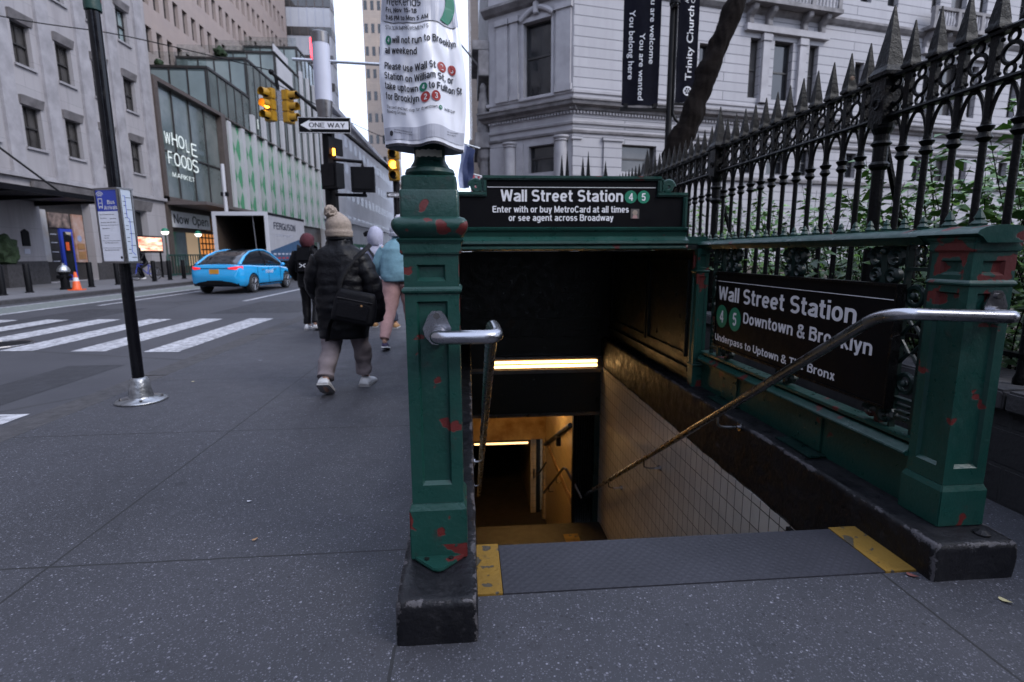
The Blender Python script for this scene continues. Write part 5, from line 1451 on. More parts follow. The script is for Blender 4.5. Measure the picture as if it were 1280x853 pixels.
flag(.30, 30, 5.0, .9, 1.5, 'red and white striped flag hanging above the header, right of the notice column', ['flag_red', 'flag_white', 'flag_red', 'flag_white', 'flag_red', 'flag_white', 'flag_red'])

# ================================================================== left side of the street
XB = -19.6
fl_ = lambda u, z, d: (XB - d, u, z)
lb = thing('office_building', 'pale limestone building with sash windows on the left, streaked with grime', 'building', (XB, 27, 0))
ops = []
for y in (16.95, 19.5, 22.05, 24.6, 27.15, 29.7, 32.25, 34.85):
    for z in (6.15, 9.68, 13.45, 17.2, 21.0, 24.8): ops.append((y - .53, y + .53, z - .02, z + 1.8))
gr = [(26.75, 30.15, .05, 3.95), (33.85, 35.15, .9, 3.95), (17.4, 21.5, .05, 3.7)]
m = MB(); facade(m, fl_, -70, 37.25, 0, 34, ops + gr, .45)
m.box(XB - 22, XB - .0, 37.24, 37.25, 0, 34); m.box(XB - 22, XB, -70, -69.98, 0, 34)
m.quad((XB, -70, 34), (XB, 37.25, 34), (XB - 22, 37.25, 34), (XB - 22, -70, 34)); m.build('wall', 'limestone', lb)
M['limetrim'] = pm('limestone_trim', (.36, .345, .365), .85, var=.2, scale=1.2, bump=.15, bscale=9)
M['limedark'] = pm('weathered_window_head', (.20, .185, .19), .85, var=.25, scale=2)
m = MB()
for y in (15.68, 18.2, 20.8, 23.3, 25.9, 28.42, 31.0, 33.5, 36.3):
    m = MB(); fbox(m, fl_, y - .38, y + .38, 4.9, 34, -.14, .0); m.build('pier', 'limetrim', lb)
m = MB(); fbox(m, fl_, 12, 37.25, 4.72, 4.9, -.2, 0); m.build('string_course', 'limetrim', lb)
for a, b, c, d in ops:
    fr = MB(); fbox(fr, fl_, a, b, c, c + .07, .12, .3); fbox(fr, fl_, a, b, d - .07, d, .2, .3); fbox(fr, fl_, a, a + .07, c + .07, d - .07, .2, .3); fbox(fr, fl_, b - .07, b, c + .07, d - .07, .2, .3)
    fbox(fr, fl_, a + .07, b - .07, (c + d) / 2 - .035, (c + d) / 2 + .035, .18, .28); fbox(fr, fl_, (a + b) / 2 - .02, (a + b) / 2 + .02, c + .07, d - .07, .22, .27)
    o = fr.build('window', 'frame_dark', lb)
    g = MB(); fbox(g, fl_, a + .07, b - .07, c + .07, d - .07, .28, .3); g.build('pane', 'paleglass' if c > 13 and a > 33 else random.choice(['glass_curtain', 'glass_curtain', 'glass_dark']), o)
    s = MB(); s.prism([(-.06, d + .0), (-.16, d + .38), (0, d + .38), (0, d)], lambda e, z, u: fl_(u, z, e), a - .12, b + .12); s.build('head', 'limedark', o)
    s = MB(); fbox(s, fl_, a - .08, b + .08, c - .1, c, -.1, 0); s.build('sill', 'limetrim', o)
# bevelled head of the shop recess
m = MB(); m.prism([(0, 3.95), (-.05, 4.62), (-.25, 4.62), (-.02, 3.95)], lambda e, z, u: fl_(u, z, e), 26.4, 30.6); m.build('shop_head', 'limedark', lb); m = MB(); m.prism([(0, 3.95), (-.05, 4.5), (-.2, 4.5), (-.02, 3.95)], lambda e, z, u: fl_(u, z, e), 33.4, 35.6); m.build('shop_head', 'limedark', lb)
for a, b, h in ((12, 17.4, 1.05), (21.5, 26.75, 1.05), (30.15, 33.85, .9), (35.15, 37.2, .9)):
    m = MB(); fbox(m, fl_, a, b, 0, h, -.06, 0); m.build('granite_base', 'granite', lb)
# rounded corner shaft by the canopy
q = MB(); q.lathe((XB + .15, 23.1, 0), [(.9, 3.9), (.9, 6.4), (.7, 6.6), (.7, 6.62)], 20); q.build('rounded_shaft', 'limetrim', lb, smooth=True)
# shopfront in the recess
def pan(a, b, c, d, e0, e1, mat, name): q = MB(); fbox(q, fl_, a, b, c, d, e0, e1); return q.build(name, mat, lb)
sp = pan(26.78, 30.12, .06, 3.94, .40, .45, 'frame_dark', 'shopfront')
def sub(a, b, c, d, e0, e1, mat, name, par): q = MB(); fbox(q, fl_, a, b, c, d, e0, e1); return q.build(name, mat, par)
sub(26.85, 27.55, 1.0, 3.45, .33, .40, pm('shop_poster_sand', (.34, .27, .20), .4, c2=(.45, .47, .52), scale=.9), 'window_poster', sp)
sub(27.68, 29.0, 2.65, 3.35, .33, .40, pm('shop_photo', (.30, .22, .19), .4, c2=(.02, .02, .025), scale=3.5), 'photo_panel', sp)
dr = sub(28.25, 29.08, .1, 2.6, .30, .40, 'blue_sign', 'door', sp); sub(28.42, 28.95, .35, 2.45, .285, .30, 'glass_dark', 'door_glass', sp); sub(28.5, 28.72, 1.55, 1.95, .275, .285, 'cone', 'door_sign', sp)
for z in (1.0, 1.45, 1.9, 2.3): sub(27.72, 28.12, z, z + .04, .38, .40, 'poster_grey', 'menu_line', sp)
p2 = sub(29.22, 29.95, .95, 3.35, .32, .40, pm('food_poster', (.42, .33, .30), .4, c2=(.30, .12, .06), scale=2.2), 'window_poster', sp)
q = MB(); disc(q, (XB - .31, 29.55, 2.15), (0, 1, 0), (0, 0, 1), .16); q.build('round_label', 'flag_pale', sp)
q = MB(); fbox(q, fl_, 29.35, 29.85, 1.1, 1.5, .30, .32); fbox(q, fl_, 29.35, 29.85, 1.6, 1.9, .30, .32); q.build('food_photo', 'tan', sp)
pan(33.9, 35.1, .95, 3.9, .35, .45, 'glass_dark', 'side_window'); pan(17.45, 21.45, .1, 3.65, .35, .45, 'glass_dark', 'entrance_glass')
q = MB(); fbox(q, fl_, 25.5, 25.9, 1.72, 2.35, -.05, 0); q.prism([(25.5, 2.35), (25.9, 2.35), (25.7, 2.47)], fl_, -.05, 0); single('plaque', q, 'darkmetal', 'dark bronze plaque on the limestone wall left of the shopfront', 'plaque', (XB, 25.7, 1.72))
q = MB(); fbox(q, fl_, 25.56, 25.86, 1.38, 1.6, -.02, 0); single('plaque', q, 'poster_grey', 'small pale notice under the bronze plaque', 'plaque', (XB, 25.7, 1.38))
cn = thing('canopy', 'black steel entrance canopy hung from a rod on the limestone building', 'canopy', (XB, 25, 3.6))
q = MB(); q.box(XB, XB + 3.4, 19, 26.6, 3.72, 3.78); q.build('deck', 'darkmetal', cn)
for a in (19.0, 21.5, 24, 26.5):
    q = MB(); q.prism([(0, 3.52), (3.3, 3.68), (3.3, 3.80), (0, 4.0)], lambda e, z, u: (XB + e, u, z), a, a + .12); q.build('rib', 'darkmetal', cn)
q = MB(); q.box(XB + 3.3, XB + 3.42, 18.9, 26.7, 3.64, 3.84); q.build('fascia', 'darkmetal', cn)
q = MB(); q.tube([(XB, 22.6, 7.0), (XB + 2.6, 24.6, 3.85)], .045, 6); q.build('tie_rod', 'darkmetal', cn)
pl_ = thing('planter', 'boxwood ball in a square grey planter beside the limestone wall', 'planter', (-18.9, 23.6, 0))
q = MB(); q.sqlathe((-18.9, 23.55, 0), [(.36, 0), (.45, .9), (.47, .95)]); q.build('pot', 'granite', pl_)
q = MB(); q.ball((-18.9, 23.55, 1.5), .5, 22, 1.3, .3); q.build('foliage', 'greenery', pl_, smooth=True)

# glass-fronted food store and stepped glass storeys
gs = thing('store_building', 'stepped glass storefront building with a food store and green diamond panels', 'building', (XB, 57, 0))
q = MB(); fbox(q, fl_, 37.26, 78, 2.9, 4.75, .9, 1.0); fbox(q, fl_, 37.26, 78, 0, .5, .9, 1.0); fbox(q, fl_, 37.26, 78, 12.4, 12.5, .05, 6.8)
q.box(XB - 7, XB - .95, 77.9, 78, 0, 12.4); q.build('frame_wall', 'bronze', gs)
q = MB()
for a, b, c, d in ((37.26, 37.7, 0, 12.5), (46.6, 47.4, 0, 12.5), (37.26, 47, 4.75, 5.1), (37.7, 46.6, 12.25, 12.5)): fbox(q, fl_, a, b, c, d, -.12, .9)
q.build('portal_frame', 'bronze', gs)
for k in range(4):
    a = 37.72 + k * 2.23
    for c, d in ((5.1, 8.1), (8.2, 12.25)):
        q = MB(); fbox(q, fl_, a, a + 2.15, c, d, .3, .36); q.build('glass_pane', 'storeglass', gs)
    if k: 
        q = MB(); fbox(q, fl_, a - .08, a, 5.1, 12.25, .2, .4); q.build('mullion', 'frame_dark', gs)
q = MB(); fbox(q, fl_, 37.7, 46.6, 8.1, 8.2, .2, .4); q.build('mullion', 'frame_dark', gs)
q = MB(); fbox(q, fl_, 37.8, 39.0, 5.15, 7.6, .8, .9); q.build('lit_interior', 'warm_interior', gs)
M['lit_white'] = emat('lit_white_letters', (.50, .55, .54), .42)
def side_text(body, y, z, w, cap, mat, par, d=.1, bold=.01): return lettering(body, (XB + d, y, z), (0, 1, 0), (0, 0, 1), w, cap, mat, par, bold)
sgn = thing('store_sign', 'white stacked lettering of the food store on its tall glass front', 'sign', (XB, 42, 6))
for body, y, z, w, cap in (('W', 38.42, 8.62, .72, .74), ('HO', 39.3, 8.62, 1.62, .84), ('L', 41.12, 8.5, .42, .86), ('E', 41.85, 8.38, .8, .9), ('F', 38.62, 7.35, .52, .82), ('OO', 39.35, 7.32, 1.68, .86), ('D', 41.1, 7.28, .62, .88), ('S', 41.8, 7.24, .86, .92), ('M', 38.95, 6.53, .42, .30), ('ARK', 39.52, 6.53, 1.45, .30), ('ET', 41.1, 6.53, .8, .30)):
    side_text(body, y, z, w, cap, 'lit_white', sgn, -.17, .0)
# white fins and diamond panels
q = MB(); fbox(q, fl_, 47.4, 77.9, 4.75, 12.4, .35, .4); q.build('diamond_panel', 'diamondpanel', gs)
for k in range(11):
    a = 48.2 + k * 2.75; h = 12.3 + (0 if k < 2 else 3.0 * min(4, (a - 46) // 8 + .6))
    q = MB(); fbox(q, fl_, a, a + .62, 4.75, h, .05, .34); q.build('fin', 'lightpanel', gs)
for k in range(4):
    y0, y1, zt = 46 + 8.1 * k, 46 + 8.1 * (k + 1), 15.7 + 3.35 * k
    zb_ = 12.5 if k == 0 else 12.5
    q = MB(); q.box(XB - 6.5, XB - .4, y0, y1 + (30 if k == 9 else 0), zb_, zt - .1); bo_ = q.build('glass_storey', 'greyglass', gs)
    q = MB(); q.box(XB - 4.6 if k == 0 else XB - 5.5, XB - .55, y0 - .04, y0 - .005, zb_ + (3.35 * max(0, k - 1)) + .2, zt - .3); q.build('pale_glazing', 'paleglass', bo_)
    q = MB()
    for x in (XB - 4.6, XB - 3.2, XB - 1.85, XB - .48): q.box(x - .06, x + .06, y0 - .09, y0 - .041, zb_, zt)
    q.box(XB - 6.5, XB - .3, y0 - .1, y1, zt - .1, zt + .08)
    y = y0
    while y < y1: q.box(XB - .40, XB - .33, y, y + .08, zb_, zt - .1); y += 1.6
    q.build('mullion', 'frame_dark', bo_)
    q = MB(); q.box(XB - 6.4, XB - .42, y0 + .1, y0 + .13, zt + .1, zt + 1.1); q.build('glass_balustrade', 'clearglass', bo_)
q = MB(); fbox(q, fl_, 61.5, 66, 22.3, 23.0, .2, .3); fbox(q, fl_, 62.4, 67.5, 18.8, 22.0, .3, .36); q.build('white_panel', 'lightpanel', gs)
q = MB()
for y, z in ((55.5, 13.2), (56.5, 13.6), (57.5, 15.4)): q.box(XB - .3, XB - .26, y, y + .1, z, z + .9)
q.build('lit_strip', 'lit_white', gs)
for x, y, z, s in ((-24.2, 47.4, 16.3, .32), (-22.8, 55.6, 19.95, .52), (-22.8, 55.6, 19.25, .3)):
    p = thing('terrace_plant', 'dark clipped potted tree on the glass roof terrace, at height %.1f metres' % z if s > .5 else ('dark low potted plant at the left end of the glass terrace' if y < 50 else 'round clipped lower ball of the terrace plant'), 'plant', (x, y, z - s))
    q = MB(); q.ball((x, y, z), s, 18, 1, .45); q.build('foliage', 'greenery', p, smooth='all')
for o in [o for o in bpy.data.objects if o.name.startswith('terrace_plant') and 'metres' in o['label']]: o['label'] = 'round dark clipped tree high on the glass roof terrace'
# canopy, shop signs and ground-floor bays of the store
q = MB(); q.box(XB, XB + 2.6, 37.3, 57, 4.55, 4.75); q.build('street_canopy', 'canopy', gs)
so = thing('shop_sign', 'white opening banner hung over the store entrance under the canopy', 'sign', (XB, 40.4, 3.2))
q = MB(); q.box(XB - .04, XB + .02, 37.75, 43.2, 3.15, 4.2); q.build('sign_board', 'white_paint', so)
lettering('Now', (XB + .026, 38.1, 3.4), (0, 1, 0), (0, 0, 1), 2.0, .62, 'ink', so, .012); lettering('Open', (XB + .026, 40.55, 3.4), (0, 1, 0), (0, 0, 1), 2.35, .62, 'ink', so, .012)
for a, b, mt in ((37.8, 39.6, 'warm_interior'), (39.7, 41.4, 'storeglass'), (41.5, 43.2, 'warm_interior'), (43.5, 47.0, 'orange_glow')):
    q = MB(); fbox(q, fl_, a, b, .5, 2.9, .95, .99); q.build('shop_window', mt, gs)
for k in range(5):
    q = MB(); fbox(q, fl_, 43.5, 47, .75 + k * .45, .85 + k * .45, .85, .945); q.build('shelf', 'frame_dark', gs)
for k in range(7):
    q = MB(); fbox(q, fl_, 43.5 + k * .55, 43.58 + k * .55, .5, 2.9, .80, .848); q.build('mullion', 'frame_dark', gs)
q = MB(); fbox(q, fl_, 43.6, 46.8, 3.1, 4.1, .5, .55); disc(q, (XB - .49, 44.3, 3.6), (0, 1, 0), (0, 0, 1), .42); q.build('amber_fascia', 'tan', gs)
q = MB(); fbox(q, fl_, 48, 77, .5, 2.9, .95, .99); q.build('shop_window', 'storeglass', gs)

# tall pinkish building behind
PX = -26.4
fp = lambda u, z, d: (PX - d, u, z)
pb_ = thing('office_building', 'tall pinkish masonry building with rows of dark windows behind the glass store', 'building', (PX, 63, 0))
ops = []
y = 38.6
while y < 86.5:
    for r in range(7):
        z = 10.45 + 3.86 * r; ops.append((y, y + .92, z, z + 2.1))
    y += 1.645
m = MB(); facade(m, fp, 37.4, 88.5, 0, 40, ops, .35); m.box(PX - 15, PX, 88.4, 88.5, 0, 40); m.box(PX - 15, PX, 37.4, 37.42, 0, 40); m.quad((PX, 37.4, 40), (PX, 88.5, 40), (PX - 15, 88.5, 40), (PX - 15, 37.4, 40)); m.build('wall', 'pinkstone', pb_)
# a hundred windows nearest the camera are parts of their own, the rest one sheet
vis = sorted([o for o in ops if o[2] > 17], key=lambda o: o[0] + o[2])[:90]
for a, b, c, d in vis:
    q = MB(); fbox(q, fp, a, b, c, d, .32, .35); fbox(q, fp, a, b, (c + d) / 2 - .03, (c + d) / 2 + .03, .28, .318); q.build('window', 'glass_dark', pb_)
q = MB()
for o in ops:
    if o not in vis: fbox(q, fp, *o, .32, .35)
tag(q.build('farther_windows', 'glass_dark', pb_), kind='stuff')

M['brightpanel'] = pm('white_cladding', (.60, .60, .64), .6, var=.12, scale=.3)
# banded grey tower facing us
tw = thing('tower', 'grey tower with horizontal bands of dark windows beyond the pink building', 'building', (-23, 92, 0))
q = MB(); q.box(-31, -20.3, 90, 93, 22.6, 75); q.build('wall', 'lightpanel', tw)
for k in range(4, 18):
    z = 10.2 + 4.02 * k
    q = MB(); q.box(-31.2, -20.25, 89.94, 90.1, z, z + 1.25); q.box(-20.32, -20.25, 90.1, 92.9, z, z + 1.25); o = q.build('window_band', 'bronze', tw)
    q = MB()
    for j in range(9): x = -31 + j * 1.22; q.box(x + .08, x + 1.14, 89.90, 89.938, z + .08, z + 1.17)
    q.build('pane', 'glass_curtain', o)
q = MB()
for j in range(9): x = -31 + j * 1.22; q.box(x - .03, x + .03, 89.95, 89.995, 22.6, 75)
q.build('panel_joint', 'poster_grey', tw)

# farther buildings along both sides
def block(name, lab, x0, x1, y0, y1, h, mat, zrow, dz, wy, dy, face, wh=1.6, wmat='glass_dark', cap_=True, nmax=80):
    b = thing(name, lab, 'building', ((x0 + x1) / 2, y0, 0))
    q = MB(); q.box(x0, x1, y0, y1, 0, h); q.build('wall', mat, b)
    fx_ = x1 + .03 if face == 'R' else x0 - .03
    n = 0
    z = zrow
    while z < h - 2 and n < nmax:
        y = y0 + 1
        while y < y1 - wy and n < nmax:
            q = MB(); q.box(min(fx_, fx_ - .1 if face == 'R' else fx_ + .1), max(fx_, fx_ - .1 if face == 'R' else fx_ + .1), y, y + wy, z, z + wh); q.build('window', wmat, b); y += dy; n += 1
        z += dz
    if face == 'R':
        z = zrow
        while z < h - 2 and n < 98:
            x = x1 - 1.2
            while x - .8 > x0 and n < 98: q = MB(); q.box(x - .8, x, y0 - .05, y0 + .05, z, z + wh); q.build('window', wmat, b); x -= 1.7; n += 1
            z += dz * 1.2
    if cap_:
        for zc in (h, h * .28):
            q = MB(); q.box(x0 - .6, x1 + .6, y0 - .4, y1 + .4, zc - .02, zc + .7); q.build('cornice', mat, b)
    return b
block('office_building', 'low pale block with white cladding beyond the pedestrian signals', -34, -19.7, 79, 150, 22.4, 'brightpanel', 6, 4.2, 2.4, 4.0, 'R', wmat='poster_grey')
block('office_building', 'tall tan masonry building seen left of the notice column', -26, -20.2, 152, 176, 78, 'tanstone', 14, 4.6, 1.5, 3.3, 'R', 2.2, nmax=60)
block('office_building', 'thin pale tower rising between the notice column and the corner building', 2.4, 14, 66, 92, 60, 'lightpanel', 8, 4.5, 1.6, 4, 'L')
block('office_building', 'dusty beige building far down the right side of the street', 1.2, 16, 95, 150, 70, 'tanstone', 8, 5, 1.8, 4.4, 'L')
q = MB(); q.box(-19.3, -19.2, 79.5, 118, 0, 3.0)
for k in range(20): q.box(-19.2, -19.12, 79.6 + k * 2, 79.72 + k * 2, 0, 3.05)
single('construction_fence', q, pm('green_hoarding', (.03, .20, .10), .7), 'green plywood construction hoarding along the far pavement', 'fence', (-19.25, 79.5, 0))
q = MB(); q.box(-17.5, -15.5, 46, 46.1, 3.0, 4.3); q.box(-17.45, -17.35, 46, 46.1, 0, 3.0)
single('green_sign', q, pm('green_shop_sign', (.02, .30, .13), .5), 'bright green sign panel beyond the delivery truck', 'sign', (-16.5, 46, 0))

# unseen street blocks added behind the viewer, sized to temper sky light and reflections
q = MB(); q.box(9, 48, -75, -18, 0, 20)
nb = thing('office_building', 'unseen stone block added behind the viewpoint on the right, to limit light and reflections', 'building', (28, -18, 0)); q.build('wall', 'sootystone', nb)
for k in range(5):
    for z in (4, 9, 14): q = MB(); q.box(11 + k * 6, 13 + k * 6, -18.05, -17.95, z, z + 3); q.build('window', 'glass_dark', nb)
q = MB(); q.box(-45, 4, -120, -90, 0, 36)
nb = thing('office_building', 'unseen tall stone block added across the street behind the viewpoint, to limit light and reflections', 'building', (-20, -90, 0)); q.build('wall', 'sootystone', nb)
for k in range(6):
    for z in (6, 12, 18, 24, 30): q = MB(); q.box(-18 + k * 3.4, -16.4 + k * 3.4, -90.05, -89.95, z, z + 3); q.build('window', 'glass_dark', nb)
# ================================================================== bus stop pole with its arrivals box
bp_ = thing('bus_stop_pole', 'black bus stop pole with a bolted silver foot on the left pavement edge', 'pole', (-2.965, 4.90, 0))
m = MB(); m.lathe((-2.965, 4.9, 0), [(.047, .05), (.047, 3.24), (.047, 4.6)], 18)
m.build('pole', pm('glossy_black_pole', (.004, .004, .006), .2, var=.2, scale=6, bump=.25, bscale=14, spec=.3), bp_, smooth=True)
m = MB(); m.lathe((-2.965, 4.9, 0), [(.058, 3.235), (.062, 3.24), (.062, 3.5), (.058, 3.51)], 18); m.build('collar', 'green', bp_, smooth=True)
m = MB(); m.lathe((-2.96, 4.9, 0), [(.20, .001), (.205, .012), (.19, .022), (.10, .030), (.098, .05), (.086, .12), (.072, .19), (.060, .215), (.049, .22)], 28)
m.v = [(x + .006 * noise.noise(Vector((x * 30, y * 30, z * 22))), y + .006 * noise.noise(Vector((x * 30, y * 30, z * 22 + 9))), z) for x, y, z in m.v]
o = m.build('foot_collar', 'galv', bp_, smooth='all')
for k in range(4):
    a = k * math.pi / 2 + .5; q = MB(); q.cyl((-2.96 + .155 * math.cos(a), 4.9 + .155 * math.sin(a), .018), (-2.96 + .155 * math.cos(a), 4.9 + .155 * math.sin(a), .040), .013, seg=6); q.build('bolt', 'steel_dark', o)
bx_ = thing('bus_arrivals_box', 'upright bus arrivals box strapped to the black pole, blue heading over timetable text', 'information box', (-2.98, 4.9, 1.235))
A, B, C, D = Vector((-3.13, 4.89, 0)), Vector((-2.88, 4.79, 0)), Vector((-2.835, 4.903, 0)), Vector((-3.085, 5.003, 0))
def onface(P, Q, n):
    d = (Q - P); L = d.length; d.normalize()
    return lambda s, z, e: tuple(P + d * s + n * e + Vector((0, 0, z))), L
nAB = Vector((B.y - A.y, -(B.x - A.x), 0)).normalized(); nBC = Vector((C.y - B.y, -(C.x - B.x), 0)).normalized()
q = MB(); q.prism([(A.x, A.y), (B.x, B.y), (C.x, C.y), (D.x, D.y)], lambda a, b, d: (a, b, d), 1.24, 1.85); q.build('case', 'alu', bx_)
fA, LA = onface(A, B, nAB); fB, LB = onface(B, C, nBC)
q = MB()
for z in (1.232, 1.842): q.prism([(A.x - .01, A.y), (B.x, B.y - .012), (C.x + .012, C.y), (D.x, D.y + .01)], lambda a, b, d: (a, b, d), z, z + .014)
for f_, L in ((fA, LA), (fB, LB)):
    for s in (.002, L - .016): q._add([f_(s, 1.246, 0.001), f_(s + .014, 1.246, .001), f_(s + .014, 1.842, .001), f_(s, 1.842, .001), f_(s, 1.246, .008), f_(s + .014, 1.246, .008), f_(s + .014, 1.842, .008), f_(s, 1.842, .008)], [(0, 3, 2, 1), (4, 5, 6, 7), (0, 1, 5, 4), (1, 2, 6, 5), (2, 3, 7, 6), (3, 0, 4, 7)])
q.build('frame', 'steel_dark', bx_)
def fq(f_, a, b, c, d, e, mat, name, par=bx_): q = MB(); q.quad(f_(a, c, e), f_(b, c, e), f_(b, d, e), f_(a, d, e)); return q.build(name, mat, par)
t1 = fq(fA, .018, LA - .018, 1.25, 1.838, .003, 'poster', 'timetable'); fq(fA, .018, LA - .018, 1.665, 1.838, .0035, 'blue_sign', 'heading_panel', t1)
t2 = fq(fB, .018, LB - .018, 1.25, 1.838, .003, pm('route_map_paper', (.42, .47, .55), .4, var=.05), 'route_map')
def ft(body, s, z, w, cap, mat='white_letter', bold=.01): lettering(body, fA(s, z, .0045), (B - A), (0, 0, 1), w, cap, mat, t1, bold)
ft('Bus', .140, 1.722, .085, .034, bold=.02); ft('Arrivals', .098, 1.678, .15, .034, bold=.02)
q = MB()
for k in range(3):
    n = 10; r0 = .018 + .014 * k
    for i in range(n):
        a0, a1 = R(35 + 110 * i / n), R(35 + 110 * (i + 1) / n)
        q._add([fA(.062 + rr * math.cos(a), 1.775 + rr * math.sin(a), .0045) for rr, a in ((r0, a0), (r0, a1), (r0 + .007, a1), (r0 + .007, a0))], [(0, 1, 2, 3)])
for a, b, c, d in ((.035, .043, 1.70, 1.77), (.078, .086, 1.70, 1.77), (.035, .086, 1.764, 1.772), (.035, .086, 1.70, 1.708), (.035, .086, 1.73, 1.736)): q.quad(fA(a, c, .0045), fA(b, c, .0045), fA(b, d, .0045), fA(a, d, .0045))
disc(q, fA(.046, 1.695, .0045), tuple((B - A).normalized()), (0, 0, 1), .008, 10); disc(q, fA(.076, 1.695, .0045), tuple((B - A).normalized()), (0, 0, 1), .008, 10)
q.build('bus_symbol', 'white_letter', t1)
for z, s, w in ((1.635, .04, .16), (1.605, .04, .07), (1.60, .15, .07), (1.57, .04, .17), (1.52, .05, .08), (1.46, .06, .06), (1.44, .06, .05), (1.40, .06, .15), (1.34, .05, .16)):
    lettering('Bus times and route stops'[:max(5, int(w * 150))], fA(s, z, .0045), (B - A), (0, 0, 1), w, .009, 'ink', t1, .006)
for z in (1.55, 1.42, 1.36): fq(fA, .03, LA - .03, z, z + .002, .0044, 'ink', 'rule', t1)
q = MB()
for i in range(6):
    for j in range(6):
        if (i * 7 + j * 5 + i * j) % 3: q.quad(fA(.05 + i * .004, 1.285 + j * .004, .0045), fA(.054 + i * .004, 1.285 + j * .004, .0045), fA(.054 + i * .004, 1.289 + j * .004, .0045), fA(.05 + i * .004, 1.289 + j * .004, .0045)) if False else None
fq(fA, LA - .05, LA - .03, 1.27, 1.29, .0045, 'ink', 'small_mark', t1)
q = MB()
pts = [(.03, 1.79), (.05, 1.79), (.05, 1.62), (.07, 1.60), (.07, 1.45), (.06, 1.33), (.09, 1.30)]
for (a, b), (c, d) in zip(pts, pts[1:]):
    dv = Vector((c - a, d - b)); nv = Vector((-dv.y, dv.x)).normalized() * .0022
    q._add([fB(a + nv.x, b + nv.y, .0045), fB(c + nv.x, d + nv.y, .0045), fB(c - nv.x, d - nv.y, .0045), fB(a - nv.x, b - nv.y, .0045)], [(0, 1, 2, 3)])
q.build('route_line', 'blue_sign', t2)
q = MB()
for k in range(16):
    z = 1.28 + k * .033; q.quad(fB(.03 if k % 3 else .055, z, .0043), fB(.055 if k % 3 else .10, z, .0043), fB(.055 if k % 3 else .10, z + .004, .0043), fB(.03 if k % 3 else .055, z + .004, .0043))
q.build('stop_names', 'ink', t2)

# ================================================================== signal poles
sp1 = thing('signal_pole', 'dark pole with a fat white radio drum on top, by the pedestrian signals', 'pole', (-2.50, 10.5, 0))
m = MB(); m.lathe((-2.52, 10.5, 0), [(.22, 0), (.20, .5), (.13, .8), (.115, 3.76)], 8); m.build('pole', 'darkmetal', sp1)
m = MB(); m.lathe((-2.56, 10.5, 0), [(.115, 3.70), (.125, 3.80), (.15, 4.04), (.15, 4.05)], 20); m.build('taper_collar', 'steel_dark', sp1, smooth=True)
m = MB(); m.lathe((-2.56, 10.5, 0), [(.15, 4.05), (.15, 5.02)], 24); m.build('radio_drum', pm('radio_drum_white', (.52, .53, .62), .4, var=.04), sp1, smooth=True)
m = MB(); m.lathe((-2.56, 10.5, 0), [(.155, 5.02), (.157, 5.19), (.14, 5.21), (.02, 5.215)], 24); m.build('drum_cap', 'steel_dark', sp1, smooth=True)
def oneway(cx, y, cz, w, h, lab, group=None):
    t = thing('one_way_sign', lab, 'sign', (cx, y, cz - h / 2))
    m = MB(); m.box(cx - w / 2, cx + w / 2, y - .01, y + .01, cz - h / 2, cz + h / 2); m.build('plate', 'black_sign', t)
    m = MB(); k = w / .92; yy = y - .012
    P = lambda a, b: (cx + a * k, yy, cz + b * k)
    m._add([P(-.42, 0), P(-.23, -.10), P(-.27, -.065), P(.42, -.065), P(.42, .065), P(-.27, .065), P(-.23, .10)], [tuple(range(7))]); a = m.build('arrow', 'white_letter', t)
    o = lettering('ONE WAY', (cx - .27 * k, yy - .002, cz - .04 * k), (1, 0, 0), (0, 0, 1), .63 * k, .08 * k, 'ink', a, .012)
    m = MB()
    for a_, b_, c, d in ((-.455, .455, .125, .132), (-.455, .455, -.132, -.125), (-.455, -.448, -.125, .125), (.448, .455, -.125, .125)): m.quad(P(a_, c), P(b_, c), P(b_, d), P(a_, d))
    m.build('border', 'white_letter', t); return t
oneway(-2.525, 10.30, 3.59, .93, .275, 'black and white one-way arrow sign below the white radio drum')
oneway(-2.18, 17.0, 3.08, .52, .17, 'smaller one-way arrow sign, half hidden by the left green post')
ns = thing('street_name_sign', 'dark street name plate edge-on below the one-way sign', 'sign', (-2.44, 10.4, 3.1))
q = MB(); q._add([(-2.50, 10.30, 3.40), (-2.32, 10.6, 3.40), (-2.32, 10.6, 3.10), (-2.50, 10.30, 3.10), (-2.47, 10.29, 3.40), (-2.29, 10.59, 3.40), (-2.29, 10.59, 3.10), (-2.47, 10.29, 3.10)], [(0, 1, 2, 3), (4, 5, 6, 7), (0, 1, 5, 4), (1, 2, 6, 5), (2, 3, 7, 6), (3, 0, 4, 7)]); q.build('plate', 'darkmetal', ns)
def ped(cx, y, cz, rz, lab):
    t = thing('pedestrian_signal', lab, 'pedestrian signal', (cx, y, cz), 'pedestrian signals on the drum pole')
    m = MB(); m.box(-.21, .21, -.07, .12, -.22, .22); m.box(-.17, .17, -.085, -.07, -.18, .18); m.build('housing', 'black_plastic', t, bevel=.03, local=True)
    m = MB(); m.quad((-.19, .125, -.2), (.19, .125, -.2), (.19, .125, .2), (-.19, .125, .2)); m.build('lens', 'glass_dark', t, local=True)
    m = MB(); m.cyl((0, -.09, .13), (0, -.085, .13), .03, seg=10); m.box(-.03, .03, -.09, -.086, -.02, .0); m.build('hatch', 'darkmetal', t, local=True)
    t.rotation_euler = (0, 0, rz); return t
ped(-2.43, 10.2, 2.69, R(-38), 'black pedestrian signal turned sideways against the drum pole')
ped(-1.90, 10.35, 2.655, R(4), 'black pedestrian signal seen square from behind, right of the drum pole')
for pp in ([(-2.5, 10.45, 3.03), (-1.9, 10.35, 2.97), (-1.9, 10.35, 2.88)], [(-2.5, 10.45, 2.40), (-1.85, 10.35, 2.37), (-1.9, 10.35, 2.43)]):
    m = MB(); m.tube(pp, .03, 8); m.build('signal_bracket', 'darkmetal', sp1, smooth=True)
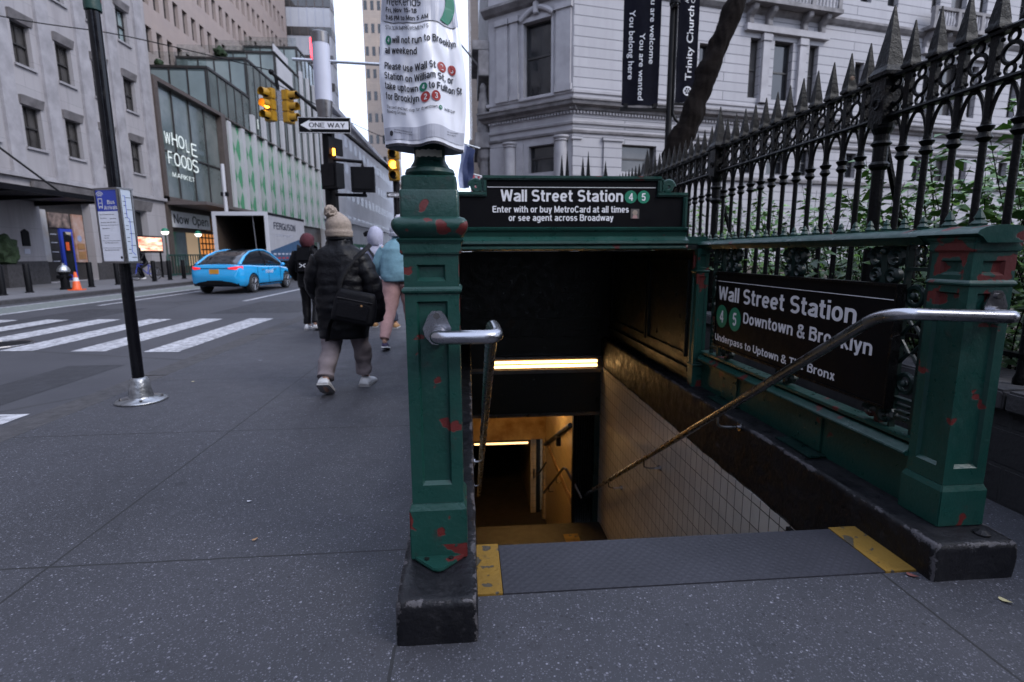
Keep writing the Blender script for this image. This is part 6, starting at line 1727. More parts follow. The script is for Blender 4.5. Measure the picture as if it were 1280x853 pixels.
m = MB(); m.box(-2.42, -2.38, 10.33, 10.36, 3.08, 3.2); m.build('amber_edge', 'amber', sp1)

sp2 = thing('signal_pole', 'dark signal pole with a long raised mast arm, behind the left green post', 'pole', (-2.15, 17.1, 0))
m = MB(); m.lathe((-2.15, 17.15, 0), [(.16, 0), (.12, .6), (.10, 3.9)], 8); m.build('pole', 'darkmetal', sp2)
m = MB(); m.tube([(-2.15, 17.1, 3.72), (-3.9, 17.0, 5.13), (-5.55, 16.9, 6.48)], [.07, .055, .045], 8); m.ball((-5.56, 16.9, 6.5), .08, 6); m.build('mast_arm', 'darkmetal', sp2, smooth=True)
m = MB(); m.tube([(-5.45, 16.9, 6.42), (-5.42, 16.95, 6.05)], .05, 8); m.build('hanger', 'darkmetal', sp2)
def signal(cx, y, top, rz, lit, lab, hgt=.92):
    t = thing('traffic_signal', lab, 'traffic light', (cx, y, top - hgt), 'yellow traffic signals')
    s = hgt / 3
    m = MB()
    for k in range(3): m.box(-.16, .16, -.08, .12, k * s + .005, (k + 1) * s - .005)
    m.build('housing', 'yellow_housing', t, bevel=.02, local=True)
    for k in range(3):
        z = (k + .5) * s
        m = MB(); n = 16
        ring = lambda y_, r: [(r * math.cos(R(-40 + 260 * i / n)), y_, z + r * math.sin(R(-40 + 260 * i / n))) for i in range(n + 1)]
        m.rings([ring(-.08, .125), ring(-.30, .12), ring(-.30, .112), ring(-.08, .117)], cap=False, closed=False); o = m.build('visor', 'yellow_housing', t, local=True)
        m = MB(); disc(m, (0, -.085, z), (1, 0, 0), (0, 0, 1), .112, 20); m.build('lens', lit if (lit and k == 1) else 'black_plastic', o, local=True)
    t.rotation_euler = (0, 0, rz); return t
signal(-5.68, 16.9, 6.06, R(-25), 'amber', 'left yellow traffic signal on the mast arm, amber lens lit')
signal(-5.15, 16.95, 6.02, R(70), None, 'right yellow traffic signal on the mast arm, turned sideways and unlit')
m = MB(); m.box(-5.5, -5.33, 16.98, 17.05, 5.2, 6.02); m.build('signal_backplate', 'steel', sp2)
signal(-2.17, 16.9, 4.40, R(-3), 'amber', 'traffic signal with a glowing amber lens beside the left green post')
sp3 = thing('street_light', 'thin grey street light arm with a small red light, behind the radio drum', 'pole', (-4.2, 26, 0))
m = MB(); m.tube([(-7.6, 26, 9.85), (-4.6, 26, 9.75), (-3.2, 26, 9.7)], .07, 6); m.tube([(-3.2, 26, 9.7), (-3.2, 26, 0)], .1, 8); m.build('arm', 'alu', sp3)
m = MB(); m.box(-6.75, -6.5, 25.8, 26.0, 9.9, 10.7); m.build('lamp_housing', 'redlight', sp3)
for pts, lab in (([(-24, 17.5, 11.5), (-13.5, 15.8, 7.75), (-9, 16.2, 7.1), (-5.6, 16.9, 6.55)], 'thin dark overhead cable crossing the left facade to the mast arm'),
                 ([(-5.5, 16.9, 6.2), (-1.8, 25, 5.9), (4, 40, 9)], 'thin overhead wire running from the mast arm to the right side')):
    q = MB(); q.tube(smooth_path(pts, 8), .014, 5); single('overhead_wire', q, 'darkmetal', lab, 'wire', pts[0])

# ================================================================== far pavement furniture
bl = thing('bollard', 'plain black steel bollard at the left edge, first of the row', 'bollard', (-15.4, 18.95, 0), 'black bollards along the far kerb')
q = MB(); q.lathe((0, 0, 0), [(.10, 0), (.10, .98), (.085, 1.02), (.02, 1.03)], 16); q.build('shaft', 'black_plastic', bl, smooth=True, local=True)
q = MB(); q.lathe((0, 0, 0), [(.13, 0), (.13, .03), (.102, .04)], 16); q.build('base_ring', 'darkmetal', bl, local=True)
for y, lab in ((20.24, 'black bollard in front of the bronze plaque'), (23.4, 'black bollard just right of the orange cone'), (25.1, 'black bollard below the bus arrivals box'), (27.9, 'black bollard left of the seated rider'),
               (29.3, 'black bollard in front of the seated rider'), (30.7, 'black bollard just right of the rider by the green railing'), (33.2, 'black bollard close behind the blue car')):
    dup(bl, (-15.55, y, 0), lab)
hy = thing('fire_hydrant', 'black fire hydrant with a silver-painted bonnet on the far pavement', 'hydrant', (-15.5, 21.9, 0))
q = MB(); q.lathe((-15.5, 21.9, 0), [(.19, 0), (.19, .06), (.15, .08), (.14, .60), (.19, .62), (.19, .68)], 16); q.build('barrel', 'black_plastic', hy, smooth=True)
q = MB(); q.lathe((-15.5, 21.9, 0), [(.20, .68), (.21, .74), (.17, .84), (.10, .92), (.05, .94), (.05, 1.0), (.01, 1.01)], 16); q.build('bonnet', 'alu', hy, smooth=True)
for a in (0, 1.57, 3.14, -1.57):
    q = MB(); q.cyl((-15.5, 21.9, .48), (-15.5 + .24 * math.cos(a), 21.9 + .24 * math.sin(a), .48), .075, seg=10); q.build('outlet', 'black_plastic', hy)
cne = thing('traffic_cone', 'small orange traffic cone with a white collar beside the hydrant', 'traffic cone', (-14.75, 21.4, 0))
q = MB(); q.box(-14.95, -14.55, 21.2, 21.6, .0, .04); q.lathe((-14.75, 21.4, .04), [(.15, 0), (.10, .30), (.099, .301)], 16); q.lathe((-14.75, 21.4, .04), [(.075, .44), (.04, .64), (.01, .645)], 16); q.build('cone_body', 'cone', cne, smooth=True)
q = MB(); q.lathe((-14.75, 21.4, .04), [(.10, .301), (.075, .44)], 16); q.build('collar', 'white_paint', cne, smooth=True)
sc = thing('advertising_screen', 'lit roadside advertising screen glowing orange-red beyond the bus pole', 'screen', (-17.8, 32, 0))
q = MB(); q.box(-17.9, -17.82, 30.75, 33.2, 1.42, 2.36); q.box(-17.9, -17.84, 30.9, 31.0, 0, 1.42); q.box(-17.9, -17.84, 32.9, 33.0, 0, 1.42); q.build('cabinet', 'black_plastic', sc)
q = MB(); q.box(-17.818, -17.80, 30.85, 33.1, 1.54, 2.28); q.build('display', 'screen', sc)
fe = thing('subway_entrance', 'distant green subway railing with two lit globe lamps in front of the food store', 'subway entrance', (-17.3, 34, 0))
for y in (32.6, 36.4):
    q = MB(); q.lathe((-17.3, y, 0), [(.09, 0), (.09, 1.2), (.05, 1.3), (.045, 2.45)], 10); q.build('lamp_post', 'green', fe, smooth=True)
    q = MB(); q.lathe((-17.3, y, 2.62), [(.02, -.18), (.14, -.14), (.2, 0)], 14); q.build('globe', 'lamp_white', fe, smooth=True)
    q = MB(); q.lathe((-17.3, y, 2.62), [(.2, .001), (.16, .13), (.05, .2), (.01, .21)], 14); q.build('globe_cap', 'bullet', fe, smooth=True)
q = MB(); q.box(-17.35, -17.25, 32.6, 40.5, 1.25, 1.33); q.box(-17.33, -17.27, 32.6, 40.5, .08, .2); q.build('railing', 'green', fe)
for k in range(26):
    y = 32.75 + k * .3; q = MB(); q.box(-17.32, -17.28, y, y + .05, .2, 1.25); q.build('baluster', 'green', fe)
q = MB(); q.box(-17.24, -17.22, 36.9, 38.6, .75, 1.15); q.build('sign_board', 'black_sign', fe)
lpole = thing('light_pole', 'slim pale pole with a dark clip standing behind the delivery truck', 'pole', (-14.4, 34, 0))
q = MB(); q.lathe((-14.4, 34, 0), [(.13, 0), (.11, 1), (.11, 6.6)], 10); q.build('pole', 'lightpanel', lpole, smooth=True)
q = MB(); q.box(-14.6, -14.2, 33.9, 34.1, 4.75, 4.98); q.build('clip', 'darkmetal', lpole)

mh = thing('manhole_cover', 'round dark manhole cover in the road at the left end of the crosswalk', 'manhole cover', (-7.55, 9.05, -.12))
q = MB(); q.lathe((-7.55, 9.05, 0), [(.40, -.12), (.40, -.112), (.33, -.111)], 28); q.build('lid', 'darkmetal', mh)
q = MB(); q.torus((-7.55, 9.05, -.113), (0, 0, 1), .43, .02, 28, 6); q.build('rim', 'steel_dark', mh)
# ================================================================== delivery truck
tk = thing('delivery_truck', 'white and blue delivery truck with its rear door open onto a dark load bay', 'truck', (-10.6, 30, -.12))
x0, x1, y0, y1, z0, z1 = -11.85, -9.40, 26.5, 32.2, .98, 3.27
q = MB(); q.box(x0, x0 + .05, y0, y1, z0, z1); q.box(x1 - .05, x1, y0, y1, z0, z1); q.box(x0 + .05, x1 - .05, y0, y1, z1 - .05, z1); q.box(x0 + .05, x1 - .05, y1 - .05, y1, z0, z1 - .05); q.build('box_body', pm('truck_white', (.34, .34, .37), .5, var=.08), tk)
q = MB(); q.box(x0 + .051, x1 - .051, y0 + .02, y1 - .06, z0, z0 + .1); q.build('load_floor', 'bark', tk)
q = MB(); q.box(x0 + .052, x0 + .07, y0 + .1, y1 - .06, z0 + .1, z1 - .06); q.box(x1 - .07, x1 - .052, y0 + .1, y1 - .06, z0 + .1, z1 - .06); q.box(x0 + .07, x1 - .07, y1 - .09, y1 - .06, z0 + .1, z1 - .06); q.box(x0 + .07, x1 - .07, y0 + .1, y1 - .09, z1 - .08, z1 - .06); q.build('lining', pm('plywood_lining', (.06, .04, .028), .8, scale=3), tk)
q = MB(); 
for a, b, c, d in ((x0 - .03, x0 + .12, z0 - .05, z1 + .02), (x1 - .12, x1 + .03, z0 - .05, z1 + .02), (x0 + .12, x1 - .12, z1 - .16, z1 + .02)): q.box(a, b, y0 - .06, y0 + .02, c, d)
q.build('rear_frame', 'lightpanel', tk)
q = MB(); q.box(x0 - .03, x1 + .03, y0 - .08, y0 + .1, z0 - .25, z0 - .051); q.build('rear_sill', 'darkmetal', tk)
q = MB(); q.tube([(x1 - .75, y0 + .5, z0 + .1), (x1 - .85, y0 + .5, z1 - .1)], .025, 6); q.box(x1 - .5, x1 - .42, y0 + 1.5, y0 + 1.55, z0 + .5, z0 + 1.2); q.build('load_bar', 'alu', tk)
q = MB(); q.prism([(y0 + .03, .985), (y1, .985), (y1, 2.25), (y0 + .03, 1.45)], lambda a, b, d: (d, a, b), x1 + .002, x1 + .006); q.build('blue_panel', pm('truck_navy', (.035, .085, .17), .5), tk)
q = MB(); q.box(x1 + .002, x1 + .02, y0, y1, z1 - .12, z1); q.build('top_trim', 'darkmetal', tk)
lettering('FERGUSON', (x1 + .009, y0 + .75, 2.52), (0, 1, 0), (0, 0, 1), 3.3, .34, 'navy', tk, .03)
lettering('plumbing supply', (x1 + .009, y0 + .9, 2.2), (0, 1, 0), (0, 0, 1), 2.6, .14, 'poster_grey', tk, .0)
for k in range(2):
    q = MB()
    for i in range(9): q.box(x1 + .007, x1 + .010, y0 + .5 + i * .58, y0 + .85 + i * .58, 1.08 + .2 * k, 1.16 + .2 * k)
    q.build('stripe_marks', 'poster_grey' if k else 'red_paint', tk)
q = MB(); q.box(x0 + .2, x1 - .2, y0 + .2, 34.6, .55, .9); q.build('chassis', 'darkmetal', tk)
q = MB(); q.prism([(32.35, .7), (34.9, .7), (34.9, 1.5), (34.2, 2.4), (32.35, 2.5)], lambda a, b, d: (d, a, b), x0 + .15, x1 - .15); q.build('cab', 'white_paint', tk, bevel=.06)
q = MB(); q.prism([(33.0, 1.55), (34.5, 1.55), (34.05, 2.25), (33.0, 2.25)], lambda a, b, d: (d, a, b), x1 - .149, x1 - .14); q.build('side_window', 'glass_dark', tk)
for x in (x0 + .25, x1 - .15):
    for y in (28.4, 33.6):
        q = MB(); q.rings([[(x + dx, y + r * math.cos(2 * math.pi * k / 20), .31 + r * math.sin(2 * math.pi * k / 20)) for k in range(20)] for dx, r in ((-.14, .30), (-.14, .42), (.0, .43), (.12, .42), (.12, .25))]); w = q.build('wheel', 'rubber', tk, smooth=True)
        q = MB(); q.cyl((x + .121, y, .31), (x + .13, y, .31), .22, seg=16); q.build('rim', 'alloy', w)
q = MB(); q.box(x0, x1, y0 - .02, y0 + .03, .55, .62); q.build('bumper', 'darkmetal', tk)

# ================================================================== blue electric car
ca = thing('car', 'bright blue fastback car driving away with red tail lights and a dark glass roof', 'car', (-8.84, 22.28, -.12))
def lerp_tab(tab, y):
    for a, b in zip(tab, tab[1:]):
        if a[0] <= y <= b[0]:
            t = (y - a[0]) / (b[0] - a[0]); t = t * t * (3 - 2 * t) * .35 + t * .65
            return [u + (v - u) * t for u, v in zip(a, b)]
    return tab[-1] if y > tab[-1][0] else tab[0]
BT = [(-2.36, .72, .48, .78, .80), (-2.33, .80, .40, .92, .95), (-2.25, .88, .30, 1.03, 1.07), (-2.05, .93, .26, 1.05, 1.10), (-1.4, .96, .22, 1.03, 1.06), (-.3, .96, .20, .98, 1.0), (1.0, .955, .20, .95, .98), (1.7, .94, .22, .88, .96), (2.1, .88, .24, .78, .86), (2.3, .74, .30, .66, .72), (2.38, .58, .38, .56, .62)]
rings = []
for i in range(49):
    y = -2.36 + 4.74 * i / 48
    _, hw, zb, zt, zd = lerp_tab(BT, y)
    half = [(0, zb), (hw * .6, zb), (hw * .9, zb + .02), (hw * .985, zb + .12), (hw, zb + .38 * (zt - zb)), (hw * .992, zb + .62 * (zt - zb)), (hw * .965, zt - .09), (hw * .92, zt - .02), (hw * .84, zt + .012), (hw * .5, (zt + zd) / 2 + .01), (0, zd)]
    ring = [(x, y, z) for x, z in half] + [(-x, y, z) for x, z in half[::-1][1:-1]]
    rings.append(ring)
q = MB(); q.rings(rings); body = q.build('body', 'car_blue', ca, smooth='all', local=True)
# cut the wheel arches
cut = MB()
for y in (-1.40, 1.47):
    cut.cyl((-1.2, y, .35), (-.62, y, .35), .40, seg=32); cut.cyl((.62, y, .35), (1.2, y, .35), .40, seg=32)
cutter = cut.build('arch_cutter', 'car_blue', None)
cutter.location = ca.location
md = body.modifiers.new('arches', 'BOOLEAN'); md.object = cutter; md.operation = 'DIFFERENCE'; md.solver = 'EXACT'
bpy.context.view_layer.update()
dg = bpy.context.evaluated_depsgraph_get()
nm_ = bpy.data.meshes.new_from_object(body.evaluated_get(dg)); body.modifiers.clear(); body.data = nm_
nm_.set_sharp_from_angle(angle=R(40))
bpy.data.objects.remove(cutter)
GT = [(-2.12, 1.08, .80, .80), (-1.9, 1.20, .80, .76), (-1.5, 1.40, .82, .70), (-1.0, 1.55, .83, .64), (-.3, 1.625, .83, .61), (.2, 1.615, .83, .61), (.6, 1.53, .83, .63), (1.1, 1.28, .82, .70), (1.62, .97, .80, .78)]
rings = []
for i in range(33):
    y = -2.12 + 3.74 * i / 32
    _, zt, hb, ht = lerp_tab(GT, y); zb = 1.0 - .03 * (y > 1)
    zb = min(zb, zt - .01)
    half = [(0, zb), (hb, zb), ((hb + ht) / 2 + .02, (zb + zt) / 2), (ht + .02, zt - .05), (ht - .06, zt - .01), (ht * .5, zt), (0, zt + .006)]
    rings.append([(x, y, z) for x, z in half] + [(-x, y, z) for x, z in half[::-1][1:-1]])
q = MB(); q.rings(rings); q.build('glass_roof', pm('car_glass', (.012, .014, .018), .05, spec=.8), ca, smooth='all', local=True)
for s in (-1, 1):
    pts = []
    for i in range(25):
        y = -2.10 + 3.66 * i / 24; _, zt, hb, ht = lerp_tab(GT, y); pts.append((s * (ht - .005), y, zt - .025))
    q = MB(); q.tube(pts, [(.075 - .035 * min(1, i / 9), .035) for i in range(25)], 8); q.build('roof_rail', 'car_blue', ca, smooth='all', local=True)
    q = MB(); q._add([(s * .84, -.25, 1.0), (s * .84, -.13, 1.0), (s * .65, -.17, 1.58), (s * .65, -.27, 1.58)], [(0, 1, 2, 3)]); q.build('door_pillar', 'black_plastic', ca, local=True)
    q = MB(); q.tube([(s * .92, 1.0, .97), (s * 1.04, .93, 1.02), (s * 1.10, .9, 1.03)], [.04, .08, .06], 8); q.build('mirror', 'car_blue', ca, smooth='all', local=True)
    # tail light wraps round the corner
    q = MB(); q.rings([[(s * x, y, z0_), (s * x, y - .012, z0_), (s * x, y - .012, z1_), (s * x, y, z1_)] for x, y, z0_, z1_ in ((.50, -2.335, .915, .955), (.70, -2.33, .89, .985), (.83, -2.25, .88, 1.0), (.90, -2.06, .90, 1.01))])
    tl = q.build('tail_light', 'taillight', ca, local=True)
    q = MB(); q.box(s * .965 - .006, s * .965 + .006, -1.05, 1.1, .30, .34); q.build('sill_trim', 'black_plastic', ca, local=True)
    for yy in (-.2, .85, -1.1): 
        q = MB(); q.box(s * .962 - .004, s * .962 + .004, yy, yy + .008, .36, .95); q.build('door_seam', 'black_plastic', ca, local=True)
    for yy in (-.75, .3):
        q = MB(); q.box(s * .965 - .01, s * .965 + .01, yy, yy + .2, .84, .865); q.build('door_handle', 'alloy', ca, local=True)
q = MB(); q.rings([[(-.82 + 1.64 * k / 12, -2.345 - .02 + .10 * abs(k / 6 - 1) ** 3 + dy, z) for k in range(13)] for dy, z in ((.02, .30), (0, .36), (0, .50), (.02, .52))], cap=False, closed=False); q.build('lower_bumper', 'black_plastic', ca, local=True)
q = MB(); q.box(-.17, .17, -2.372, -2.355, .74, .90); q.build('number_plate', 'plate', ca, local=True)
q = MB(); q.box(-.50, .50, -2.342, -2.334, .925, .945); q.build('trunk_trim', 'black_plastic', ca, local=True)
lettering('revel', Vector(ca.location) + Vector((.972, -.45, .70)), (0, 1, 0), (0, 0, 1), .62, .17, 'white_letter', ca, .0)
for x, y, s in ((-.88, -1.40, -1), (.88, -1.40, 1), (-.88, 1.47, -1), (.88, 1.47, 1)):
    q = MB(); q.rings([[(x + dx * s, y + r * math.cos(2 * math.pi * k / 28), .345 + r * math.sin(2 * math.pi * k / 28)) for k in range(28)] for dx, r in ((-.13, .22), (-.13, .31), (-.10, .345), (.06, .345), (.09, .31), (.09, .24))]); w = q.build('wheel', 'rubber', ca, smooth=True, local=True)
    q = MB()
    for k in range(10):
        a = k * math.pi / 5 + (.12 if k % 2 else -.12); ca_, sa_ = math.cos(a), math.sin(a)
        q.tube([(x + s * .075, y + .04 * ca_, .345 + .04 * sa_), (x + s * .085, y + .235 * ca_, .345 + .235 * sa_)], [.022, .014], 6)
    q.torus((x + s * .08, y, .345), (1, 0, 0), .235, .014, 24, 6); q.cyl((x + s * .05, y, .345), (x + s * .09, y, .345), .05, seg=12); q.build('rim', 'alloy', w, local=True)
    q = MB(); q.cyl((x - s * .02, y, .345), (x + s * .02, y, .345), .22, seg=20); q.build('brake_disc', 'black_plastic', w, local=True)
ca.rotation_euler = (0, 0, R(-5.2))

# ================================================================== litter on the pavement
for (x, y, s, a, c), lab in (((1.985, 1.642, .022, 2.2, (.42, .37, .20)), 'pale yellow fallen leaf right of the right-hand black kerb end'), ((-1.0, 2.35, .016, 1.0, (.35, .2, .1)), 'small brown dry leaf on the left pavement by the slab joint'),
                             ((-.45, 4.05, .014, 2.1, (.35, .25, .14)), 'tiny tan dry leaf on the pavement near the left black kerb'), ((-1.18, 2.75, .014, .2, (.5, .5, .55)), 'scrap of white paper on the left pavement'),
                             ((-2.85, 5.6, .022, .7, (.5, .45, .3)), 'pale dry leaf at the kerb beyond the bus pole'), ((1.77, 1.82, .022, 2.4, (.2, .06, .05)), 'reddish crumpled leaf at the right yellow strip')):
    q = MB(); P = []
    for k in range(10):
        t = 2 * math.pi * k / 10; P.append((x + s * (math.cos(t) * math.cos(a) - .45 * math.sin(t) * math.sin(a)), y + s * (math.cos(t) * math.sin(a) + .45 * math.sin(t) * math.cos(a)), .006 + .25 * s * (1 + math.cos(2 * t + 1)) * .5))
    q._add(P + [(x, y, .004)], [(k, (k + 1) % 10, 10) for k in range(10)])
    single('fallen_leaf' if 'paper' not in lab else 'paper_scrap', q, pm('litter', c, .7), lab, 'leaf' if 'paper' not in lab else 'litter', (x, y, 0))
# ================================================================== people
def skin_body(name, J, E, parent, root='pelvis', sub=2, mat='skin'):
    """one continuous figure grown along its skeleton"""
    ks = list(J); ix = {k: i for i, k in enumerate(ks)}
    me = bpy.data.meshes.new(name); me.from_pydata([J[k][0] for k in ks], [(ix[a], ix[b]) for a, b in E], [])
    o = bpy.data.objects.new(name, me); COL.objects.link(o)
    md = o.modifiers.new('skin', 'SKIN'); md.use_smooth_shade = True
    for k in ks:
        r = J[k][1]; r = r if isinstance(r, tuple) else (r, r)
        me.skin_vertices[0].data[ix[k]].radius = r; me.skin_vertices[0].data[ix[k]].use_root = (k == root)
    s = o.modifiers.new('sub', 'SUBSURF'); s.levels = sub; s.render_levels = sub
    bpy.context.view_layer.update(); dg = bpy.context.evaluated_depsgraph_get()
    nm = bpy.data.meshes.new_from_object(o.evaluated_get(dg)); o.modifiers.clear(); o.data = nm
    nm.polygons.foreach_set('use_smooth', [True] * len(nm.polygons))
    nm.materials.clear(); nm.materials.append(M[mat]); o.parent = parent
    return o
def fingers(J, E, wrist, tag_, d, side):
    """palm, four unequal bent fingers and a thumb leaving the side of the palm"""
    w = Vector(wrist); d = Vector(d).normalized(); side = Vector(side).normalized(); nrm = d.cross(side)
    pk_ = w + d * .05; J[tag_ + 'palm'] = (tuple(pk_), (.030, .016)); E.append((tag_ + 'wrist', tag_ + 'palm'))
    for i, L in enumerate((.062, .072, .067, .052)):
        b = w + d * .085 + side * (.024 - .016 * i); k1 = b + d * L * .5 + nrm * .008; k2 = b + d * L * .85 + nrm * .028
        J[f'{tag_}f{i}a'] = (tuple(b), .0095); J[f'{tag_}f{i}b'] = (tuple(k1), .0085); J[f'{tag_}f{i}c'] = (tuple(k2), .007)
        E += [(tag_ + 'palm', f'{tag_}f{i}a'), (f'{tag_}f{i}a', f'{tag_}f{i}b'), (f'{tag_}f{i}b', f'{tag_}f{i}c')]
    t0 = w + d * .03 + side * .03; t1 = w + d * .07 + side * .052 + nrm * .01
    J[tag_ + 't0'] = (tuple(t0), .011); J[tag_ + 't1'] = (tuple(t1), .008); E += [(tag_ + 'palm', tag_ + 't0'), (tag_ + 't0', tag_ + 't1')]
def loft(sections, seg=28, quilt=0, qf=0, wr=.006, seed=0, closed_top=True):
    """garment tube from (cx, cy, z, rx, ry) rings with quilted ribs and soft wrinkles"""
    S = []
    for a, b in zip(sections, sections[1:]):
        n = max(2, int(abs(b[2] - a[2]) / .018))
        for k in range(n):
            t = k / n; t2 = t * t * (3 - 2 * t); S.append([u + (v - u) * (t2 * .5 + t * .5) for u, v in zip(a, b)])
    S.append(list(sections[-1])); rings = []
    for cx, cy, z, rx, ry in S:
        f = 1 + (quilt * (abs(math.sin(z * qf)) - .6) if quilt else 0); ring = []
        for k in range(seg):
            th = 2 * math.pi * k / seg; c, s_ = math.cos(th), math.sin(th)
            c = math.copysign(abs(c) ** .85, c); s_ = math.copysign(abs(s_) ** .85, s_)
            w = wr * noise.noise(Vector((c * 2.2 + seed, s_ * 2.2, z * 9))) + wr * .5 * noise.noise(Vector((c * 6, s_ * 6 + seed, z * 22)))
            ring.append((cx + (rx * f + w) * c, cy + (ry * f + w) * s_, z + wr * .6 * noise.noise(Vector((c * 2, s_ * 2, z * 3 + seed)))))
        rings.append(ring)
    q = MB(); q.rings(rings, cap=closed_top); return q
def limb(path, rad, quilt=0, qf=0, wr=.005, seed=0, seg=16):
    P = smooth_path(path, 14); n = len(P); out = []
    L = 0; rs = []
    for i in range(n):
        t = i / (n - 1) * (len(rad) - 1); k = min(int(t), len(rad) - 2); r = rad[k] + (rad[k + 1] - rad[k]) * (t - k)
        if i: L += (P[i] - P[i - 1]).length
        rs.append(r * (1 + (quilt * (abs(math.sin(L * qf)) - .6) if quilt else 0)))
    q = MB(); q.tube(P, rs, seg)
    q.v = [tuple(Vector(v) + Vector((noise.noise(Vector(v) * 11 + Vector((seed, 0, 0))), noise.noise(Vector(v) * 11 + Vector((0, seed, 4))), 0)) * wr) for v in q.v]
    return q
def shoe(par, heel, toe, lift, mat, sole='sole', w=.048):
    """shoe from heel to toe; lift raises the heel"""
    h = Vector(heel); t = Vector(toe); d = (t - h); Ln = d.length; d.normalize(); sd = d.cross(Vector((0, 0, 1))).normalized(); u = sd.cross(d)
    rings, sr = [], []
    for x, hw, zt in ((-.02, .6, .055), (.0, .8, .085), (.12, .92, .105), (.30, .95, .095), (.50, 1.0, .075), (.72, 1.05, .058), (.9, .85, .045), (1.0, .45, .03)):
        c = h + d * Ln * x
        rings.append([tuple(c + sd * w * hw * math.cos(a) + u * (.016 + (zt - .016) * max(0, math.sin(a)) if math.sin(a) > 0 else .016)) for a in [2 * math.pi * k / 14 for k in range(14)]])
        sr.append([tuple(c + sd * w * hw * 1.1 * sx + u * z) for sx, z in ((-1, 0), (1, 0), (1, .022), (-1, .022))])
    q = MB(); q.rings(rings); o = q.build('shoe', mat, par, smooth='all', local=True)
    q = MB(); q.rings(sr); q.build('sole', sole, o, local=True); return o
def person(lab, loc, H, legs, arms, rz=0, sex=1, headturn=0):
    """legs: (hip, knee, ankle, toe) left & right; arms: (shoulder, elbow, wrist)"""
    t = thing('person', lab, 'person', loc)
    k = H / 1.66
    J = {'pelvis': ((0, 0, .90 * k), (.13, .10)), 'belly': ((0, .01, 1.04 * k), (.12, .09)), 'chest': ((0, 0, 1.24 * k), (.14, .10)), 'neck': ((0, .01, 1.40 * k), .05), 'head0': ((0, .02, 1.47 * k), (.062, .07)), 'head1': ((0, .025, 1.555 * k), (.077, .092)), 'head2': ((0, .015, 1.63 * k), (.055, .065))}
    E = [('pelvis', 'belly'), ('belly', 'chest'), ('chest', 'neck'), ('neck', 'head0'), ('head0', 'head1'), ('head1', 'head2')]
    for s, (hip, kn, an, toe) in zip('LR', legs):
        J[s + 'hip'] = (hip, .085); J[s + 'knee'] = (kn, .055); J[s + 'ank'] = (an, .036); J[s + 'toe'] = (toe, (.035, .025))
        E += [('pelvis', s + 'hip'), (s + 'hip', s + 'knee'), (s + 'knee', s + 'ank'), (s + 'ank', s + 'toe')]
    for s, (sh, el, wr) in zip('LR', arms):
        J[s + 'sh'] = (sh, .055); J[s + 'el'] = (el, .042); J[s + 'wrist'] = (wr, .028)
        E += [('chest', s + 'sh'), (s + 'sh', s + 'el'), (s + 'el', s + 'wrist')]
        d = Vector(wr) - Vector(el); d.normalize(); sd = Vector((1 if s == 'L' else -1, .6, 0)); sd = (sd - d * sd.dot(d)); fingers(J, E, wr, s, d, sd)
    skin_body('body', J, E, t)
    # face: nose, eyes, ears
    hz = 1.545 * k
    q = MB(); q.rings([[(x * r, .095 + y_, hz + z) for x, z in ((-1, -.02), (1, -.02), (0, .03))] for r, y_ in ((.014, .01), (.008, .03))]); q.build('nose', 'skin', t, smooth='all', local=True)
    for s in (-1, 1):
        q = MB(); q.ball((s * .030, .100, hz + .025), .011, 6); q.build('eye', 'hair', t, smooth='all', local=True)
        q = MB(); q.ball((s * .080, .02, hz), .022, 6, 1.4); q.build('ear', 'skin', t, smooth='all', local=True)
    q = MB(); q.box(-.022, .022, .100, .108, hz - .052, hz - .044); q.build('mouth', 'maroon', t, local=True)
    t.rotation_euler = (0, 0, rz)
    return t
def beanie(t, z0, h, r, mat, cx=0, cy=.02, pom=None, brim=True):
    rings = []
    for i in range(19):
        u = i / 18
        rr = r * (1.0 + .06 * math.sin(u * 3)) * (1 - max(0, (u - .45) / .55) ** 2.2 * .92)
        if brim and u < .24: rr += .012
        rings.append([(cx + rr * (1 + .025 * math.cos(k * math.pi / 1)) * math.cos(2 * math.pi * k / 56), cy - .012 * u + rr * 1.12 * (1 + .025 * math.cos(k * math.pi)) * math.sin(2 * math.pi * k / 56), z0 + h * u) for k in range(56)])
    q = MB(); q.rings(rings); o = q.build('hat', mat, t, smooth='all', local=True)
    if pom:
        q = MB(); q.ball(pom, .057, 14, 1, .35); q.build('pompom', mat, o, smooth=False, local=True)
    return o
def hood(t, z0, h, r, mat, cy=.0):
    rings = []
    for i in range(15):
        u = i / 14; rr = r * (math.sqrt(max(.003, 1 - ((u - .42) / .58) ** 2)) if u > .42 else 1 - .25 * ((.42 - u) / .42) ** 2)
        rings.append([(rr * math.cos(2 * math.pi * k / 28) + .014 * noise.noise(Vector((math.cos(k * .2244) * 2, math.sin(k * .2244) * 2, u * 3.5))), cy - .01 + rr * 1.15 * math.sin(2 * math.pi * k / 28), z0 + h * u) for k in range(28)])
    q = MB(); q.rings(rings); return q.build('hood', mat, t, smooth='all', local=True)

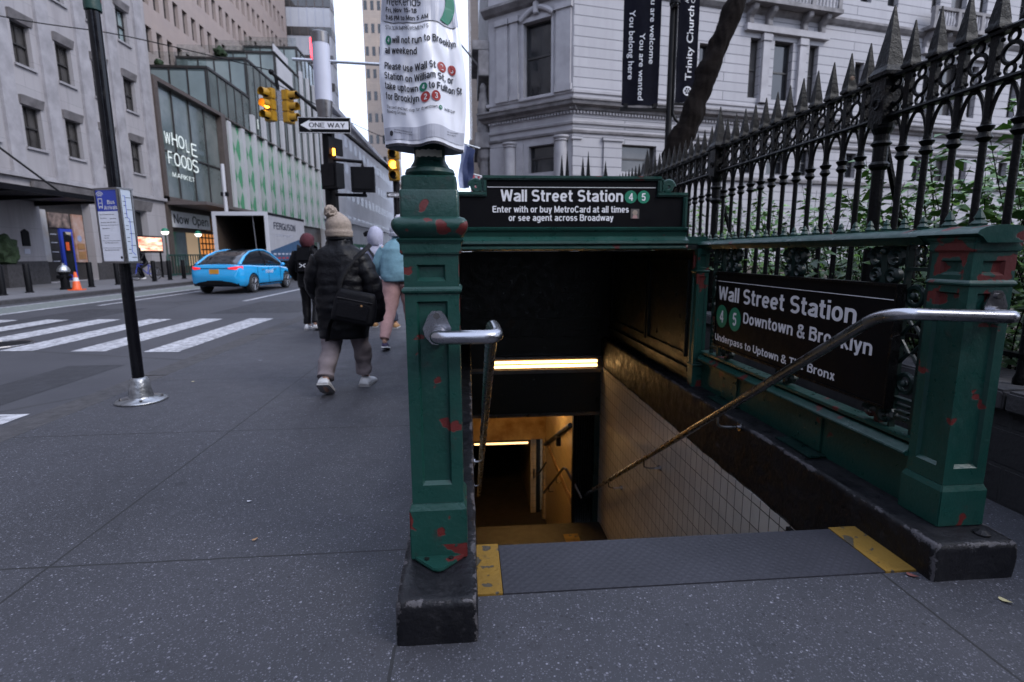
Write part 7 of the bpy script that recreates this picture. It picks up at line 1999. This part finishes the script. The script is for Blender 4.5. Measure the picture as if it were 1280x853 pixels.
# --- woman in the long black puffer coat
wm = person('person walking away in a long black puffer coat and beige bobble hat, shoulder bag behind', (-1.17, 5.05, 0), 1.60,
    [((-.10, 0, .84), (-.125, -.04, .46), (-.145, -.24, .14), (-.15, -.13, .05)), ((.10, 0, .84), (.115, .13, .46), (.12, .25, .09), (.13, .40, .03))],
    [((-.19, -.01, 1.29), (-.27, .02, 1.03), (-.20, .20, .88)), ((.19, -.01, 1.29), (.285, -.03, 1.04), (.285, .06, .80))])
loft([(0, .02, .53, .215, .18), (0, .01, .62, .232, .185), (0, 0, .82, .238, .185), (0, 0, 1.02, .23, .175), (0, 0, 1.18, .232, .165), (0, -.005, 1.28, .225, .15), (0, .0, 1.345, .185, .125), (0, .01, 1.385, .115, .105), (0, .015, 1.45, .105, .10)], 36, .04, 3.14159 / .085, .02, 3).build('coat', 'coat', wm, smooth='all', local=True)
for i, p in enumerate(([(-.165, -.01, 1.265), (-.245, .02, 1.05), (-.22, .17, .90), (-.15, .25, .86)], [(.165, -.01, 1.265), (.265, -.03, 1.05), (.295, .02, .82), (.285, .05, .68)])):
    limb(p, [.10, .095, .09, .076], .055, 3.14159 / .085, .018, i).build('sleeve', 'coat', wm, smooth='all', local=True)
for i, p in enumerate(([(-.10, .0, .80), (-.12, -.03, .48), (-.14, -.17, .24), (-.145, -.21, .185)], [(.105, .0, .80), (.118, .13, .46), (.122, .22, .20), (.122, .235, .135)])):
    limb(p, [.104, .086, .080, .080], .04, 3.14159 / .07, .028, i + 5).build('trouser_leg', 'trousers', wm, smooth='all', local=True)
shoe(wm, (-.155, -.28, .135), (-.15, -.08, .0), 1, 'white_shoe', w=.060); shoe(wm, (.12, .17, .0), (.16, .46, .0), 0, 'white_shoe', w=.060)
beanie(wm, 1.455, .225, .105, 'beige_knit', pom=(-.055, -.03, 1.675))
q = MB(); q.torus((0, .015, 1.44), (0, 0, 1), .098, .022, 20, 8); q.build('collar', 'coat', wm, smooth='all', local=True)
def wbag(lab, loc, w, h, d, tilt, mat, name='shoulder_bag'):
    t = thing(name, lab, 'bag', loc)
    q = MB(); rings = []
    for i in range(9):
        u = i / 8; z = h * u; ww = w / 2 * (1.02 - .16 * u) * (1 - .12 * abs(2 * u - 1) ** 4); dd = d / 2 * (1.0 - .45 * u)
        rings.append([(ww * math.copysign(abs(math.cos(a)) ** .45, math.cos(a)) + .01 * noise.noise(Vector((a, u * 4, 1))), dd * math.copysign(abs(math.sin(a)) ** .6, math.sin(a)), z) for a in [2 * math.pi * k / 28 for k in range(28)]])
    q.rings(rings); q.build('bag_body', mat, t, smooth='all', local=True)
    q = MB(); q.box(-w * .36, w * .36, -d * .5 - .012, -d * .42, h * .12, h * .62); q.build('front_pocket', mat, t, bevel=.012, local=True)
    q = MB(); q.box(-w * .38, w * .38, -d * .36 - .006, -d * .36 + .02, h * .72, h * .735); q.build('zip', 'steel_dark', t, local=True)
    t.rotation_euler = (0, tilt, 0); return t
bg_ = wbag('black nylon shoulder bag slung behind the black puffer coat', (-1.035, 4.80, .70), .40, .28, .17, R(12), 'nylon')
q = MB(); q.tube(smooth_path([(-.17, .03, .26), (-.165, .05, .36), (-.12, .10, .50), (-.03, .17, .64), (.0, .24, .70)], 6), [(.022, .005)] * 25, 8); q.build('strap', 'nylon', bg_, smooth=True, local=True)
q = MB(); q.cyl((.07, -.096, .17), (.07, -.10, .17), .010, seg=8); q.build('tag', 'tan', bg_, local=True)
q = MB(); q.tube(smooth_path([(-.14, .0, .05), (-.19, .02, -.05), (-.20, .03, -.22)], 5), [(.03, .005)] * 11, 8); q.build('loose_strap', 'nylon', bg_, smooth=True, local=True)

# --- person in black with a backpack and maroon hat
mn = person('person in black with a dark backpack and a maroon hat, walking beside the puffer coat', (-2.72, 9.45, 0), 1.64,
    [((-.09, 0, .86), (-.09, .06, .46), (-.09, .0, .09), (-.09, .15, .04)), ((.09, 0, .86), (.10, -.02, .46), (.10, -.2, .12), (.10, -.1, .05))],
    [((-.2, 0, 1.32), (-.28, .02, 1.06), (-.24, .14, .9)), ((.2, 0, 1.32), (.28, .02, 1.06), (.26, .14, .85))])
loft([(0, 0, .74, .20, .15), (0, 0, .95, .205, .15), (0, 0, 1.2, .215, .15), (0, 0, 1.33, .19, .13), (0, 0, 1.42, .10, .09), (0, 0, 1.46, .09, .09)], 28, 0, 0, .014, 8).build('jacket', 'nylon', mn, smooth='all', local=True)
for i, p in enumerate(([(-.18, 0, 1.33), (-.28, .0, 1.06), (-.25, .14, .88)], [(.18, 0, 1.33), (.28, .0, 1.06), (.26, .14, .84)])): limb(p, [.085, .075, .06], 0, 0, .012, i).build('sleeve', 'nylon', mn, smooth='all', local=True)
for i, p in enumerate(([(-.09, 0, .82), (-.095, .05, .46), (-.09, .0, .10)], [(.09, 0, .82), (.1, -.02, .46), (.1, -.18, .14)])): limb(p, [.10, .075, .06], 0, 0, .012, i).build('trouser_leg', 'black_plastic', mn, smooth='all', local=True)
shoe(mn, (-.09, -.08, 0), (-.09, .18, 0), 0, 'white_shoe'); shoe(mn, (.10, -.22, .05), (.10, .02, 0), 1, 'white_shoe')
hood(mn, 1.42, .24, .115, 'maroon')
bk = thing('backpack', 'dark backpack with a small pale emblem, worn by the person in black', 'bag', (-2.72, 9.22, .95))
q = MB(); q.box(-.15, .15, -.09, .09, 0, .46); q.build('bag_body', 'nylon', bk, bevel=.05, local=True)
q = MB(); q.box(-.11, .11, -.125, -.085, .05, .25); q.build('front_pocket', 'nylon', bk, bevel=.02, local=True)
q = MB()
for s in (-1, 1): q.tube([(s * .05, -.128, .135), (s * .02, -.13, .15), (s * .02, -.13, .18), (s * .05, -.128, .195)], .006, 5)
q.tube([(-.02, -.13, .165), (.02, -.13, .165)], .006, 5); q.build('emblem', 'white_letter', bk, local=True)
for s in (-1, 1):
    q = MB(); q.tube([(s * .10, .07, .42), (s * .12, .12, .50), (s * .12, .30, .46), (s * .13, .36, .2)], [(.025, .006)] * 4, 6); q.build('strap', 'nylon', bk, smooth=True, local=True)

# --- person in the pale blue fleece
bf = person('person in pale blue fleece, pink joggers and white bobble hat beside the green post', (-.93, 7.4, 0), 1.70,
    [((-.11, 0, .92), (-.16, -.06, .50), (-.20, -.28, .14), (-.2, -.18, .05)), ((.11, 0, .92), (.12, .14, .5), (.10, .3, .09), (.1, .45, .04))],
    [((-.22, 0, 1.38), (-.28, .05, 1.12), (-.2, .24, 1.02)), ((.22, 0, 1.38), (.29, 0, 1.1), (.27, .14, .9))])
loft([(0, 0, .93, .235, .18), (0, 0, 1.0, .255, .195), (0, 0, 1.2, .255, .185), (0, 0, 1.36, .235, .16), (0, 0, 1.44, .17, .12), (0, .01, 1.50, .09, .09), (0, .01, 1.53, .085, .085)], 30, 0, 0, .02, 4).build('fleece', 'blue_sweater', bf, smooth='all', local=True)
for i, p in enumerate(([(-.17, 0, 1.36), (-.28, .04, 1.13), (-.22, .22, 1.02)], [(.17, 0, 1.36), (.29, 0, 1.12), (.28, .12, .9)])): limb(p, [.10, .09, .07], 0, 0, .016, i).build('sleeve', 'blue_sweater', bf, smooth='all', local=True)
for i, p in enumerate(([(-.10, 0, .93), (-.16, -.06, .52), (-.20, -.26, .17)], [(.11, 0, .93), (.12, .14, .5), (.10, .28, .12)])): limb(p, [.145, .10, .062], 0, 0, .018, i + 3).build('trouser_leg', 'pink', bf, smooth='all', local=True)
q = MB(); q.torus((0, 0, 1.03), (0, 0, 1), .245, .008, 24, 5); q.v = [(x, y * .76, z) for x, y, z in q.v]; q.build('waist_strap', 'navy', bf, local=True)
shoe(bf, (-.20, -.30, .06), (-.2, -.06, 0), 1, 'purple_shoe', 'white_shoe'); shoe(bf, (.1, .24, 0), (.1, .5, 0), 0, 'purple_shoe', 'white_shoe')
beanie(bf, 1.53, .20, .105, 'white_knit', pom=(.03, -.02, 1.76))

# --- person in the lilac hoodie
hd = person('person with lilac grey hood up and black sling strap, ahead of the puffer coat', (-1.60, 9.6, 0), 1.66,
    [((-.10, 0, .88), (-.10, .06, .48), (-.08, .06, .09), (-.08, .2, .04)), ((.10, 0, .88), (.20, -.05, .48), (.30, -.12, .1), (.32, .02, .04))],
    [((-.21, 0, 1.36), (-.28, .06, 1.1), (-.2, .25, 1.0)), ((.21, 0, 1.36), (.28, .02, 1.1), (.25, .2, .95))], headturn=1)
loft([(0, 0, .86, .20, .16), (0, 0, 1.0, .215, .165), (0, 0, 1.22, .225, .16), (0, 0, 1.36, .205, .14), (0, 0, 1.45, .12, .11), (0, 0, 1.5, .1, .1)], 28, 0, 0, .018, 6).build('hoodie', 'lilac', hd, smooth='all', local=True)
for i, p in enumerate(([(-.19, 0, 1.38), (-.28, .05, 1.12), (-.22, .24, 1.0)], [(.19, 0, 1.38), (.28, .02, 1.12), (.26, .18, .95)])): limb(p, [.09, .08, .062], 0, 0, .014, i).build('sleeve', 'lilac', hd, smooth='all', local=True)
for i, p in enumerate(([(-.10, 0, .88), (-.10, .06, .48), (-.08, .06, .1)], [(.10, 0, .88), (.2, -.05, .48), (.30, -.12, .12)])): limb(p, [.11, .08, .065], 0, 0, .014, i).build('trouser_leg', 'navy', hd, smooth='all', local=True)
shoe(hd, (-.08, -.02, 0), (-.08, .24, 0), 0, 'tan'); shoe(hd, (.30, -.20, 0), (.33, .06, 0), 0, 'tan')
hood(hd, 1.44, .34, .135, 'lilac')
q = MB(); q.tube([(-.10, .03, 1.66), (-.17, .05, 1.645), (-.21, .06, 1.63)], [(.035, .05), (.012, .045), (.008, .035)], 8); q.build('cap_peak', 'black_plastic', hd, smooth='all', local=True)
q = MB(); q.tube(smooth_path([(-.14, -.02, 1.45), (-.08, -.14, 1.36), (.06, -.185, 1.16), (.2, -.12, .98)], 6), [(.03, .006)] * 19, 8); q.build('sling_strap', 'nylon', hd, smooth='all', local=True)

# --- seated rider on the far pavement
rd = thing('person', 'person in black sitting astride a bicycle on the far pavement by the lit screen', 'person', (-16.9, 29.6, 0))
J = {'pelvis': ((0, -.1, .88), (.13, .10)), 'chest': ((0, .12, 1.28), (.17, .12)), 'neck': ((0, .18, 1.42), .055), 'head1': ((0, .22, 1.55), (.09, .1)), 'head2': ((0, .22, 1.64), .07)}
E = [('pelvis', 'chest'), ('chest', 'neck'), ('neck', 'head1'), ('head1', 'head2')]
for s, sx in (('L', -1), ('R', 1)):
    J[s + 'hip'] = ((sx * .1, -.05, .85), .09); J[s + 'knee'] = ((sx * .14, .32, .62), .07); J[s + 'ank'] = ((sx * .12, .15, .18), .045); J[s + 'toe'] = ((sx * .12, .32, .12), .04)
    E += [('pelvis', s + 'hip'), (s + 'hip', s + 'knee'), (s + 'knee', s + 'ank'), (s + 'ank', s + 'toe')]
    J[s + 'sh'] = ((sx * .2, .14, 1.32), .07); J[s + 'el'] = ((sx * .27, .3, 1.1), .055); J[s + 'wrist'] = ((sx * .22, .5, 1.05), .04); E += [('chest', s + 'sh'), (s + 'sh', s + 'el'), (s + 'el', s + 'wrist')]
    fingers(J, E, J[s + 'wrist'][0], s, (0, 1, -.2), (-sx, 0, .2))
skin_body('body', J, E, rd, mat='black_plastic')
q = MB(); q.ball((0, .22, 1.60), .108, 8); q.build('hat', 'black_plastic', rd, smooth='all', local=True)
for sx in (-.12, .12): shoe(rd, (sx, .08, .06), (sx, .34, .05), 0, 'white_shoe')
rd.rotation_euler = (0, 0, R(150))
def bicycle(lab, loc, rz, mat):
    t = thing('bicycle', lab, 'bicycle', loc)
    for y in (-.5, .5):
        q = MB(); q.torus((0, y, .34), (1, 0, 0), .325, .022, 28, 6); w = q.build('wheel', 'rubber', t, smooth=True, local=True)
        q = MB()
        for k in range(14):
            a = k * math.pi / 7; q.tube([(0, y, .34), (0, y + .31 * math.cos(a), .34 + .31 * math.sin(a))], .003, 4)
        q.build('spokes', 'steel', w, local=True)
    q = MB()
    for a, b in (((0, -.5, .34), (0, -.1, .32)), ((0, -.1, .32), (0, -.2, .82)), ((0, -.5, .34), (0, -.2, .78)), ((0, -.1, .32), (0, .35, .78)), ((0, -.18, .74), (0, .34, .84)), ((0, .5, .34), (0, .32, .98))): q.tube([a, b], .022, 8)
    q.build('frame', mat, t, smooth=True, local=True)
    q = MB(); q.tube([(-.28, .34, 1.02), (0, .32, .99), (.28, .34, 1.02)], .014, 6); q.build('handlebar', 'black_plastic', t, local=True)
    q = MB(); q.prism([(-.36, .84), (-.34, .89), (-.06, .87), (-.08, .83)], lambda a, b, d: (d, a, b), -.06, .06); q.build('saddle', 'black_plastic', t, bevel=.015, local=True)
    t.rotation_euler = (0, 0, rz); return t
bicycle('blue bicycle under the seated rider on the far pavement', (-16.9, 29.6, 0), R(150), 'blue_sign')
bicycle('blue bicycle mostly hidden behind the black puffer coat', (-1.98, 8.6, 0), R(-10), 'blue_sign')
# a customer at the far store door
